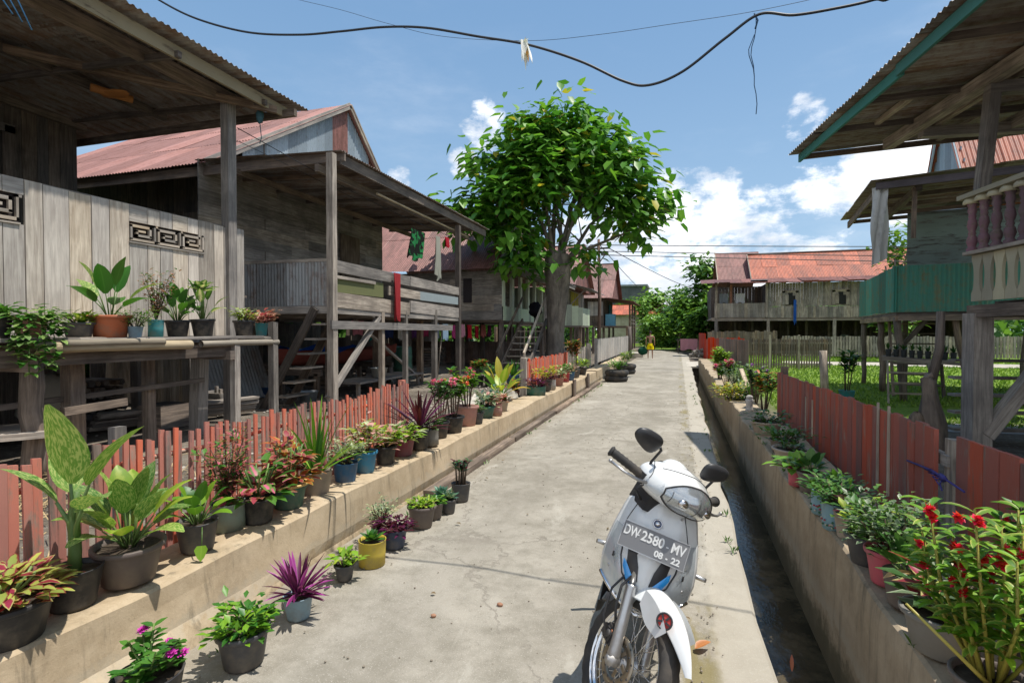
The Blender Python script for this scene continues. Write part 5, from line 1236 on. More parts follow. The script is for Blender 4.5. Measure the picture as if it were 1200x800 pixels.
        for i in range(ns):
            a = i*2.4; q = S*rnd.uniform(.15, .75); e = V((math.cos(a)*q+lean[0]*H, math.sin(a)*q+lean[1]*H, z0+H*rnd.uniform(.75, 1.0))); b = V((math.cos(a)*.035, math.sin(a)*.035, z0-.01)); md = b.lerp(e, .55)+V((-.1*q*math.cos(a), -.1*q*math.sin(a), .03))
            st.tube([b, md, e], [.009, .007, .004], 6)
            for k in range(int(26*dens)):
                t = rnd.uniform(.3, 1)**.6; c = b.lerp(md, t/.55) if t < .55 else md.lerp(e, (t-.55)/.45); aa = rnd.uniform(0, 6.28)
                mb.leaf(c, (math.cos(aa), math.sin(aa), rnd.uniform(-.1, .8)), .085*lsz*rnd.uniform(.7, 1.3), .036*lsz, .6, 3, 'lance', .3, rnd.randrange(nm))
            if flw:
                for k in range(max(1, flw[1]//ns)): flower(fl, e+V((rnd.gauss(0, .025), rnd.gauss(0, .025), rnd.uniform(-.04, .03))), flw[2], 0, 7, (rnd.uniform(-.6, .6), rnd.uniform(-.9, 0), .7), 2)
    elif kind == 'sprig':        # thin twigs with tiny pink and green leaves
        for i in range(12):
            a = i*2.4; q = S*rnd.uniform(.2, .9); e = V((math.cos(a)*q, math.sin(a)*q, z0+H*rnd.uniform(.6, 1))); b = V((0, 0, z0)); st.tube([b, b.lerp(e, .5)+V((0, 0, .06)), e], [.005, .004, .002], 5)
            for k in range(int(24*dens)):
                c = b.lerp(e, rnd.uniform(.2, 1.02))+V((rnd.gauss(0, 1), rnd.gauss(0, 1), rnd.gauss(0, 1)))*.018; aa = rnd.uniform(0, 6.28); mb.leaf(c, (math.cos(aa), math.sin(aa), rnd.uniform(-.2, .8)), .035*lsz*rnd.uniform(.7, 1.4), .022*lsz, .4, 2, 'broad', .2, rnd.randrange(nm))
    elif kind == 'rosette':
        for i in range(int(30*dens)):
            a = i*2.4; t = i/(30*dens); el = .2+1.1*t; mb.leaf((0, 0, z0+.01), (math.cos(a)*math.cos(el), math.sin(a)*math.cos(el), math.sin(el)), S*(1.15-.5*t)*rnd.uniform(.85, 1.1), .045*lsz, -.1, 3, 'broad', .35, rnd.randrange(nm))
    elif kind == 'trail':
        for i in range(int(80*dens)):
            a = rnd.uniform(0, 6.28); q = S*math.sqrt(rnd.random()); mb.leaf((math.cos(a)*q, math.sin(a)*q, z0+H*rnd.uniform(0, 1)*(1-q/S*.6)), (math.cos(a), math.sin(a), rnd.uniform(-.3, .5)), .075*rnd.uniform(.7, 1.3), .05, .6, 3, 'broad', .2, rnd.randrange(nm))
        for v_ in range(9):
            a = rnd.choice((-.6, -.35, -.9, .2, -.1))+rnd.uniform(-.3, .3); L_ = rnd.uniform(.2, .62) if v_ < 7 else .15; p = V((math.cos(a)*S*.7, math.sin(a)*S*.7, z0)); pts = [p.copy()]
            for k in range(8):
                t = k/7; p = p+V((math.cos(a)*.03*(1-t), math.sin(a)*.03*(1-t), -L_/8 if k > 0 else .02)); pts.append(p.copy())
                for q in range(5): aa = a+rnd.uniform(-1.6, 1.6); mb.leaf(p+V((rnd.gauss(0, .015), rnd.gauss(0, .015), 0)), (math.cos(aa), math.sin(aa), rnd.uniform(-.6, .4)), .07*rnd.uniform(.7, 1.25), .048, .6, 3, 'broad', .2, rnd.randrange(nm))
            st.tube(pts, .004, 5)
    if mb.f: mb.build('foliage', ms, root, org=LOC)
    if st.f: st.build('stems', STEM if kind in ('broad', 'coleus', 'strap', 'trail', 'spike') else TWIG, root, org=LOC)
    if flw: fbuild(root, flw[0])
def mkpot(root, r_, h, col, rim='lip', sq=None):
    c = PC[col]; mt = plastic('pot_'+col, c, rough=.5, dirt=.55, dc=(.20, .17, .13), dscale=9, spec=.35)
    mb = MB(); b = .74
    if rim == 'lip': pr = [(0, .004), (r_*b*.95, 0), (r_*b, .004), (r_*.93, h*.84), (r_*.94, h*.86), (r_*1.03, h*.87), (r_*1.05, h*.9), (r_*1.05, h*.985), (r_*1.03, h), (r_*.94, h), (r_*.90, h*.86), (r_*.88, h*.8)]
    elif rim == 'tin': pr = [(0, .004), (r_*.96, 0), (r_*.98, h*.5), (r_, h*.98), (r_*1.02, h), (r_*.97, h), (r_*.95, h*.8)]
    else: pr = [(0, .004), (r_*b, 0), (r_*b*1.03, .01), (r_*.97, h*.96), (r_*1.0, h*.985), (r_*.99, h), (r_*.93, h), (r_*.88, h*.8)]
    mb.lathe(pr, 22, sq=sq); p = mb.build('pot', mt, root, org=LOC)
    s_ = MB(); s_.lathe([(r_*.92, h*.86), (r_*.6, h*.88), (0, h*.90)], 16, sq=sq); s_.build('soil', SOIL, root, org=LOC); return p
def potted(lb, p, r_, h, col, kind, S, H, mats, rim='lip', group=None, name='potted_plant', **k):
    root = thing(name, lb, 'potted plant', tuple(p), group)
    mkpot(root, r_, h, col, rim); foliage(root, kind, S, H, h*.88, mats, **k); root.rotation_euler = (rnd.uniform(-.03, .03), rnd.uniform(-.03, .03), 0); root.scale = (rnd.uniform(.94, 1.05), rnd.uniform(.94, 1.05), rnd.uniform(.95, 1.05)); return root
PINKF = cloth('petal_magenta', (.62, .06, .42)); REDF = leafm('petal_red', (.72, .02, .02), (.80, .10, .08), tr=.25, vary=.25); ORF = leafm('petal_orange', (.72, .14, .05), (.75, .3, .06), tr=.2, vary=.3); PF = leafm('petal_pink', (.70, .16, .26), (.75, .3, .4), tr=.2, vary=.3)
GL = 'pots along the left wall'; GR = 'pots along the right wall'; GT = 'pots on the bamboo bench'; GD = 'pots standing on the lane'
def LP(u, X=-2.44): q = on(u, 600, 0, X); return V((X, q.y, .352))
# ---- left wall, from near to far
left = [
 (4, .15, .16, 'black', 'coleus', .18, .12, ['coleusg', 'coleusg', 'coleus'], 'black pot of red and yellow coleus at the lower left corner', dict(dens=2.2, lsz=.8), 'lip', -2.38),
 (84, .105, .165, 'black', 'none', 0, 0, [], 'black pot with one very tall paddle-leaved plant near the left edge', {}, 'plain', -2.42),
 (150, .145, .175, 'brown', 'broad', .36, .30, ['variegated', 'lime', 'dumb'], 'wide brown ribbed pot of yellow splashed broad leaves near the left edge', dict(dens=2.0, lsz=.78), 'lip', -2.42),
 (231, .105, .16, 'dgrey', 'broad', .20, .20, ['green', 'bright'], 'dark grey bucket with heart-shaped green leaves and a hanging leaf', dict(dens=1.3, lsz=.8), 'plain', -2.42),
 (268, .095, .16, 'tingreen', 'sprig', .22, .50, ['pinkgr', 'green', 'pinkred'], 'rusty pale green tin with thin tall pink and green sprigs', dict(dens=1.6, lsz=1.25), 'tin', -2.5),
 (303, .105, .14, 'black', 'coleus', .20, .24, ['pinkgr', 'green', 'pinkred'], 'black pot of large green and pink leaves overhanging the left wall', dict(dens=1.0, lsz=1.25), 'plain', -2.42),
 (338, .115, .15, 'green', 'coleus', .17, .34, ['pinkred', 'coleus', 'orange'], 'green pot with a yellow rim full of crimson coleus', dict(dens=1.4), 'lip', -2.44),
 (371, .11, .17, 'bag', 'strap', .3, .50, ['bright', 'green'], 'crumpled tan planting bag with long upright strap leaves', dict(dens=1.0), 'plain', -2.44),
 (405, .095, .15, 'blue', 'bush', .17, .20, ['pale', 'greyg'], 'dark blue pot of pale speckled leaves on the left wall', dict(dens=1.5, lsz=.8), 'plain', -2.42),
 (428, .095, .17, 'sky', 'bush', .16, .26, ['pale', 'pinkpale', 'lime'], 'bright blue pot of pinkish cream croton on the left wall', dict(dens=1.5, lsz=1.1), 'lip', -2.44),
 (452, .10, .15, 'black', 'bush', .16, .16, ['lime', 'pinkpale', 'bright'], 'black pot of lime and blush leaves between blue and maroon pots', dict(dens=1.0, lsz=1.3), 'lip', -2.42),
 (472, .11, .15, 'maroon', 'coleus', .17, .15, ['bright', 'pale', 'lime'], 'maroon pot of fresh light green leaves on the left wall', dict(dens=1.0, lsz=1.1), 'plain', -2.44),
 (492, .11, .20, 'black', 'spike', .30, .34, ['maroon', 'purple'], 'black pot with a spiky dark purple cordyline', dict(dens=.75, lsz=1.3), 'lip', -2.42),
 (506, .075, .16, 'grey', 'bush', .10, .12, ['greyg', 'green'], 'narrow grey can of greyish leaves beside the spiky purple plant', dict(dens=.6), 'tin', -2.38),
 (516, .095, .17, 'black', 'tall', .22, .50, ['green', 'greyg'], 'tall thorny plant with rosy red flowers in a black pot on the left wall', dict(dens=1.3, flw=(PF, 16, .035)), 'lip', -2.46),
 (531, .125, .19, 'black', 'tall', .26, .46, ['bright', 'green', 'lime'], 'tall bushy plant with orange flowers in a black pot on the left wall', dict(dens=1.5, flw=(ORF, 16, .035)), 'lip', -2.44),
 (547, .14, .24, 'pinkterra', 'tall', .28, .46, ['green', 'bright'], 'big pinkish terracotta pot with twiggy stems and a red bloom', dict(dens=1.4, flw=(PF, 7, .04)), 'lip', -2.46),
 (559, .09, .15, 'dgrey', 'bush', .12, .12, ['greyg', 'green'], 'small charcoal pot half hidden beside the big terracotta pot', dict(dens=.6), 'lip', -2.38),
 (568, .14, .17, 'green', 'bush', .20, .24, ['pale', 'greyg', 'teal'], 'teal green pot of pale grey green leaves on the left wall', dict(dens=1.1, lsz=1.4), 'lip', -2.44),
 (580, .11, .15, 'pinkterra', 'bush', .14, .14, ['pinkpale', 'pinkred'], 'faded pink pot with pink blossoms on the left wall', dict(dens=.8, lsz=1.2), 'tin', -2.40),
 (588, .10, .15, 'beige', 'bush', .12, .12, ['green', 'orange'], 'small beige pot last in the row before the rubble', dict(dens=.8, lsz=1.2), 'plain', -2.44),
 (628, .17, .16, 'green', 'bush', .24, .14, ['purple', 'maroon'], 'wide green tub of dark purple leaves near the bark fence', dict(dens=1.0, lsz=1.2), 'tin', -2.44),
 (638, .15, .22, 'black', 'bush', .26, .26, ['lime', 'yellow'], 'black pot of yellow leaves before the bark fence', dict(dens=1.0, lsz=1.4), 'plain', -2.46),
 (645, .11, .20, 'palegrey', 'bush', .16, .18, ['violet', 'purple'], 'pale grey tin with violet leaves before the bark fence', dict(dens=.8, lsz=1.3), 'tin', -2.42),
 (653, .15, .18, 'terra2', 'bush', .20, .18, ['pale', 'greyg'], 'reddish clay pot of pale leaves spilling over the wall', dict(dens=.9, lsz=1.4), 'plain', -2.44),
 (661, .14, .22, 'redp', 'bush', .18, .18, ['green', 'pale'], 'bright red pot on the wall before the bark fence', dict(dens=.9, lsz=1.4), 'plain', -2.44),
 (667, .14, .20, 'blue', 'bush', .2, .2, ['green', 'pinkpale'], 'blue pot beside the bright red pot by the bark fence', dict(dens=.9, lsz=1.5), 'plain', -2.44),
 (673, .15, .20, 'dgrey', 'tall', .36, .75, ['pinkgr', 'green', 'orange'], 'dark pot with a tall reddish shrub at the end of the bark fence', dict(dens=1.6, lsz=1.5), 'plain', -2.46),
 (681, .15, .18, 'black', 'bush', .24, .24, ['bright', 'lime'], 'black pot of vivid green leaves beside the grey fence', dict(dens=1.2, lsz=1.5), 'plain', -2.44),
]
for (u, r_, h, col, kind, S, H, mats, lb, k, rim, X) in left:
    root = potted(lb, LP(u, X), r_, h, col, kind, S, H, mats, rim, GL, **k)
    if u == 338:
        mb = MB(); mb.lathe([(.108, .148), (.124, .146), (.126, .158), (.118, .164), (.105, .158)], 22); mb.build('rim', plastic('pot_rim_yellow', (.60, .42, .14)), root, org=LOC)
    if u == 231:
        mb = MB(); st = MB(); st.tube([(.09, -.05, .15), (.12, -.08, .12), (.125, -.09, .05)], .003, 5); mb.leaf((.125, -.09, .07), (.2, -.3, -1), .08, .075, .1, 4, 'heart', .2); st.build('stalk', STEM, root, org=LOC); mb.build('hanging_leaf', lm('bright'), root, org=LOC)
    if u == 84:
        st = MB(); st.tube([(0, 0, .12), (.005, .0, .24), (-.01, 0, .40), (.01, 0, .5)], [.026, .024, .02, .012], 10)
        mb = MB()
        for (a, el, l, w_, z, mi) in ((-1.2, 1.30, .38, .17, .44, 0), (.4, 1.0, .34, .13, .44, 0), (2.9, 1.05, .27, .13, .40, 0), (-.3, .55, .32, .12, .38, 1), (-2.3, .9, .24, .11, .38, 1)):
            d = V((math.cos(a)*math.cos(el), math.sin(a)*math.cos(el), math.sin(el))); b = V((0, 0, z-.16)); e = V((0, 0, z))+d*.10
            st.tube([b, V((0, 0, z-.04))+d*.03, e], [.012, .010, .006], 7); mb.leaf(e, d, l, w_, .55, 9, 'broad', .30, mi, wave=.05)
        st.build('stem', STEM, root, org=LOC); mb.build('foliage', [lm('dumb'), lm('variegated')], root, org=LOC)
        mb = MB(); mb.beam((-.05, .06, .13), (-.09, .05, .20), .012, .012); mb.leaf((.06, -.06, .15), (0, -.3, 1), .05, .03, .5, 3, 'broad'); mb.build('seedling', [lm('bright')], root, org=LOC)
# ---- on the lane
road_pots = [
 (172, 850, .125, .20, 'black', 'none', .2, .2, [], 'black pot with magenta flowers at the bottom edge of the lane', {}, 'plain'),
 (286, 776, .115, .165, 'dgrey', 'bush', .135, .10, ['bright', 'green'], 'dark grey pot of dense fresh green leaves standing on the lane', dict(dens=1.6, lsz=.85), 'lip'),
 (350, 722, .075, .115, 'bluegrey', 'spike', .14, .15, ['violet', 'purple'], 'pale blue pot with spiky magenta leaves on the lane', dict(dens=1.2, lsz=.8), 'plain'),
 (404, 678, .062, .095, 'dgrey', 'bush', .10, .07, ['bright', 'lime'], 'little dark pot of yellow green leaves on the lane', dict(dens=.4, lsz=1.0), 'lip'),
 (436, 660, .085, .155, 'yellow', 'rosette', .09, .05, ['green', 'dark'], 'yellow paint tin with a low green plant on the lane', dict(dens=.6), 'tin'),
 (462, 640, .09, .13, 'navy', 'bush', .14, .06, ['purple', 'maroon'], 'navy rimmed pot ringed by drooping purple leaves', dict(dens=1.2, lsz=.8), 'plain'),
 (444, 632, .06, .10, 'dgrey', 'fine', .13, .22, ['greyg', 'pale'], 'small pot of wispy pale green sprigs against the left wall', dict(dens=.7), 'lip'),
 (494, 616, .105, .155, 'brown', 'bush', .10, .05, ['bright', 'lime'], 'ribbed taupe pot of bright low leaves on the lane', dict(dens=1.0, lsz=.7), 'lip'),
 (508, 606, .085, .125, 'brown', 'bush', .09, .06, ['green', 'bright'], 'smaller brown pot tucked behind the taupe pot on the lane', dict(dens=.7, lsz=.7), 'plain'),
 (518, 597, .075, .12, 'teal', 'rosette', .11, .05, ['teal'], 'dark teal pot with blue green succulent rosette', dict(dens=.8), 'plain'),
 (526, 600, .065, .115, 'dgrey', 'rosette', .09, .05, ['teal', 'greyg'], 'small grey pot with pointed succulent at the front of the pair', dict(dens=.8), 'lip'),
 (540, 586, .085, .15, 'dgrey', 'tall', .10, .22, ['dark', 'maroon', 'teal'], 'dark pot with upright dark succulent stems by the timber end', dict(dens=.9, lsz=.55), 'plain'),
]
for (u, v, r_, h, col, kind, S, H, mats, lb, k, rim) in road_pots:
    p = on(u, v, 2, .012); p.z = .012
    if p.x < -2.02 and p.y > 2.5: p.x = -2.02
    root = potted(lb, p, r_, h, col, kind, S, H, mats, rim, GD, **k)
    if u == 172:
        mb = MB(); st = MB(); fl = MB()
        for i in range(12):
            a = i*2.4; e = V((-.02+.11*math.cos(a), .03+.10*math.sin(a), .26+.06*math.sin(i*1.7))); st.tube([(0, 0, .17), (e.x*.5, e.y*.5, .24), e], .004, 5)
            for q in range(13): aa = rnd.uniform(0, 6.28); c = V((0, 0, .17)).lerp(e, rnd.uniform(.4, 1)); mb.leaf(c, (math.cos(aa), math.sin(aa), .4), .055, .03, .5, 3, 'broad', .2)
            if i % 3 == 0:
                for q in range(3): flower(fl, e+V((rnd.gauss(0, .008), rnd.gauss(0, .008), .02)), .020, 0, 6, (0, -.5, 1), 2)
        mb.build('foliage', lm('green'), root, org=LOC); st.build('stems', STEM, root, org=LOC); fbuild(root, PINKF)
# ---- bench in front of house 1
def BP(u, X=-5.22): q = on(u, 370, 0, X); return V((X, q.y, 1.438))
bench = [
 (-4, .11, .19, 'black', 'bush', .12, .10, ['green'], 'black pot cut off by the left edge on the bamboo bench', {}, 'lip', -5.2),
 (36, .125, .20, 'terra2', 'trail', .24, .16, ['variegated', 'green'], 'clay pot with a round-leaved vine trailing over the bamboo bench', dict(dens=1.4), 'lip', -5.1),
 (92, .13, .15, 'dgrey', 'bush', .15, .11, ['lime', 'bright'], 'dark pot of short lime leaves left of the big orange pot', dict(dens=.8, lsz=1.1), 'lip', -5.3),
 (129, .185, .24, 'terracotta', 'broad', .42, .50, ['dumb', 'variegated', 'green'], 'big orange pot with a large leafy dumb cane on the bamboo bench', dict(dens=.85, lsz=.95), 'lip', -5.25),
 (158, .075, .12, 'bluegrey', 'fine', .20, .16, ['green', 'variegated'], 'low tangled creeper right of the big orange pot', dict(dens=1.2, lsz=1.2), 'plain', -5.1),
 (182, .075, .20, 'teal', 'sprig', .22, .56, ['pinkgr', 'pinkpale', 'green'], 'striped teal cup holding a tall twiggy pink shrub', dict(dens=1.5, lsz=1.3), 'tin', -5.25),
 (208, .13, .19, 'black', 'broad', .26, .38, ['green', 'dark'], 'wide black pot with glossy upright green leaves on the bamboo bench', dict(dens=1.8, lsz=.8), 'lip', -5.3),
 (238, .14, .21, 'black', 'broad', .30, .42, ['cream', 'green'], 'black pot with a tall cream-veined leaf rosette on the bamboo bench', dict(dens=.8, lsz=.75), 'lip', -5.2),
 (286, .13, .20, 'black', 'bush', .14, .16, ['pale', 'lime'], 'black pot of pale yellow green leaves at the right of the bamboo bench', dict(dens=.9, lsz=1.2), 'lip', -5.2),
 (306, .09, .18, 'teal', 'bush', .20, .18, ['pinkpale', 'pinkred'], 'teal pot of salmon pink leaves at the end of the bamboo bench', dict(dens=1.2, lsz=1.3), 'plain', -5.2),
]
for (u, r_, h, col, kind, S, H, mats, lb, k, rim, X) in bench:
    root = potted(lb, BP(u, X), r_*.95, h*.95, col, kind, S, H, mats, rim, GT, **k)
    if u == 238:
        mb = MB(); st = MB(); st.tube([(0, 0, .18), (.01, 0, .40), (0, 0, .52)], [.025, .02, .012], 8)
        for i in range(14): a = i*2.4; mb.leaf((0, 0, .5+.004*i), (math.cos(a), math.sin(a), .25+i*.06), .22-.006*i, .11, .5, 5, 'broad', .25, wave=.1)
        mb.build('crown', lm('cream'), root, org=LOC); st.build('stem', STEM, root, org=LOC)
# ---- right wall, from far to near
def RP(u, X=1.07): q = on(u, 600, 0, X); return V((X, q.y, .332))
right = [
 (897, .16, .16, 'beige', 'bush', .26, .12, ['shadeg', 'dark'], 'wide beige pot of dark green leaves first in the shaded right row', dict(dens=1.2, lsz=1.2), 'lip', 0.95),
 (917, .13, .13, 'brown', 'bush', .28, .12, ['shadeg', 'green'], 'brown pot of spreading fern-like leaves second in the shaded row', dict(dens=1.5, lsz=1.1), 'lip', 0.97),
 (926, .15, .14, 'beige', 'bush', .14, .07, ['shadeg', 'dark'], 'pale clay pot with sparse low leaves in the shaded right row', dict(dens=.5, lsz=.9), 'lip', 0.95),
 (934, .062, .13, 'pink', 'coleus', .14, .10, ['bright', 'shadeg'], 'small pink square pot with one large light leaf', dict(dens=.22, lsz=1.6), 'tin', 0.87),
 (949, .085, .15, 'brown', 'broad', .17, .15, ['shadeg', 'dark'], 'brown pot of heart-shaped dark leaves in the shaded right row', dict(dens=1.3, lsz=.85), 'lip', 0.92),
 (966, .075, .14, 'bluetin', 'bush', .15, .16, ['shadeg', 'green'], 'patterned tin with leafy green plant, farther of two printed tins', dict(dens=1.1), 'tin', 0.90),
 (980, .080, .16, 'bluetin', 'fine', .17, .17, ['shadeg', 'green'], 'blue printed tin of feathery green leaves, nearer of two printed tins', dict(dens=1.1, lsz=1.3), 'tin', 0.90),
 (999, .10, .15, 'beige', 'bush', .15, .13, ['maroon', 'shadeg'], 'beige pot of dark maroon leaves in the shaded right row', dict(dens=1.0), 'plain', 0.94),
 (1018, .095, .14, 'dgrey', 'bush', .15, .18, ['lime', 'green'], 'dark pot of yellow green leaves beside the pink pot', dict(dens=.9, lsz=1.0), 'lip', 0.92),
 (1043, .095, .16, 'pink', 'fine', .26, .27, ['shadeg', 'greyg'], 'rose pink pot with a large airy fine-leaved bush', dict(dens=2.2, lsz=1.3), 'lip', 0.94),
 (1066, .095, .14, 'brown', 'broad', .22, .16, ['dark', 'shadeg'], 'grey brown pot of dark oval leaves with one red leaf', dict(dens=1.4, lsz=.75), 'plain', 0.94),
 (1108, .125, .15, 'grey', 'bush', .17, .15, ['dark', 'coleus', 'greyg'], 'large grey pot of mixed dark and reddish leaves near the red flowers', dict(dens=.9, lsz=1.5), 'lip', 0.93),
 (1166, .10, .14, 'brown', 'none', 0, 0, [], 'brown pot with a big yellow green bush of bright red flowers', {}, 'lip', 0.90),
]
for (u, r_, h, col, kind, S, H, mats, lb, k, rim, X) in right:
    k = dict(k, dens=k.get('dens', 1)*.85); root = potted(lb, RP(u, X), r_, h, col, kind, S*.88, H*.92, mats, rim, GR, **k)
    if u in (966, 980):
        mb = MB()
        for i in range(26): a = rnd.uniform(3.0, 5.6); z = rnd.uniform(.02, .07); q = r_*1.0; mb.blob((q*math.cos(a), q*math.sin(a), z), .008, .008, .006, 6, 4, mi=i % 3)
        mb.build('printed_flowers', [flatm('print_red', (.45, .08, .1)), flatm('print_green', (.06, .18, .08)), flatm('print_cream', (.6, .55, .42))], root, org=LOC)['kind'] = 'stuff'
    if u == 1066:
        mb = MB(); mb.leaf((.0, -.05, .20), (-.7, -.5, .5), .17, .035, .2, 4, 'lance', .3); mb.leaf((.02, -.06, .16), (-1, -.5, .35), .18, .04, .9, 5, 'lance', .3, 1); mb.build('red_leaf', [leafm('lf_rosy', (.42, .10, .09)), leafm('lf_tan', (.5, .33, .14))], root, org=LOC)
    if u == 1166:
        st = MB(); mb = MB(); fl = MB()
        for i in range(15):
            a = i*2.4; q = .16*rnd.uniform(.3, 1.15); hh = rnd.uniform(.32, .52)
            e = V((math.cos(a)*q-.02, math.sin(a)*q+.02, .12+hh)); b = V((.02*math.cos(a), .02*math.sin(a), .11)); md = b.lerp(e, .55)+V((.25*math.cos(a)*q, .25*math.sin(a)*q, 0))
            st.tube([b, md, e], [.0065, .005, .003], 7)
            for kx in range(30):
                t = .28+.75*kx/30; c = b.lerp(md, t/.55) if t < .55 else md.lerp(e, (t-.55)/.45); aa = kx*2.4+i
                mb.leaf(c, (math.cos(aa), math.sin(aa), .45), rnd.uniform(.06, .10), .022, 1.0, 5, 'lance', .35, rnd.randrange(2))
            if i % 3 != 2:
                for kx in range(rnd.randint(2, 4)): flower(fl, md.lerp(e, rnd.uniform(.4, 1.05))+V((rnd.gauss(0, .012), rnd.gauss(0, .012), rnd.uniform(-.01, .03))), rnd.uniform(.018, .026), 0, 8, (rnd.uniform(-1, .4), rnd.uniform(-1, .2), .5), 3)
        st.tube([(0, -.02, .11), (-.10, -.10, .22), (-.24, -.06, .36)], [.008, .006, .004], 6)
        mb.build('foliage', [leafm('lf_balsam', (.13, .25, .03), (.34, .38, .08), 'edge'), lm('bright')], root, org=LOC); st.build('stems', leafm('stem_yellow', (.36, .32, .06), tr=.1), root, org=LOC); fbuild(root, REDF)
# one more crimson-flowered balsam standing closer to the fence
root = potted('small red flowered plant squeezed between the grey pot and red fence', V((1.22, 2.35, .332)), .08, .12, 'brown', 'tall', .14, .42, ['green', 'bright'], 'lip', GR, dens=.9, flw=(REDF, 14, .022))
# overgrown bed beyond the right row
bed = [
 ('tall', .30, .75, ['lime', 'bright'], 'lime leaved shrub at the far end of the drain wall', 843, .98, 0, None, 1.5),
 ('tall', .30, .5, ['green', 'bright'], 'shrub topped with pink and coral blooms over the drain', 851, 1.0, 0, (PF, 26, .07), 1.4),
 ('bush', .28, .22, ['yellow', 'lime'], 'low yellow leaved plant hanging over the drain wall', 854, .86, 0, None, 1.3),
 ('sprig', .34, .55, ['greyg', 'dark'], 'dry twiggy grey shrub in the overgrown bed', 861, 1.1, 0, None, 1.4),
 ('tall', .24, .62, ['dark', 'greyg'], 'upright leafy stems with a purple flower before the red fence', 884, 1.2, 0, (leafm('petal_violet', (.4, .15, .5)), 7, .035), 1.0),
 ('bush', .30, .25, ['dark', 'shadeg'], 'dark low bush in the overgrown bed', 872, 1.12, 0, None, 1.4),
 ('tall', .3, .55, ['green', 'bright', 'orange'], 'mid height mixed green plant beside the red fence start', 895, 1.24, 0, None, 1.1),
]
for (kind, S, H, mats, lb, u, X, z_, flw, ls) in bed:
    q = on(u, 500, 0, X); root = thing('garden_plant', lb, 'plant', (X, q.y, .30), 'plants in the overgrown bed'); foliage(root, kind, S*1.25, H*1.1, .0, mats, dens=2.4, lsz=ls, flw=flw)
mb = MB(); q = on(878, 500, 0, 1.0)
mb.lathe([(0, 0), (.06, 0), (.05, .03), (.045, .10), (.06, .14), (.055, .17), (.03, .19), (0, .19)], 14, (q.x, q.y, .33)); mb.blob((q.x, q.y, .53), .05, .05, .035, 10, 6); tag(mb.build('garden_ornament', concrete('plaster', (.42, .38, .34), (.58, .55, .5), scale=5)), 'small whitish plaster ornament on the drain wall', 'ornament')
mb = MB(); q = on(868, 470, 0, 1.08)
mb.beam((q.x+.05, q.y+.5, .78), (q.x+.12, q.y-.3, .40), .07, .04, jit=.01); tag(mb.build('driftwood', PALEW), 'pale slanting piece of driftwood in the overgrown bed', 'wood')
# potted plants under house 3 and by lawn
q = on(801, 462, 1, 14); 
for (u, v, lb, mats, S, H, col, kind) in ((560, 446, 'dark potted shrub in the yard under the striped red roof', ['green', 'orange'], .3, .4, 'black', 'tall'), (575, 447, 'second black pot of plants in the left yard', ['dark', 'green'], .3, .3, 'black', 'bush'), (601, 446, 'blue tub with thin leaves at the foot of the stairs', ['green'], .2, .35, 'blue', 'strap'),
                                          (583, 478, 'large bright yellow and green croton growing by the rubble', ['lime', 'bright', 'yellow'], .26, .5, 'terra2', 'broad'), (607, 470, 'small orange leaved plant by the bark fence post', ['orange', 'green'], .22, .2, 'terra2', 'bush')):
    if v > 460: p = V((-2.85-.12*(u > 600), on(u, v, 0, -2.9).y, .25))
    else: p = on(u, v+6, 2, .24)
    potted(lb, p, .16 if v < 460 else .11, .24 if v < 460 else .13, col, kind, S, H, mats, 'plain', 'pots in the left yard', dens=1.4, lsz=1.3)
q = on(992, 462, 1, 11.0); potted('blue pot with a tall thin-stemmed plant on the lawn', V((q.x, 11.0, .22)), .14, .2, 'teal', 'tall', .22, .75, ['green', 'dark'], 'plain', 'pots on the lawn', dens=.9, lsz=1.6)
for k, (u, lb, c, mats) in enumerate(((862, 'green pot in front of the far red fence', 'black', ['dark']), (868, 'dark pot beside the far brown fence', 'dgrey', ['green']))):
    q = on(u, 408, 1, 31.5); potted(lb, V((q.x+.6*k, 33.2, .22)), .25, .35, c, 'bush', .5, .8, mats, 'plain', 'pots at the far fence', dens=1.2, lsz=3)
# rubble lumps at the wall
for (u, v, s_, lb) in ((556, 462, .30, 'angular broken concrete slab leaning in the left yard'), (571, 470, .17, 'brown clay lump behind the teal green pot'), (596, 474, .22, 'pale rubble block beside the croton'), (620, 474, .16, 'small dark stone at the gap in the left wall')):
    q = on(u, v, 0, -2.95); mb = MB(); mb.blob((q.x, q.y, .30), s_*.8, s_, s_*.7, 9, 6, bump_=.25, seed=u)
    for f in range(len(mb.sm)): mb.sm[f] = False
    tag(mb.build('rubble_block', PALEC if u != 571 else concrete('clay_lump', (.3, .17, .1), (.45, .28, .18), scale=4)), lb, 'stone')
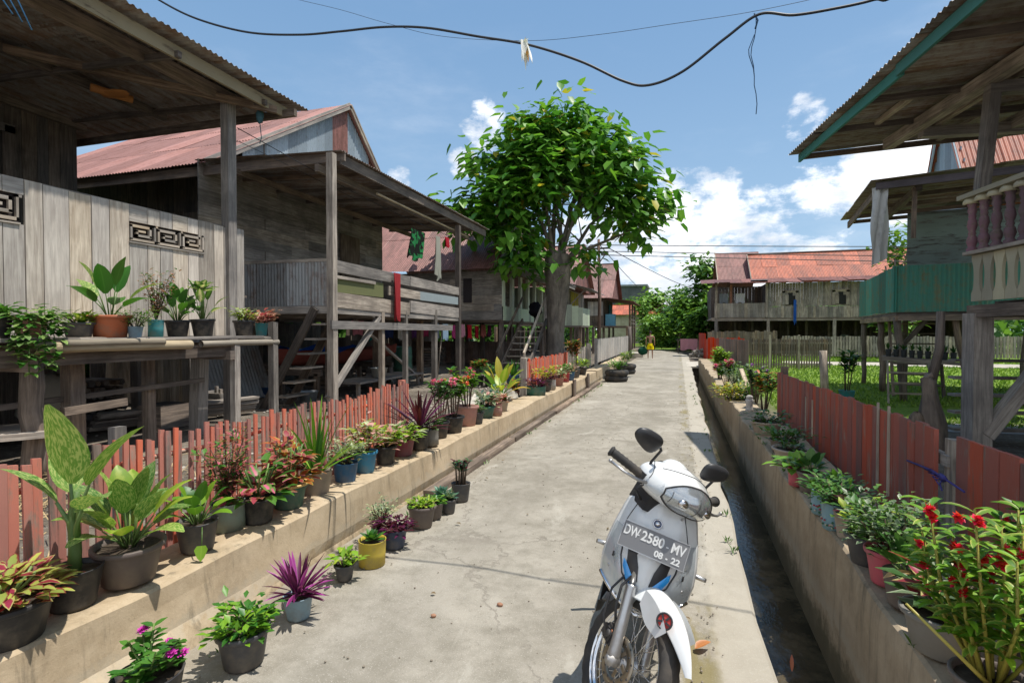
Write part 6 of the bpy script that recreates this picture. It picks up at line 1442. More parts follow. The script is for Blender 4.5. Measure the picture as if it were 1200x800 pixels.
# tyre planters
TYRE = plastic('tyre_rubber', (.02, .02, .02), rough=.8, dirt=.5)
def tyre(mb, c, R, r_, n_=24):
    P = []
    for i in range(n_):
        a = 2*math.pi*i/n_; row = []
        for j in range(12):
            b = 2*math.pi*j/12; rr = R+r_*math.cos(b)*.9+(.008*(i % 2) if math.cos(b) > .5 else 0); row.append(V((c[0]+rr*math.cos(a), c[1]+rr*math.sin(a), c[2]+r_*math.sin(b))))
        P.append(row)
    P.append(P[0]); mb.grid(P, 0, .5, True, close=True)
for (u, v, n_, lb, H, mats) in ((722, 447, 2, 'nearer stack of two old tyres planted with greenery on the lane', .3, ['bright', 'green']), (733, 438, 2, 'farther stack of old tyres planted with leafy stems', .5, ['green', 'lime']), (797, 411, 1, 'single tyre planter with a small frangipani in the far lane', 0, [])):
    p = on(u, v, 2, 0); root = thing('tyre_planter', lb, 'tyre planter', (p.x, p.y, .012), 'tyre planters on the lane')
    for k in range(n_): mb = MB(); tyre(mb, (.02*k, 0, .09+.165*k), .27, .09); mb.build('tyre', TYRE, root, org=LOC)
    mb = MB(); mb.lathe([(.22, .12+.16*(n_-1)), (0, .14+.16*(n_-1))], 14); mb.build('soil', SOIL, root, org=LOC)
    if H: foliage(root, 'bush', .3, H, .15+.16*(n_-1), mats, dens=1.2, lsz=1.8)
    else:
        st = MB(); st.tube([(0, 0, .12), (.02, 0, .6), (-.02, 0, 1.1)], [.05, .04, .03], 7)
        mb = MB()
        for i in range(4): a = i*1.6; e = V((.3*math.cos(a), .3*math.sin(a), 1.3+.1*(i % 2))); st.tube([(-.02, 0, 1.05), e], [.03, .02], 6); [mb.leaf(e, (math.cos(k*.8), math.sin(k*.8), .4), .28, .09, .8, 3, 'lance', .2) for k in range(8)]
        st.build('stem', TWIG, root, org=LOC); mb.build('foliage', lm('bright'), root, org=LOC)
# ================================================================== trees
BARK = wood('bark', (.10, .075, .055), (.32, .26, .20), grain=3.5, stain=.5)
for nd in BARK.node_tree.nodes:
    if nd.type == 'BUMP': nd.inputs['Distance'].default_value = .06; nd.inputs['Strength'].default_value = .9
def limb(mb, pts, r0, r1, n=9, jit=.0):
    pts = [V(p) for p in pts]; out = []
    for i in range(len(pts)-1):
        for k in range(3): out.append(pts[i].lerp(pts[i+1], k/3))
    out.append(pts[-1]); m_ = len(out)-1
    mb.tube(out, [(r0+(r1-r0)*(i/m_)**.8)*rnd.uniform(.94, 1.06) for i in range(m_+1)], n)
def tree(label, base, lobes, n_leaf, ls, mats, trunk, name='tree', group=None, shape='broad', hang=0):
    root = thing(name, label, 'tree', base, group); mb = MB(); ms = [lm(k) if isinstance(k, str) else k for k in mats]
    pw = 2.3 if hang else 3; tot = sum(l[1]**pw for l in lobes)
    for (c, R_) in lobes:
        k = int(n_leaf*R_**pw/tot)+1; cl_n = max(6, k//14)
        for q in range(cl_n):
            while True:
                d = V((rnd.uniform(-1, 1), rnd.uniform(-1, 1), rnd.uniform(-1, 1)))
                if d.length <= 1: break
            d = d*(d.length**-.35 if d.length > .1 else 1)
            cc = V(c)+V((d.x*R_, d.y*R_, d.z*R_*.85))
            for w in range(14):
                p = cc+V((rnd.gauss(0, 1), rnd.gauss(0, 1), rnd.gauss(0, .8)))*ls*.95; o = (p-V(c)); o.normalize()
                dd = V((o.x+rnd.uniform(-.9, .9), o.y+rnd.uniform(-.9, .9), rnd.uniform(-.75, .45)-hang)); l = ls*rnd.uniform(.65, 1.25)
                mb.leaf(p, dd, l, l*(.86 if hang else .72), .7, 2, shape, .2, rnd.choices(range(len(ms)), [9, 1.6, .35][:len(ms)])[0])
    mb.build('crown', ms, root)
    tb = MB(); trunk(tb); tb.build('trunk', BARK, root); return root
tb_ = V((-3.9, 17.1, .2))
lv = [leafm('tree_leaf', (.10, .26, .03), (.17, .35, .05), 'plain', tr=.42, vary=.7), leafm('tree_leaf_light', (.13, .30, .03), (.24, .40, .05), 'plain', tr=.42), leafm('tree_leaf_yellow', (.42, .38, .04), (.5, .42, .06), 'plain', tr=.4)]
def cam_pt(u, v, t): return V((0, 0, CAM_H))+ray(u, v)*t
lob = [(cam_pt(u, v, t), r_) for (u, v, t, r_) in (
 (655, 163, 17.6, .6), (628, 170, 17.2, .55), (690, 168, 17.8, .6), (670, 148, 17.6, .36), (643, 150, 17.4, .32), (712, 160, 17.8, .28), (735, 172, 18, .26), (607, 158, 17.3, .26), (664, 130, 17.6, .26), (625, 143, 17.3, .2), (566, 192, 17, .2), (612, 190, 17.0, .6), (585, 195, 17.0, .42),
 (645, 190, 16.9, .72), (682, 190, 17.0, .66), (716, 195, 17.4, .5), (735, 190, 17.6, .26), (576, 222, 17.0, .42), (600, 228, 16.7, .55), (560, 238, 17, .3), (632, 225, 16.6, .6), (700, 222, 17.2, .55), (728, 226, 17.2, .4),
 (744, 236, 17.4, .32), (760, 238, 17.4, .24), (772, 237, 17.4, .14), (745, 212, 17.4, .26), (640, 190, 18.6, .8), (690, 200, 18.7, .7), (615, 215, 18.3, .6), (548, 248, 16.8, .3), (536, 252, 16.7, .22), (556, 262, 16.8, .28), (578, 258, 16.9, .34),
 (600, 262, 16.9, .40), (606, 282, 16.8, .30), (618, 262, 17.6, .4), (712, 252, 17.4, .36), (735, 262, 17.3, .26), (748, 262, 17.3, .16), (686, 300, 17.3, .16), (606, 306, 16.6, .15), (622, 303, 16.7, .15))]
def mtrunk(m_):
    b = tb_
    P = []
    rings = [(0, .46, 0), (.3, .33, .0), (.9, .285, .0), (1.6, .275, .02), (2.3, .30, .06), (2.9, .39, .10), (3.4, .45, .10), (3.8, .38, .12)]
    for (z, r_, dx) in rings:
        P.append([b+V((dx+(r_+.05*math.sin(3*a+z)+.03*math.sin(5*a-z*2)+(.08*max(0, math.sin(4*a)) if z < .2 else 0))*math.cos(a), (r_+.04*math.sin(4*a+z))*math.sin(a), z)) for a in [2*math.pi*k/20 for k in range(20)]])
    b0 = len(m_.f); m_.grid(P, 0, .5, True, close=True, uvf=lambda x, y: (x*3.8, y*2))
    m_.tube([P[-1][0].lerp(P[-1][10], .5)+V((0, 0, -.2)), P[-1][0].lerp(P[-1][10], .5)+V((0, 0, .12))], [.38, .22], 12)
    t0 = b+V((.1, 0, 3.3))
    for (u, v, t, r0) in ((640, 190, 17.4, .14), (655, 170, 17.7, .17), (690, 190, 17.6, .15), (610, 210, 17.2, .13), (725, 235, 17.4, .13), (660, 230, 18.1, .12), (585, 245, 17.1, .10), (625, 160, 17.3, .11), (705, 175, 17.8, .11)):
        e = cam_pt(u, v, t); s0 = t0+V((rnd.uniform(-.28, .28), rnd.uniform(-.2, .2), 0)); md = s0.lerp(e, .5)+V((0, 0, .35)); limb(m_, [s0, md, e], r0*.68, .018)
        for k in range(5):
            q = s0.lerp(md, .6+.3*rnd.random()) if k < 2 else md.lerp(e, rnd.random()); limb(m_, [q, q+V((rnd.uniform(-.9, .9), rnd.uniform(-.7, .7), rnd.uniform(.2, .9)))], .035, .01, 6)
    for (u, v, t) in ((785, 238, 17.4), (545, 252, 16.8), (608, 300, 16.7), (680, 298, 17.3)): limb(m_, [b+V((.1, 0, 3.6)), b.lerp(cam_pt(u, v, t), .6)+V((0, 0, 1.2)), cam_pt(u, v, t)], .07, .012, 6)
tree('large leafy tree with thick forked trunk rising above the left houses', tuple(tb_), lob, 5000, .40, lv, mtrunk, 'shade_tree', shape='heart', hang=.35)
# far trees
dg = [leafm('far_leaf', (.085, .19, .035), (.12, .25, .05), 'plain', tr=.4, vary=.7), leafm('far_leaf_light', (.17, .32, .045), (.24, .38, .07), 'plain', tr=.3)]
def ftree(lb, u, base_y, vt, wpx, Y, mats=None, n=1500, ls=.35, rows=3, trunk_w=.18, name='tree', vb=395):
    c = on(u, vt, 1, Y); h = c.z-GZ; t = (Y)/ray(u, 390).y; R_ = wpx/2*t/F_PX; zb = max(.4, on(u, vb, 1, Y).z)
    lobes = []
    nn = rows
    for i in range(nn):
        z = zb+(c.z-zb)*(i+.5)/nn; rr = R_*(.95 if i < nn-1 else .62)*rnd.uniform(.8, 1.05)
        for k in range(3): lobes.append((V((c.x+rnd.uniform(-.5, .5)*R_, Y+rnd.uniform(-.4, .4)*R_, z-rnd.random()*.1*h)), max(rr*.62, .4)))
    lobes.append((V((c.x, Y, c.z-R_*.3)), R_*.4))
    def tk(m_):
        m_.tube([(c.x, Y, 0), (c.x+.1, Y, h*.4), (c.x, Y, h*.8)], [trunk_w, trunk_w*.8, trunk_w*.3], 8)
        for k in range(6): a = k*1.05; m_.tube([(c.x, Y, h*.35), (c.x+R_*.6*math.cos(a), Y+R_*.6*math.sin(a), h*(.6+.05*k))], [trunk_w*.4, .03], 6)
    return tree(lb, (c.x, Y, GZ), lobes, n, ls, mats or dg, tk, name, 'trees at the end of the lane')
ftree('tall rounded tree rising left of the orange-roofed house', 829, 0, 306, 42, 46, n=3600, ls=.55, rows=5)
ftree('broad pale green tree below the tall rounded tree', 812, 0, 350, 40, 45, [dg[1], dg[0]], 3200, .5)
ftree('thin tree with open crown in the lane gap', 797, 0, 336, 26, 60, None, 1600, .5)
ftree('leafy tree in front of the dark building', 767, 0, 343, 50, 58, [dg[1], dg[0]], 3600, .55)
ftree('dense bush mass at the bend of the lane', 790, 0, 366, 36, 52, None, 2200, .5)
ftree('light green shrub on the left verge of the lane', 765, 0, 373, 36, 44, [dg[1]], 1500, .32)
ftree('dark green thicket right of the lane end', 824, 0, 366, 32, 41, None, 2000, .42)
ftree('shrub with dusty pink tops beyond the lane', 782, 0, 357, 30, 56, [leafm('dusty', (.20, .17, .10), (.30, .24, .20)), dg[0]], 1200, .36)
ftree('green tree seen between houses behind the big trunk', 676, 0, 352, 26, 40, [dg[1], dg[0]], 800, .3)
ftree('tree behind the second right house', 1052, 0, 268, 40, 30, [dg[1], dg[0]], 1300, .32)
ftree('tree beyond the orange roof ridge at right', 1036, 0, 300, 24, 48, None, 600, .4)
ftree('distant tree behind the maroon roofed house', 735, 0, 352, 26, 66, None, 900, .5)
ftree('tree beneath the far eaves on the left', 755, 0, 352, 16, 50, [dg[1], dg[0]], 700, .35)
# far wooded mass closing the view
mb = MB()
for i in range(9000):
    x = rnd.uniform(-55, 60); y = rnd.uniform(85, 105); z = abs(rnd.gauss(0, 1))*1.8+1.2+.8*math.sin(x*.3)+.5*math.sin(x*.9)
    mb.leaf((x, y, z if z < 6 else 3), (rnd.uniform(-1, 1), rnd.uniform(-1, 1), rnd.uniform(-.5, 1)), 1.3, 1.2, .5, 1, 'strap', .2)
for i in range(9000):
    x = rnd.uniform(-19, -15.2); y = rnd.uniform(-1, 46); mb.leaf((x, y, rnd.uniform(0, 3.3+.6*math.sin(y))), (rnd.uniform(-1, 1), rnd.uniform(-1, 1), rnd.uniform(-.5, 1)), .9, .9, .5, 1, 'strap', .2)
for i in range(6000):
    x = rnd.uniform(-42, -8); y = rnd.uniform(44, 60); mb.leaf((x, y, rnd.uniform(0, 3.4)), (rnd.uniform(-1, 1), rnd.uniform(-1, 1), rnd.uniform(-.5, 1)), .9, .9, .5, 1, 'strap', .2)
for i in range(5000):
    x = rnd.uniform(17, 21); y = rnd.uniform(0, 34); mb.leaf((x, y, rnd.uniform(0, 2.6+.5*math.sin(y*.9))), (rnd.uniform(-1, 1), rnd.uniform(-1, 1), rnd.uniform(-.5, 1)), .75, .75, .5, 1, 'strap', .2)
for i in range(7000):
    x = rnd.uniform(2, 50); y = rnd.uniform(42, 56); mb.leaf((x, y, rnd.uniform(0, 3.8)), (rnd.uniform(-1, 1), rnd.uniform(-1, 1), rnd.uniform(-.5, 1)), .9, .9, .5, 1, 'strap', .2)
struct(mb.build('woodland', dg[0]), 'low belt of distant woodland', 'stuff')
# ================================================================== scooter (built upright at the origin, forward = +y, rider's right = +x)
SC = thing('scooter', 'white motor scooter parked on its side stand in the middle of the lane', 'scooter', (0, 0, 0))
WHITE = plastic('scooter_white', (.70, .71, .70), rough=.16, dirt=.16, dc=(.38, .34, .28), coat=.7, dscale=5)
SILV = plastic('scooter_silver', (.56, .61, .64), rough=.20, dirt=.25, metal=.35, coat=.6)
BLK = plastic('scooter_black', (.025, .025, .027), rough=.45, dirt=.35, dc=(.14, .12, .10))
METAL = plastic('metal_grey', (.46, .46, .46), rough=.32, dirt=.45, metal=.8, dc=(.20, .16, .12))
CHROME = plastic('chrome', (.75, .75, .76), rough=.12, dirt=.2, metal=1)
RUBB = plastic('scooter_rubber', (.028, .027, .026), rough=.75, dirt=.5, dc=(.16, .13, .10))
LENS = plastic('lens_clear', (.80, .83, .85), rough=.05, dirt=.05, coat=1); LENS.node_tree.nodes['Principled BSDF'].inputs['Transmission Weight'].default_value = .88; LENS.node_tree.nodes['Principled BSDF'].inputs['IOR'].default_value = 1.2
BLUEL = plastic('lens_blue', (.02, .30, .72), rough=.1, dirt=.1, coat=1)
SEATM = plastic('seat_black', (.03, .03, .03), rough=.6, dirt=.3)
RAKE = math.radians(26.5); AX = V((0, -math.sin(RAKE), math.cos(RAKE))); AP = V((0, .565, .27)); STEER = math.radians(40)
SM = Matrix.Translation(AP) @ Matrix.Rotation(STEER, 4, AX) @ Matrix.Translation(-AP)
def steer(mb): mb.v = [tuple(SM @ V(p)) for p in mb.v]; return mb
def SB(mb, name, mat, par=SC, st=False, **k):
    if st: steer(mb)
    return mb.build(name, mat, par, org=LOC, **k)
def wheel(cy, st, nm='wheel'):
    R = .268; c = V((0, cy, R)); root = None
    mb = MB(); P = []; n_ = 72
    prof_ = [(.205, .026), (.222, .038), (.240, .042), (.256, .034), (.266, .018), (.268, 0), (.266, -.018), (.256, -.034), (.240, -.042), (.222, -.038), (.205, -.026)]
    for i in range(n_+1):
        a = 2*math.pi*i/n_; row = []
        for j, (r_, x) in enumerate(prof_):
            g = -.005 if (j in (4, 6) and i % 3 == 0) or (j == 5 and i % 6 < 1) or (j in (3, 7) and i % 3 == 1) else 0
            row.append(c+V((x, (r_+g)*math.sin(a), (r_+g)*math.cos(a))))
        P.append(row)
    mb.grid(P, 0, .5, True); w_ = SB(mb, 'wheel', RUBB, SC, st)
    mb = MB(); P = []
    for i in range(49):
        a = 2*math.pi*i/48; P.append([c+V((x, r_*math.sin(a), r_*math.cos(a))) for (r_, x) in ((.208, .030), (.216, .030), (.208, .024), (.192, .016), (.188, 0), (.192, -.016), (.208, -.024), (.216, -.030), (.208, -.030), (.20, -.02), (.198, 0), (.20, .02), (.208, .030))])
    mb.grid(P, 0, .5, True); SB(mb, 'rim', CHROME, w_, st)
    mb = MB()
    for i in range(36):
        a = 2*math.pi*i/36; s_ = 1 if i % 2 else -1; b = a+(.75 if i % 4 < 2 else -.75)
        mb.tube([c+V((s_*.026, .032*math.sin(b), .032*math.cos(b))), c+V((0, .190*math.sin(a), .190*math.cos(a)))], .0016, 4, caps=False)
    SB(mb, 'spokes', CHROME, w_, st)
    mb = MB(); mb.lathe([(0, -.05), (.022, -.05), (.022, -.034), (.036, -.030), (.036, -.022), (.024, -.018), (.024, .018), (.036, .022), (.036, .030), (.022, .034), (.022, .05), (0, .05)], 18, c, M=Matrix.Rotation(math.pi/2, 3, 'Y')); SB(mb, 'hub', METAL, w_, st)
    return w_, c
wf, cf = wheel(.60, True)
# brake disc on the rider's right with holes ring
mb = MB(); n_ = 40; M_ = Matrix.Rotation(math.pi/2, 3, 'Y')
mb.lathe([(.060, -.002), (.098, -.002), (.098, .002), (.060, .002), (.060, -.002)], n_, cf+V((.052, 0, 0)), M=M_)
for k in range(5): a = k*1.257; mb.beam(cf+V((.052, .03*math.sin(a), .03*math.cos(a))), cf+V((.052, .066*math.sin(a+.3), .066*math.cos(a+.3))), .014, .004, up=(1, 0, 0))
SB(mb, 'brake_disc', plastic('disc_steel', (.34, .29, .22), rough=.35, metal=.9, dirt=.5), wf, True)
mb = MB()
for k in range(20): a = k*.314; mb.lathe([(.0045, -.0030), (.0045, .0030), (0, .0030)], 8, cf+V((.0525, (.072+.016*(k % 2))*math.sin(a), (.072+.016*(k % 2))*math.cos(a))), M=M_)
SB(mb, 'disc_holes', BLK, wf, True)
mb = MB(); q = cf+V((.072, -.075, .05)); mb.box(q-V((.024, .035, .030)), q+V((.018, .030, .034))); mb.box(q-V((.010, .045, .020)), q+V((.026, .020, .022))); mb.lathe([(0, 0), (.016, 0), (.016, .012), (.008, .014), (0, .014)], 10, q+V((.02, .0, .006)), M=M_)
SB(mb, 'brake_caliper', BLK, SC, True)
mb = MB(); mb.lathe([(.006, 0), (.009, .003), (.006, .006)], 8, cf+V((.090, -.07, .07)), M=M_); mb.box(cf+V((.080, -.10, .03)), cf+V((.096, -.085, .05))); SB(mb, 'caliper_bolt', plastic('bolt_orange', (.45, .14, .05), dirt=.4), SC, True)
# fork
for s_ in (1, -1):
    mb = MB(); lo = V((s_*.078, .60, .268)); mb.tube([lo-AX*.012, lo+AX*.02, lo+AX*.05, lo+AX*.28, lo+AX*.29], [.016, .027, .024, .024, .026], 14); mb.tube([lo+AX*.28, lo+AX*.52], [.0145, .0145], 12)
    mb.lathe([(0, -.018), (.026, -.018), (.026, .018), (.013, .022), (.013, .030), (0, .030)], 14, lo, M=Matrix.Rotation(s_*math.pi/2, 3, 'Y')); SB(mb, 'fork_leg', METAL, SC, True)
mb = MB(); c = AP+AX*.43; mb.beam(c-V((.10, -.02, 0)), c+V((.10, .02, 0)), .06, .04); mb.tube([c, AP+AX*.70], .018, 10); SB(mb, 'fork_yoke', BLK, SC, True)
# brake hose and cables
mb = MB(); mb.tube([cf+V((.085, -.07, .09)), cf+V((.115, -.10, .16)), cf+V((.12, -.13, .24)), cf+V((.08, -.15, .30)), AP+AX*.45+V((.06, .02, 0))], .006, 7); mb.tube([cf+V((.09, -.06, .02)), cf+V((.13, -.12, .10)), cf+V((.13, -.16, .20)), cf+V((.07, -.18, .33))], .005, 7); SB(mb, 'cable', BLK, SC, True)
# front mudguard: arched blade, pointed nose
mb = MB(); P = []; ff = V((0, .60, .268))
for i in range(31):
    t = i/30; a = math.radians(-46+98*t); w_ = .050+.018*math.sin(math.pi*min(1, t*1.5))*(1 if t < .66 else 1); w_ *= (1 if t < .55 else max(.20, 1-((t-.55)/.45)**1.7*.82)); rr = .308+.03*t; dep = .055*(1-t**3)+.012; row = []
    for j in range(13):
        s_ = j/6-1; x = s_*w_; rad = rr-dep*abs(s_)**2.6+.006*max(0, 1-abs(s_)*2)*min(1, t*3)
        row.append(ff+V((x, rad*math.sin(a), rad*math.cos(a))))
    P.append(row)
mb.grid(P, 0, .5, True); mb.grid([[q+(ff-q).normalized()*.004 for q in r_] for r_ in P], 0, .5, True); SB(mb, 'mudguard', WHITE, SC, True)
mb = MB(); P = []
for sg in (-1, 1):
    P = []
    for i in range(7):
        a = math.radians(-10+38*i/6); P.append([ff+V((sg*(.070+.004), (r_)*math.sin(a), r_*math.cos(a))) for r_ in (.305, .27, .245-.03*math.sin(math.pi*i/6))])
    mb.grid(P, 0, .5, True)
SB(mb, 'mudguard_stay', WHITE, SC, True)
mb = MB(); a = math.radians(70); q = ff+V((0.004, .338*math.sin(a), .338*math.cos(a))); nr = (q-ff).normalized()
for k in range(5): b = k*1.257; mb.leaf(q+nr*.003, V((math.cos(b), 0, 0))+V((0, -nr.z, nr.y))*math.sin(b), .014, .007, 0, 2, 'x', 0)
SB(mb, 'star_sticker', flatm('sticker_blue', (.02, .10, .22)), SC, True)
# leg shield surface
rows = [(.895, .105, .315, .02), (.885, .128, .345, .035), (.86, .145, .372, .05), (.80, .168, .412, .075), (.72, .190, .452, .095), (.64, .204, .482, .11), (.57, .208, .498, .115), (.50, .200, .500, .11), (.45, .186, .490, .10), (.415, .168, .478, .095)]
def shield(s, z):
    for i in range(len(rows)-1):
        if rows[i][0] >= z >= rows[i+1][0]:
            k = (rows[i][0]-z)/(rows[i][0]-rows[i+1][0]); w_, yc, dp = [rows[i][q]*(1-k)+rows[i+1][q]*k for q in (1, 2, 3)]; break
    else: w_, yc, dp = rows[-1][1:] if z < .5 else rows[0][1:]
    return V((s*w_*.94, yc-dp*abs(s)**2.3+.012*max(0, 1-abs(s)*3.2), z))
def sh_z(s, t):      # t 0..1 top to bottom, bottom edge is a shallow V
    zt = .895-.055*abs(s)**3; zb = .415+.085*abs(s)**1.4; return zt+(zb-zt)*t
P = []
for i in range(37):
    t = i/36; row = []
    for j in range(33):
        s_ = j/16-1; z = sh_z(s_, t); row.append(shield(s_, z))
    P.append(row)
def smat(i, j):
    s_ = (j+.5)/16-1; t = (i+.5)/36; z = sh_z(s_, t)
    return 0
mb = MB(); mb.grid(P, smat, .5, True)
# rim returning backwards all round
edge = [P[0][j] for j in range(33)]+[P[i][-1] for i in range(1, 37)]+[P[-1][j] for j in range(31, -1, -1)]+[P[i][0] for i in range(35, 0, -1)]
cc = V((0, .38, .66)); back = []
for q in edge: back.append(V((q.x*1.02, q.y-.055, q.z+(.006 if q.z > .8 else (-.012 if q.z < .52 else 0)))))
mb.grid([edge, [a_.lerp(b_, .25)+V((a_.x*.03, 0, 0)) for a_, b_ in zip(edge, back)], back], 0, .5, True, close=True); shd = SB(mb, 'leg_shield', [WHITE, SILV])
# silver lower band between the V-shaped seam and the rim
def seam_z(s_):
    a = abs(s_); pts_ = [(0, .502), (.22, .513), (.48, .57), (.60, .63), (.66, .70), (.72, .735), (1, .735)]
    for (x0, z0), (x1, z1) in zip(pts_, pts_[1:]):
        if x0 <= a <= x1: return z0+(z1-z0)*(a-x0)/(x1-x0)
    return .735
mb_ = MB(); PP = []
for j in range(49):
    s_ = (j/24-1)*.985; z0 = sh_z(s_, .995); z1 = seam_z(s_); PP.append([shield(s_, z0+(z1-z0)*k/8)+V((0, .003+.003*math.sin(math.pi*k/8), 0)) for k in range(9)])
mb_.grid(PP, 0, .5, True); SB(mb_, 'lower_band', SILV, shd)
# chin lip, bright
mb = MB(); mb.tube([shield(s_, sh_z(s_, .985))+V((0, .004, -.002)) for s_ in [k/12-1 for k in range(25)]], .0085, 8); SB(mb, 'chin_trim', CHROME, shd)
# raised contour lines and centre nose
def onsh(pts, off=.004): return [shield(s_, z)+V((0, off, 0)) for (s_, z) in pts]
cl_pts = [(-.66, .70), (-.60, .63), (-.48, .57), (-.22, .513), (0, .502), (.22, .513), (.48, .57), (.60, .63), (.66, .70)]
mb = MB(); mb.tube(onsh(cl_pts, .003), .0035, 6); SB(mb, 'seam', BLK, shd)
def patch(poly, off, mat, name, par=shd):
    mb = MB(); c = V((sum(p[0] for p in poly)/len(poly), sum(p[1] for p in poly)/len(poly), 0)); n_ = len(poly); ring = []
    b = 0; mb.v.append(tuple(shield(c.x, c.y)+V((0, off+.004, 0))))
    for lay, k in ((0, .55), (1, 1.0)):
        for (s_, z) in poly: q = shield(c.x+(s_-c.x)*k, c.y+(z-c.y)*k); mb.v.append(tuple(q+V((0, off+(.003 if lay == 0 else 0), 0))))
    for i in range(n_):
        j = (i+1) % n_; mb.face([0, 1+i, 1+j], [(0, 0)]*3, 0, .5, True); mb.face([1+i, 1+n_+i, 1+n_+j, 1+j], [(0, 0)]*4, 0, .5, True)
    return SB(mb, name, mat, par)
for s_ in (1, -1):
    patch([(s_*.50, .675), (s_*.30, .675), (s_*.17, .62), (s_*.12, .565), (s_*.22, .555), (s_*.42, .60)], .004, BLK, 'air_intake')
    patch([(s_*.52, .630), (s_*.44, .62), (s_*.24, .578), (s_*.13, .552), (s_*.20, .532), (s_*.38, .558), (s_*.50, .60)], .009, BLUEL, 'position_lamp')
    patch([(s_*.86, .66), (s_*.72, .655), (s_*.60, .60), (s_*.66, .57), (s_*.82, .60)], .004, LENS, 'indicator')
    patch([(s_*.79, .625), (s_*.75, .625), (s_*.75, .605), (s_*.79, .605)], .010, BLK, 'indicator_bulb', par=shd)
for s_ in (1, -1):     # upper panel seams and screws
    mb = MB(); mb.tube([shield(s_*(.80-.10*k/8), .74+.11*k/8)+V((0, .002, 0)) for k in range(9)], .0018, 5); SB(mb, 'panel_seam', BLK, shd)
    for (sx, zz_) in ((.62, .835), (.80, .56), (.55, .47)): q = shield(s_*sx, zz_); mb = MB(); mb.lathe([(.006, .0), (.0055, .003), (0, .0035)], 10, q+V((0, .004, 0)), M=Matrix.Rotation(-math.pi/2, 3, 'X')); SB(mb, 'screw', METAL, shd)
# emblem ring high on the shield
q = shield(0, .80); nrm = V((0, .88, .47)).normalized(); Mq = nrm.to_track_quat('Z', 'Y').to_matrix()
mb = MB(); mb.lathe([(.019, 0), (.021, .004), (.017, .005), (.016, .002)], 20, q+nrm*.002, M=Mq); mb.lathe([(.010, .003), (.007, .006), (0, .007)], 14, q+nrm*.002, M=Mq); SB(mb, 'badge', CHROME, shd)
mb = MB(); mb.lathe([(.016, .001), (0, .0015)], 20, q+nrm*.002, M=Mq); SB(mb, 'badge_field', flatm('badge_navy', (.03, .05, .12), .3), shd)
# round red and black sticker on the lower right of the mudguard root
a = math.radians(18)
q = cf+V((.060, .305*math.sin(a)+.004, .305*math.cos(a)-.006)); nrm = V((.85, .5, .25)).normalized(); Mq = nrm.to_track_quat('Z', 'Y').to_matrix()
mb = MB(); mb.lathe([(.030, .003), (0, .005)], 20, q+nrm*.006, M=Mq); k_ = SB(mb, 'sticker', flatm('sticker_red', (.50, .05, .04)), SC, True)
mb = MB(); mb.lathe([(.032, .004), (.030, .007), (.026, .007), (.025, .004)], 20, q+nrm*.006, M=Mq)
for k in range(5): b = k*1.257; d = Mq @ V((math.cos(b), math.sin(b), 0)); mb.beam(q+nrm*.012+d*.006, q+nrm*.012+d*.024, .007, .003, up=nrm)
SB(mb, 'sticker_marks', BLK, k_, True)
# number plate
pc = shield(-.02, .732)+V((0, .026, 0)); nP = V((0, .90, .43)).normalized(); xP = V((-1, 0, 0)); yP = nP.cross(xP).normalized()
tiltp = math.radians(-3.5); xP, yP = xP*math.cos(tiltp)+yP*math.sin(tiltp), yP*math.cos(tiltp)-xP*math.sin(tiltp)
MP = Matrix(((xP.x, yP.x, nP.x, pc.x), (xP.y, yP.y, nP.y, pc.y), (xP.z, yP.z, nP.z, pc.z), (0, 0, 0, 1)))
def prect(mb, x0, x1, y0, y1, z0, z1): mb.hexa([MP @ V((x1 if i & 1 else x0, y1 if i & 2 else y0, z1 if i & 4 else z0)) for i in range(8)], 0, .5, dims=(x1-x0, y1-y0, z1-z0))
mb = MB(); prect(mb, -.1375, .1375, -.053, .053, -.001, .002); pl_ = SB(mb, 'number_plate', plastic('plate_grey', (.17, .17, .175), rough=.38, dirt=.25, dc=(.2, .19, .17), metal=.2))
mb = MB()
for (a, b, c_, d) in ((-.138, .138, .0515, .0545), (-.138, .138, -.0545, -.0515), (-.139, -.136, -.053, .053), (.136, .139, -.053, .053)): prect(mb, a, b, c_, d, .0005, .004)
SB(mb, 'plate_edge', METAL, pl_)
PT = flatm('plate_white', (.72, .72, .70), .5)
for (s_, x, y, sz, sx) in (('DW', -.098, .016, .056, .66), ('2580', -.008, .016, .056, .86), ('MV', .098, .016, .056, .74), ('08', .030, -.031, .034, 1.05), ('22', .100, -.031, .034, 1.05)):
    SB(textmb(s_, sz, MP @ Matrix.Translation((x, y, .003)), ext=.001, sx=sx, bold=.0012), 'plate_characters', PT, pl_)
mb = MB(); prect(mb, -.073, -.064, .010, .015, .002, .004); prect(mb, .050, .060, .008, .013, .002, .004); prect(mb, .060, .068, -.036, -.030, .002, .004); SB(mb, 'plate_bolt', PT, pl_)
# handlebar cowl with headlamp (steered)
hc = AP+AX*.715+V((0, .035, 0))
mb = MB(); P = []
nu, nv = 28, 18
def cowl(u, v):     # u around (0..2pi), v from left tip to right tip
    x = -math.cos(math.pi*v); k = math.sqrt(max(0, 1-abs(x)**2.4)); X = x*.185
    ry = (.118*k+.010)*(1-.15*abs(x)); rz = (.078*k+.010)
    cy_, sz_ = math.cos(u), math.sin(u)
    Y = ry*cy_*(1.25 if cy_ > 0 else .75); Z = rz*sz_*(1.0 if sz_ > 0 else .95)
    return hc+V((X, Y+.035-.055*abs(x)**1.5, Z+.018-.012*cy_+.020*(1-abs(x))))
for i in range(nv*2+1):
    P.append([cowl(2*math.pi*j/nu, .5-.5*math.cos(math.pi*i/(nv*2)) if False else i/(nv*2)) for j in range(nu)])
mb.grid(P, 0, .5, True, close=True); cw = SB(mb, 'handlebar_cowl', WHITE, SC, True)
mb = MB(); P = []
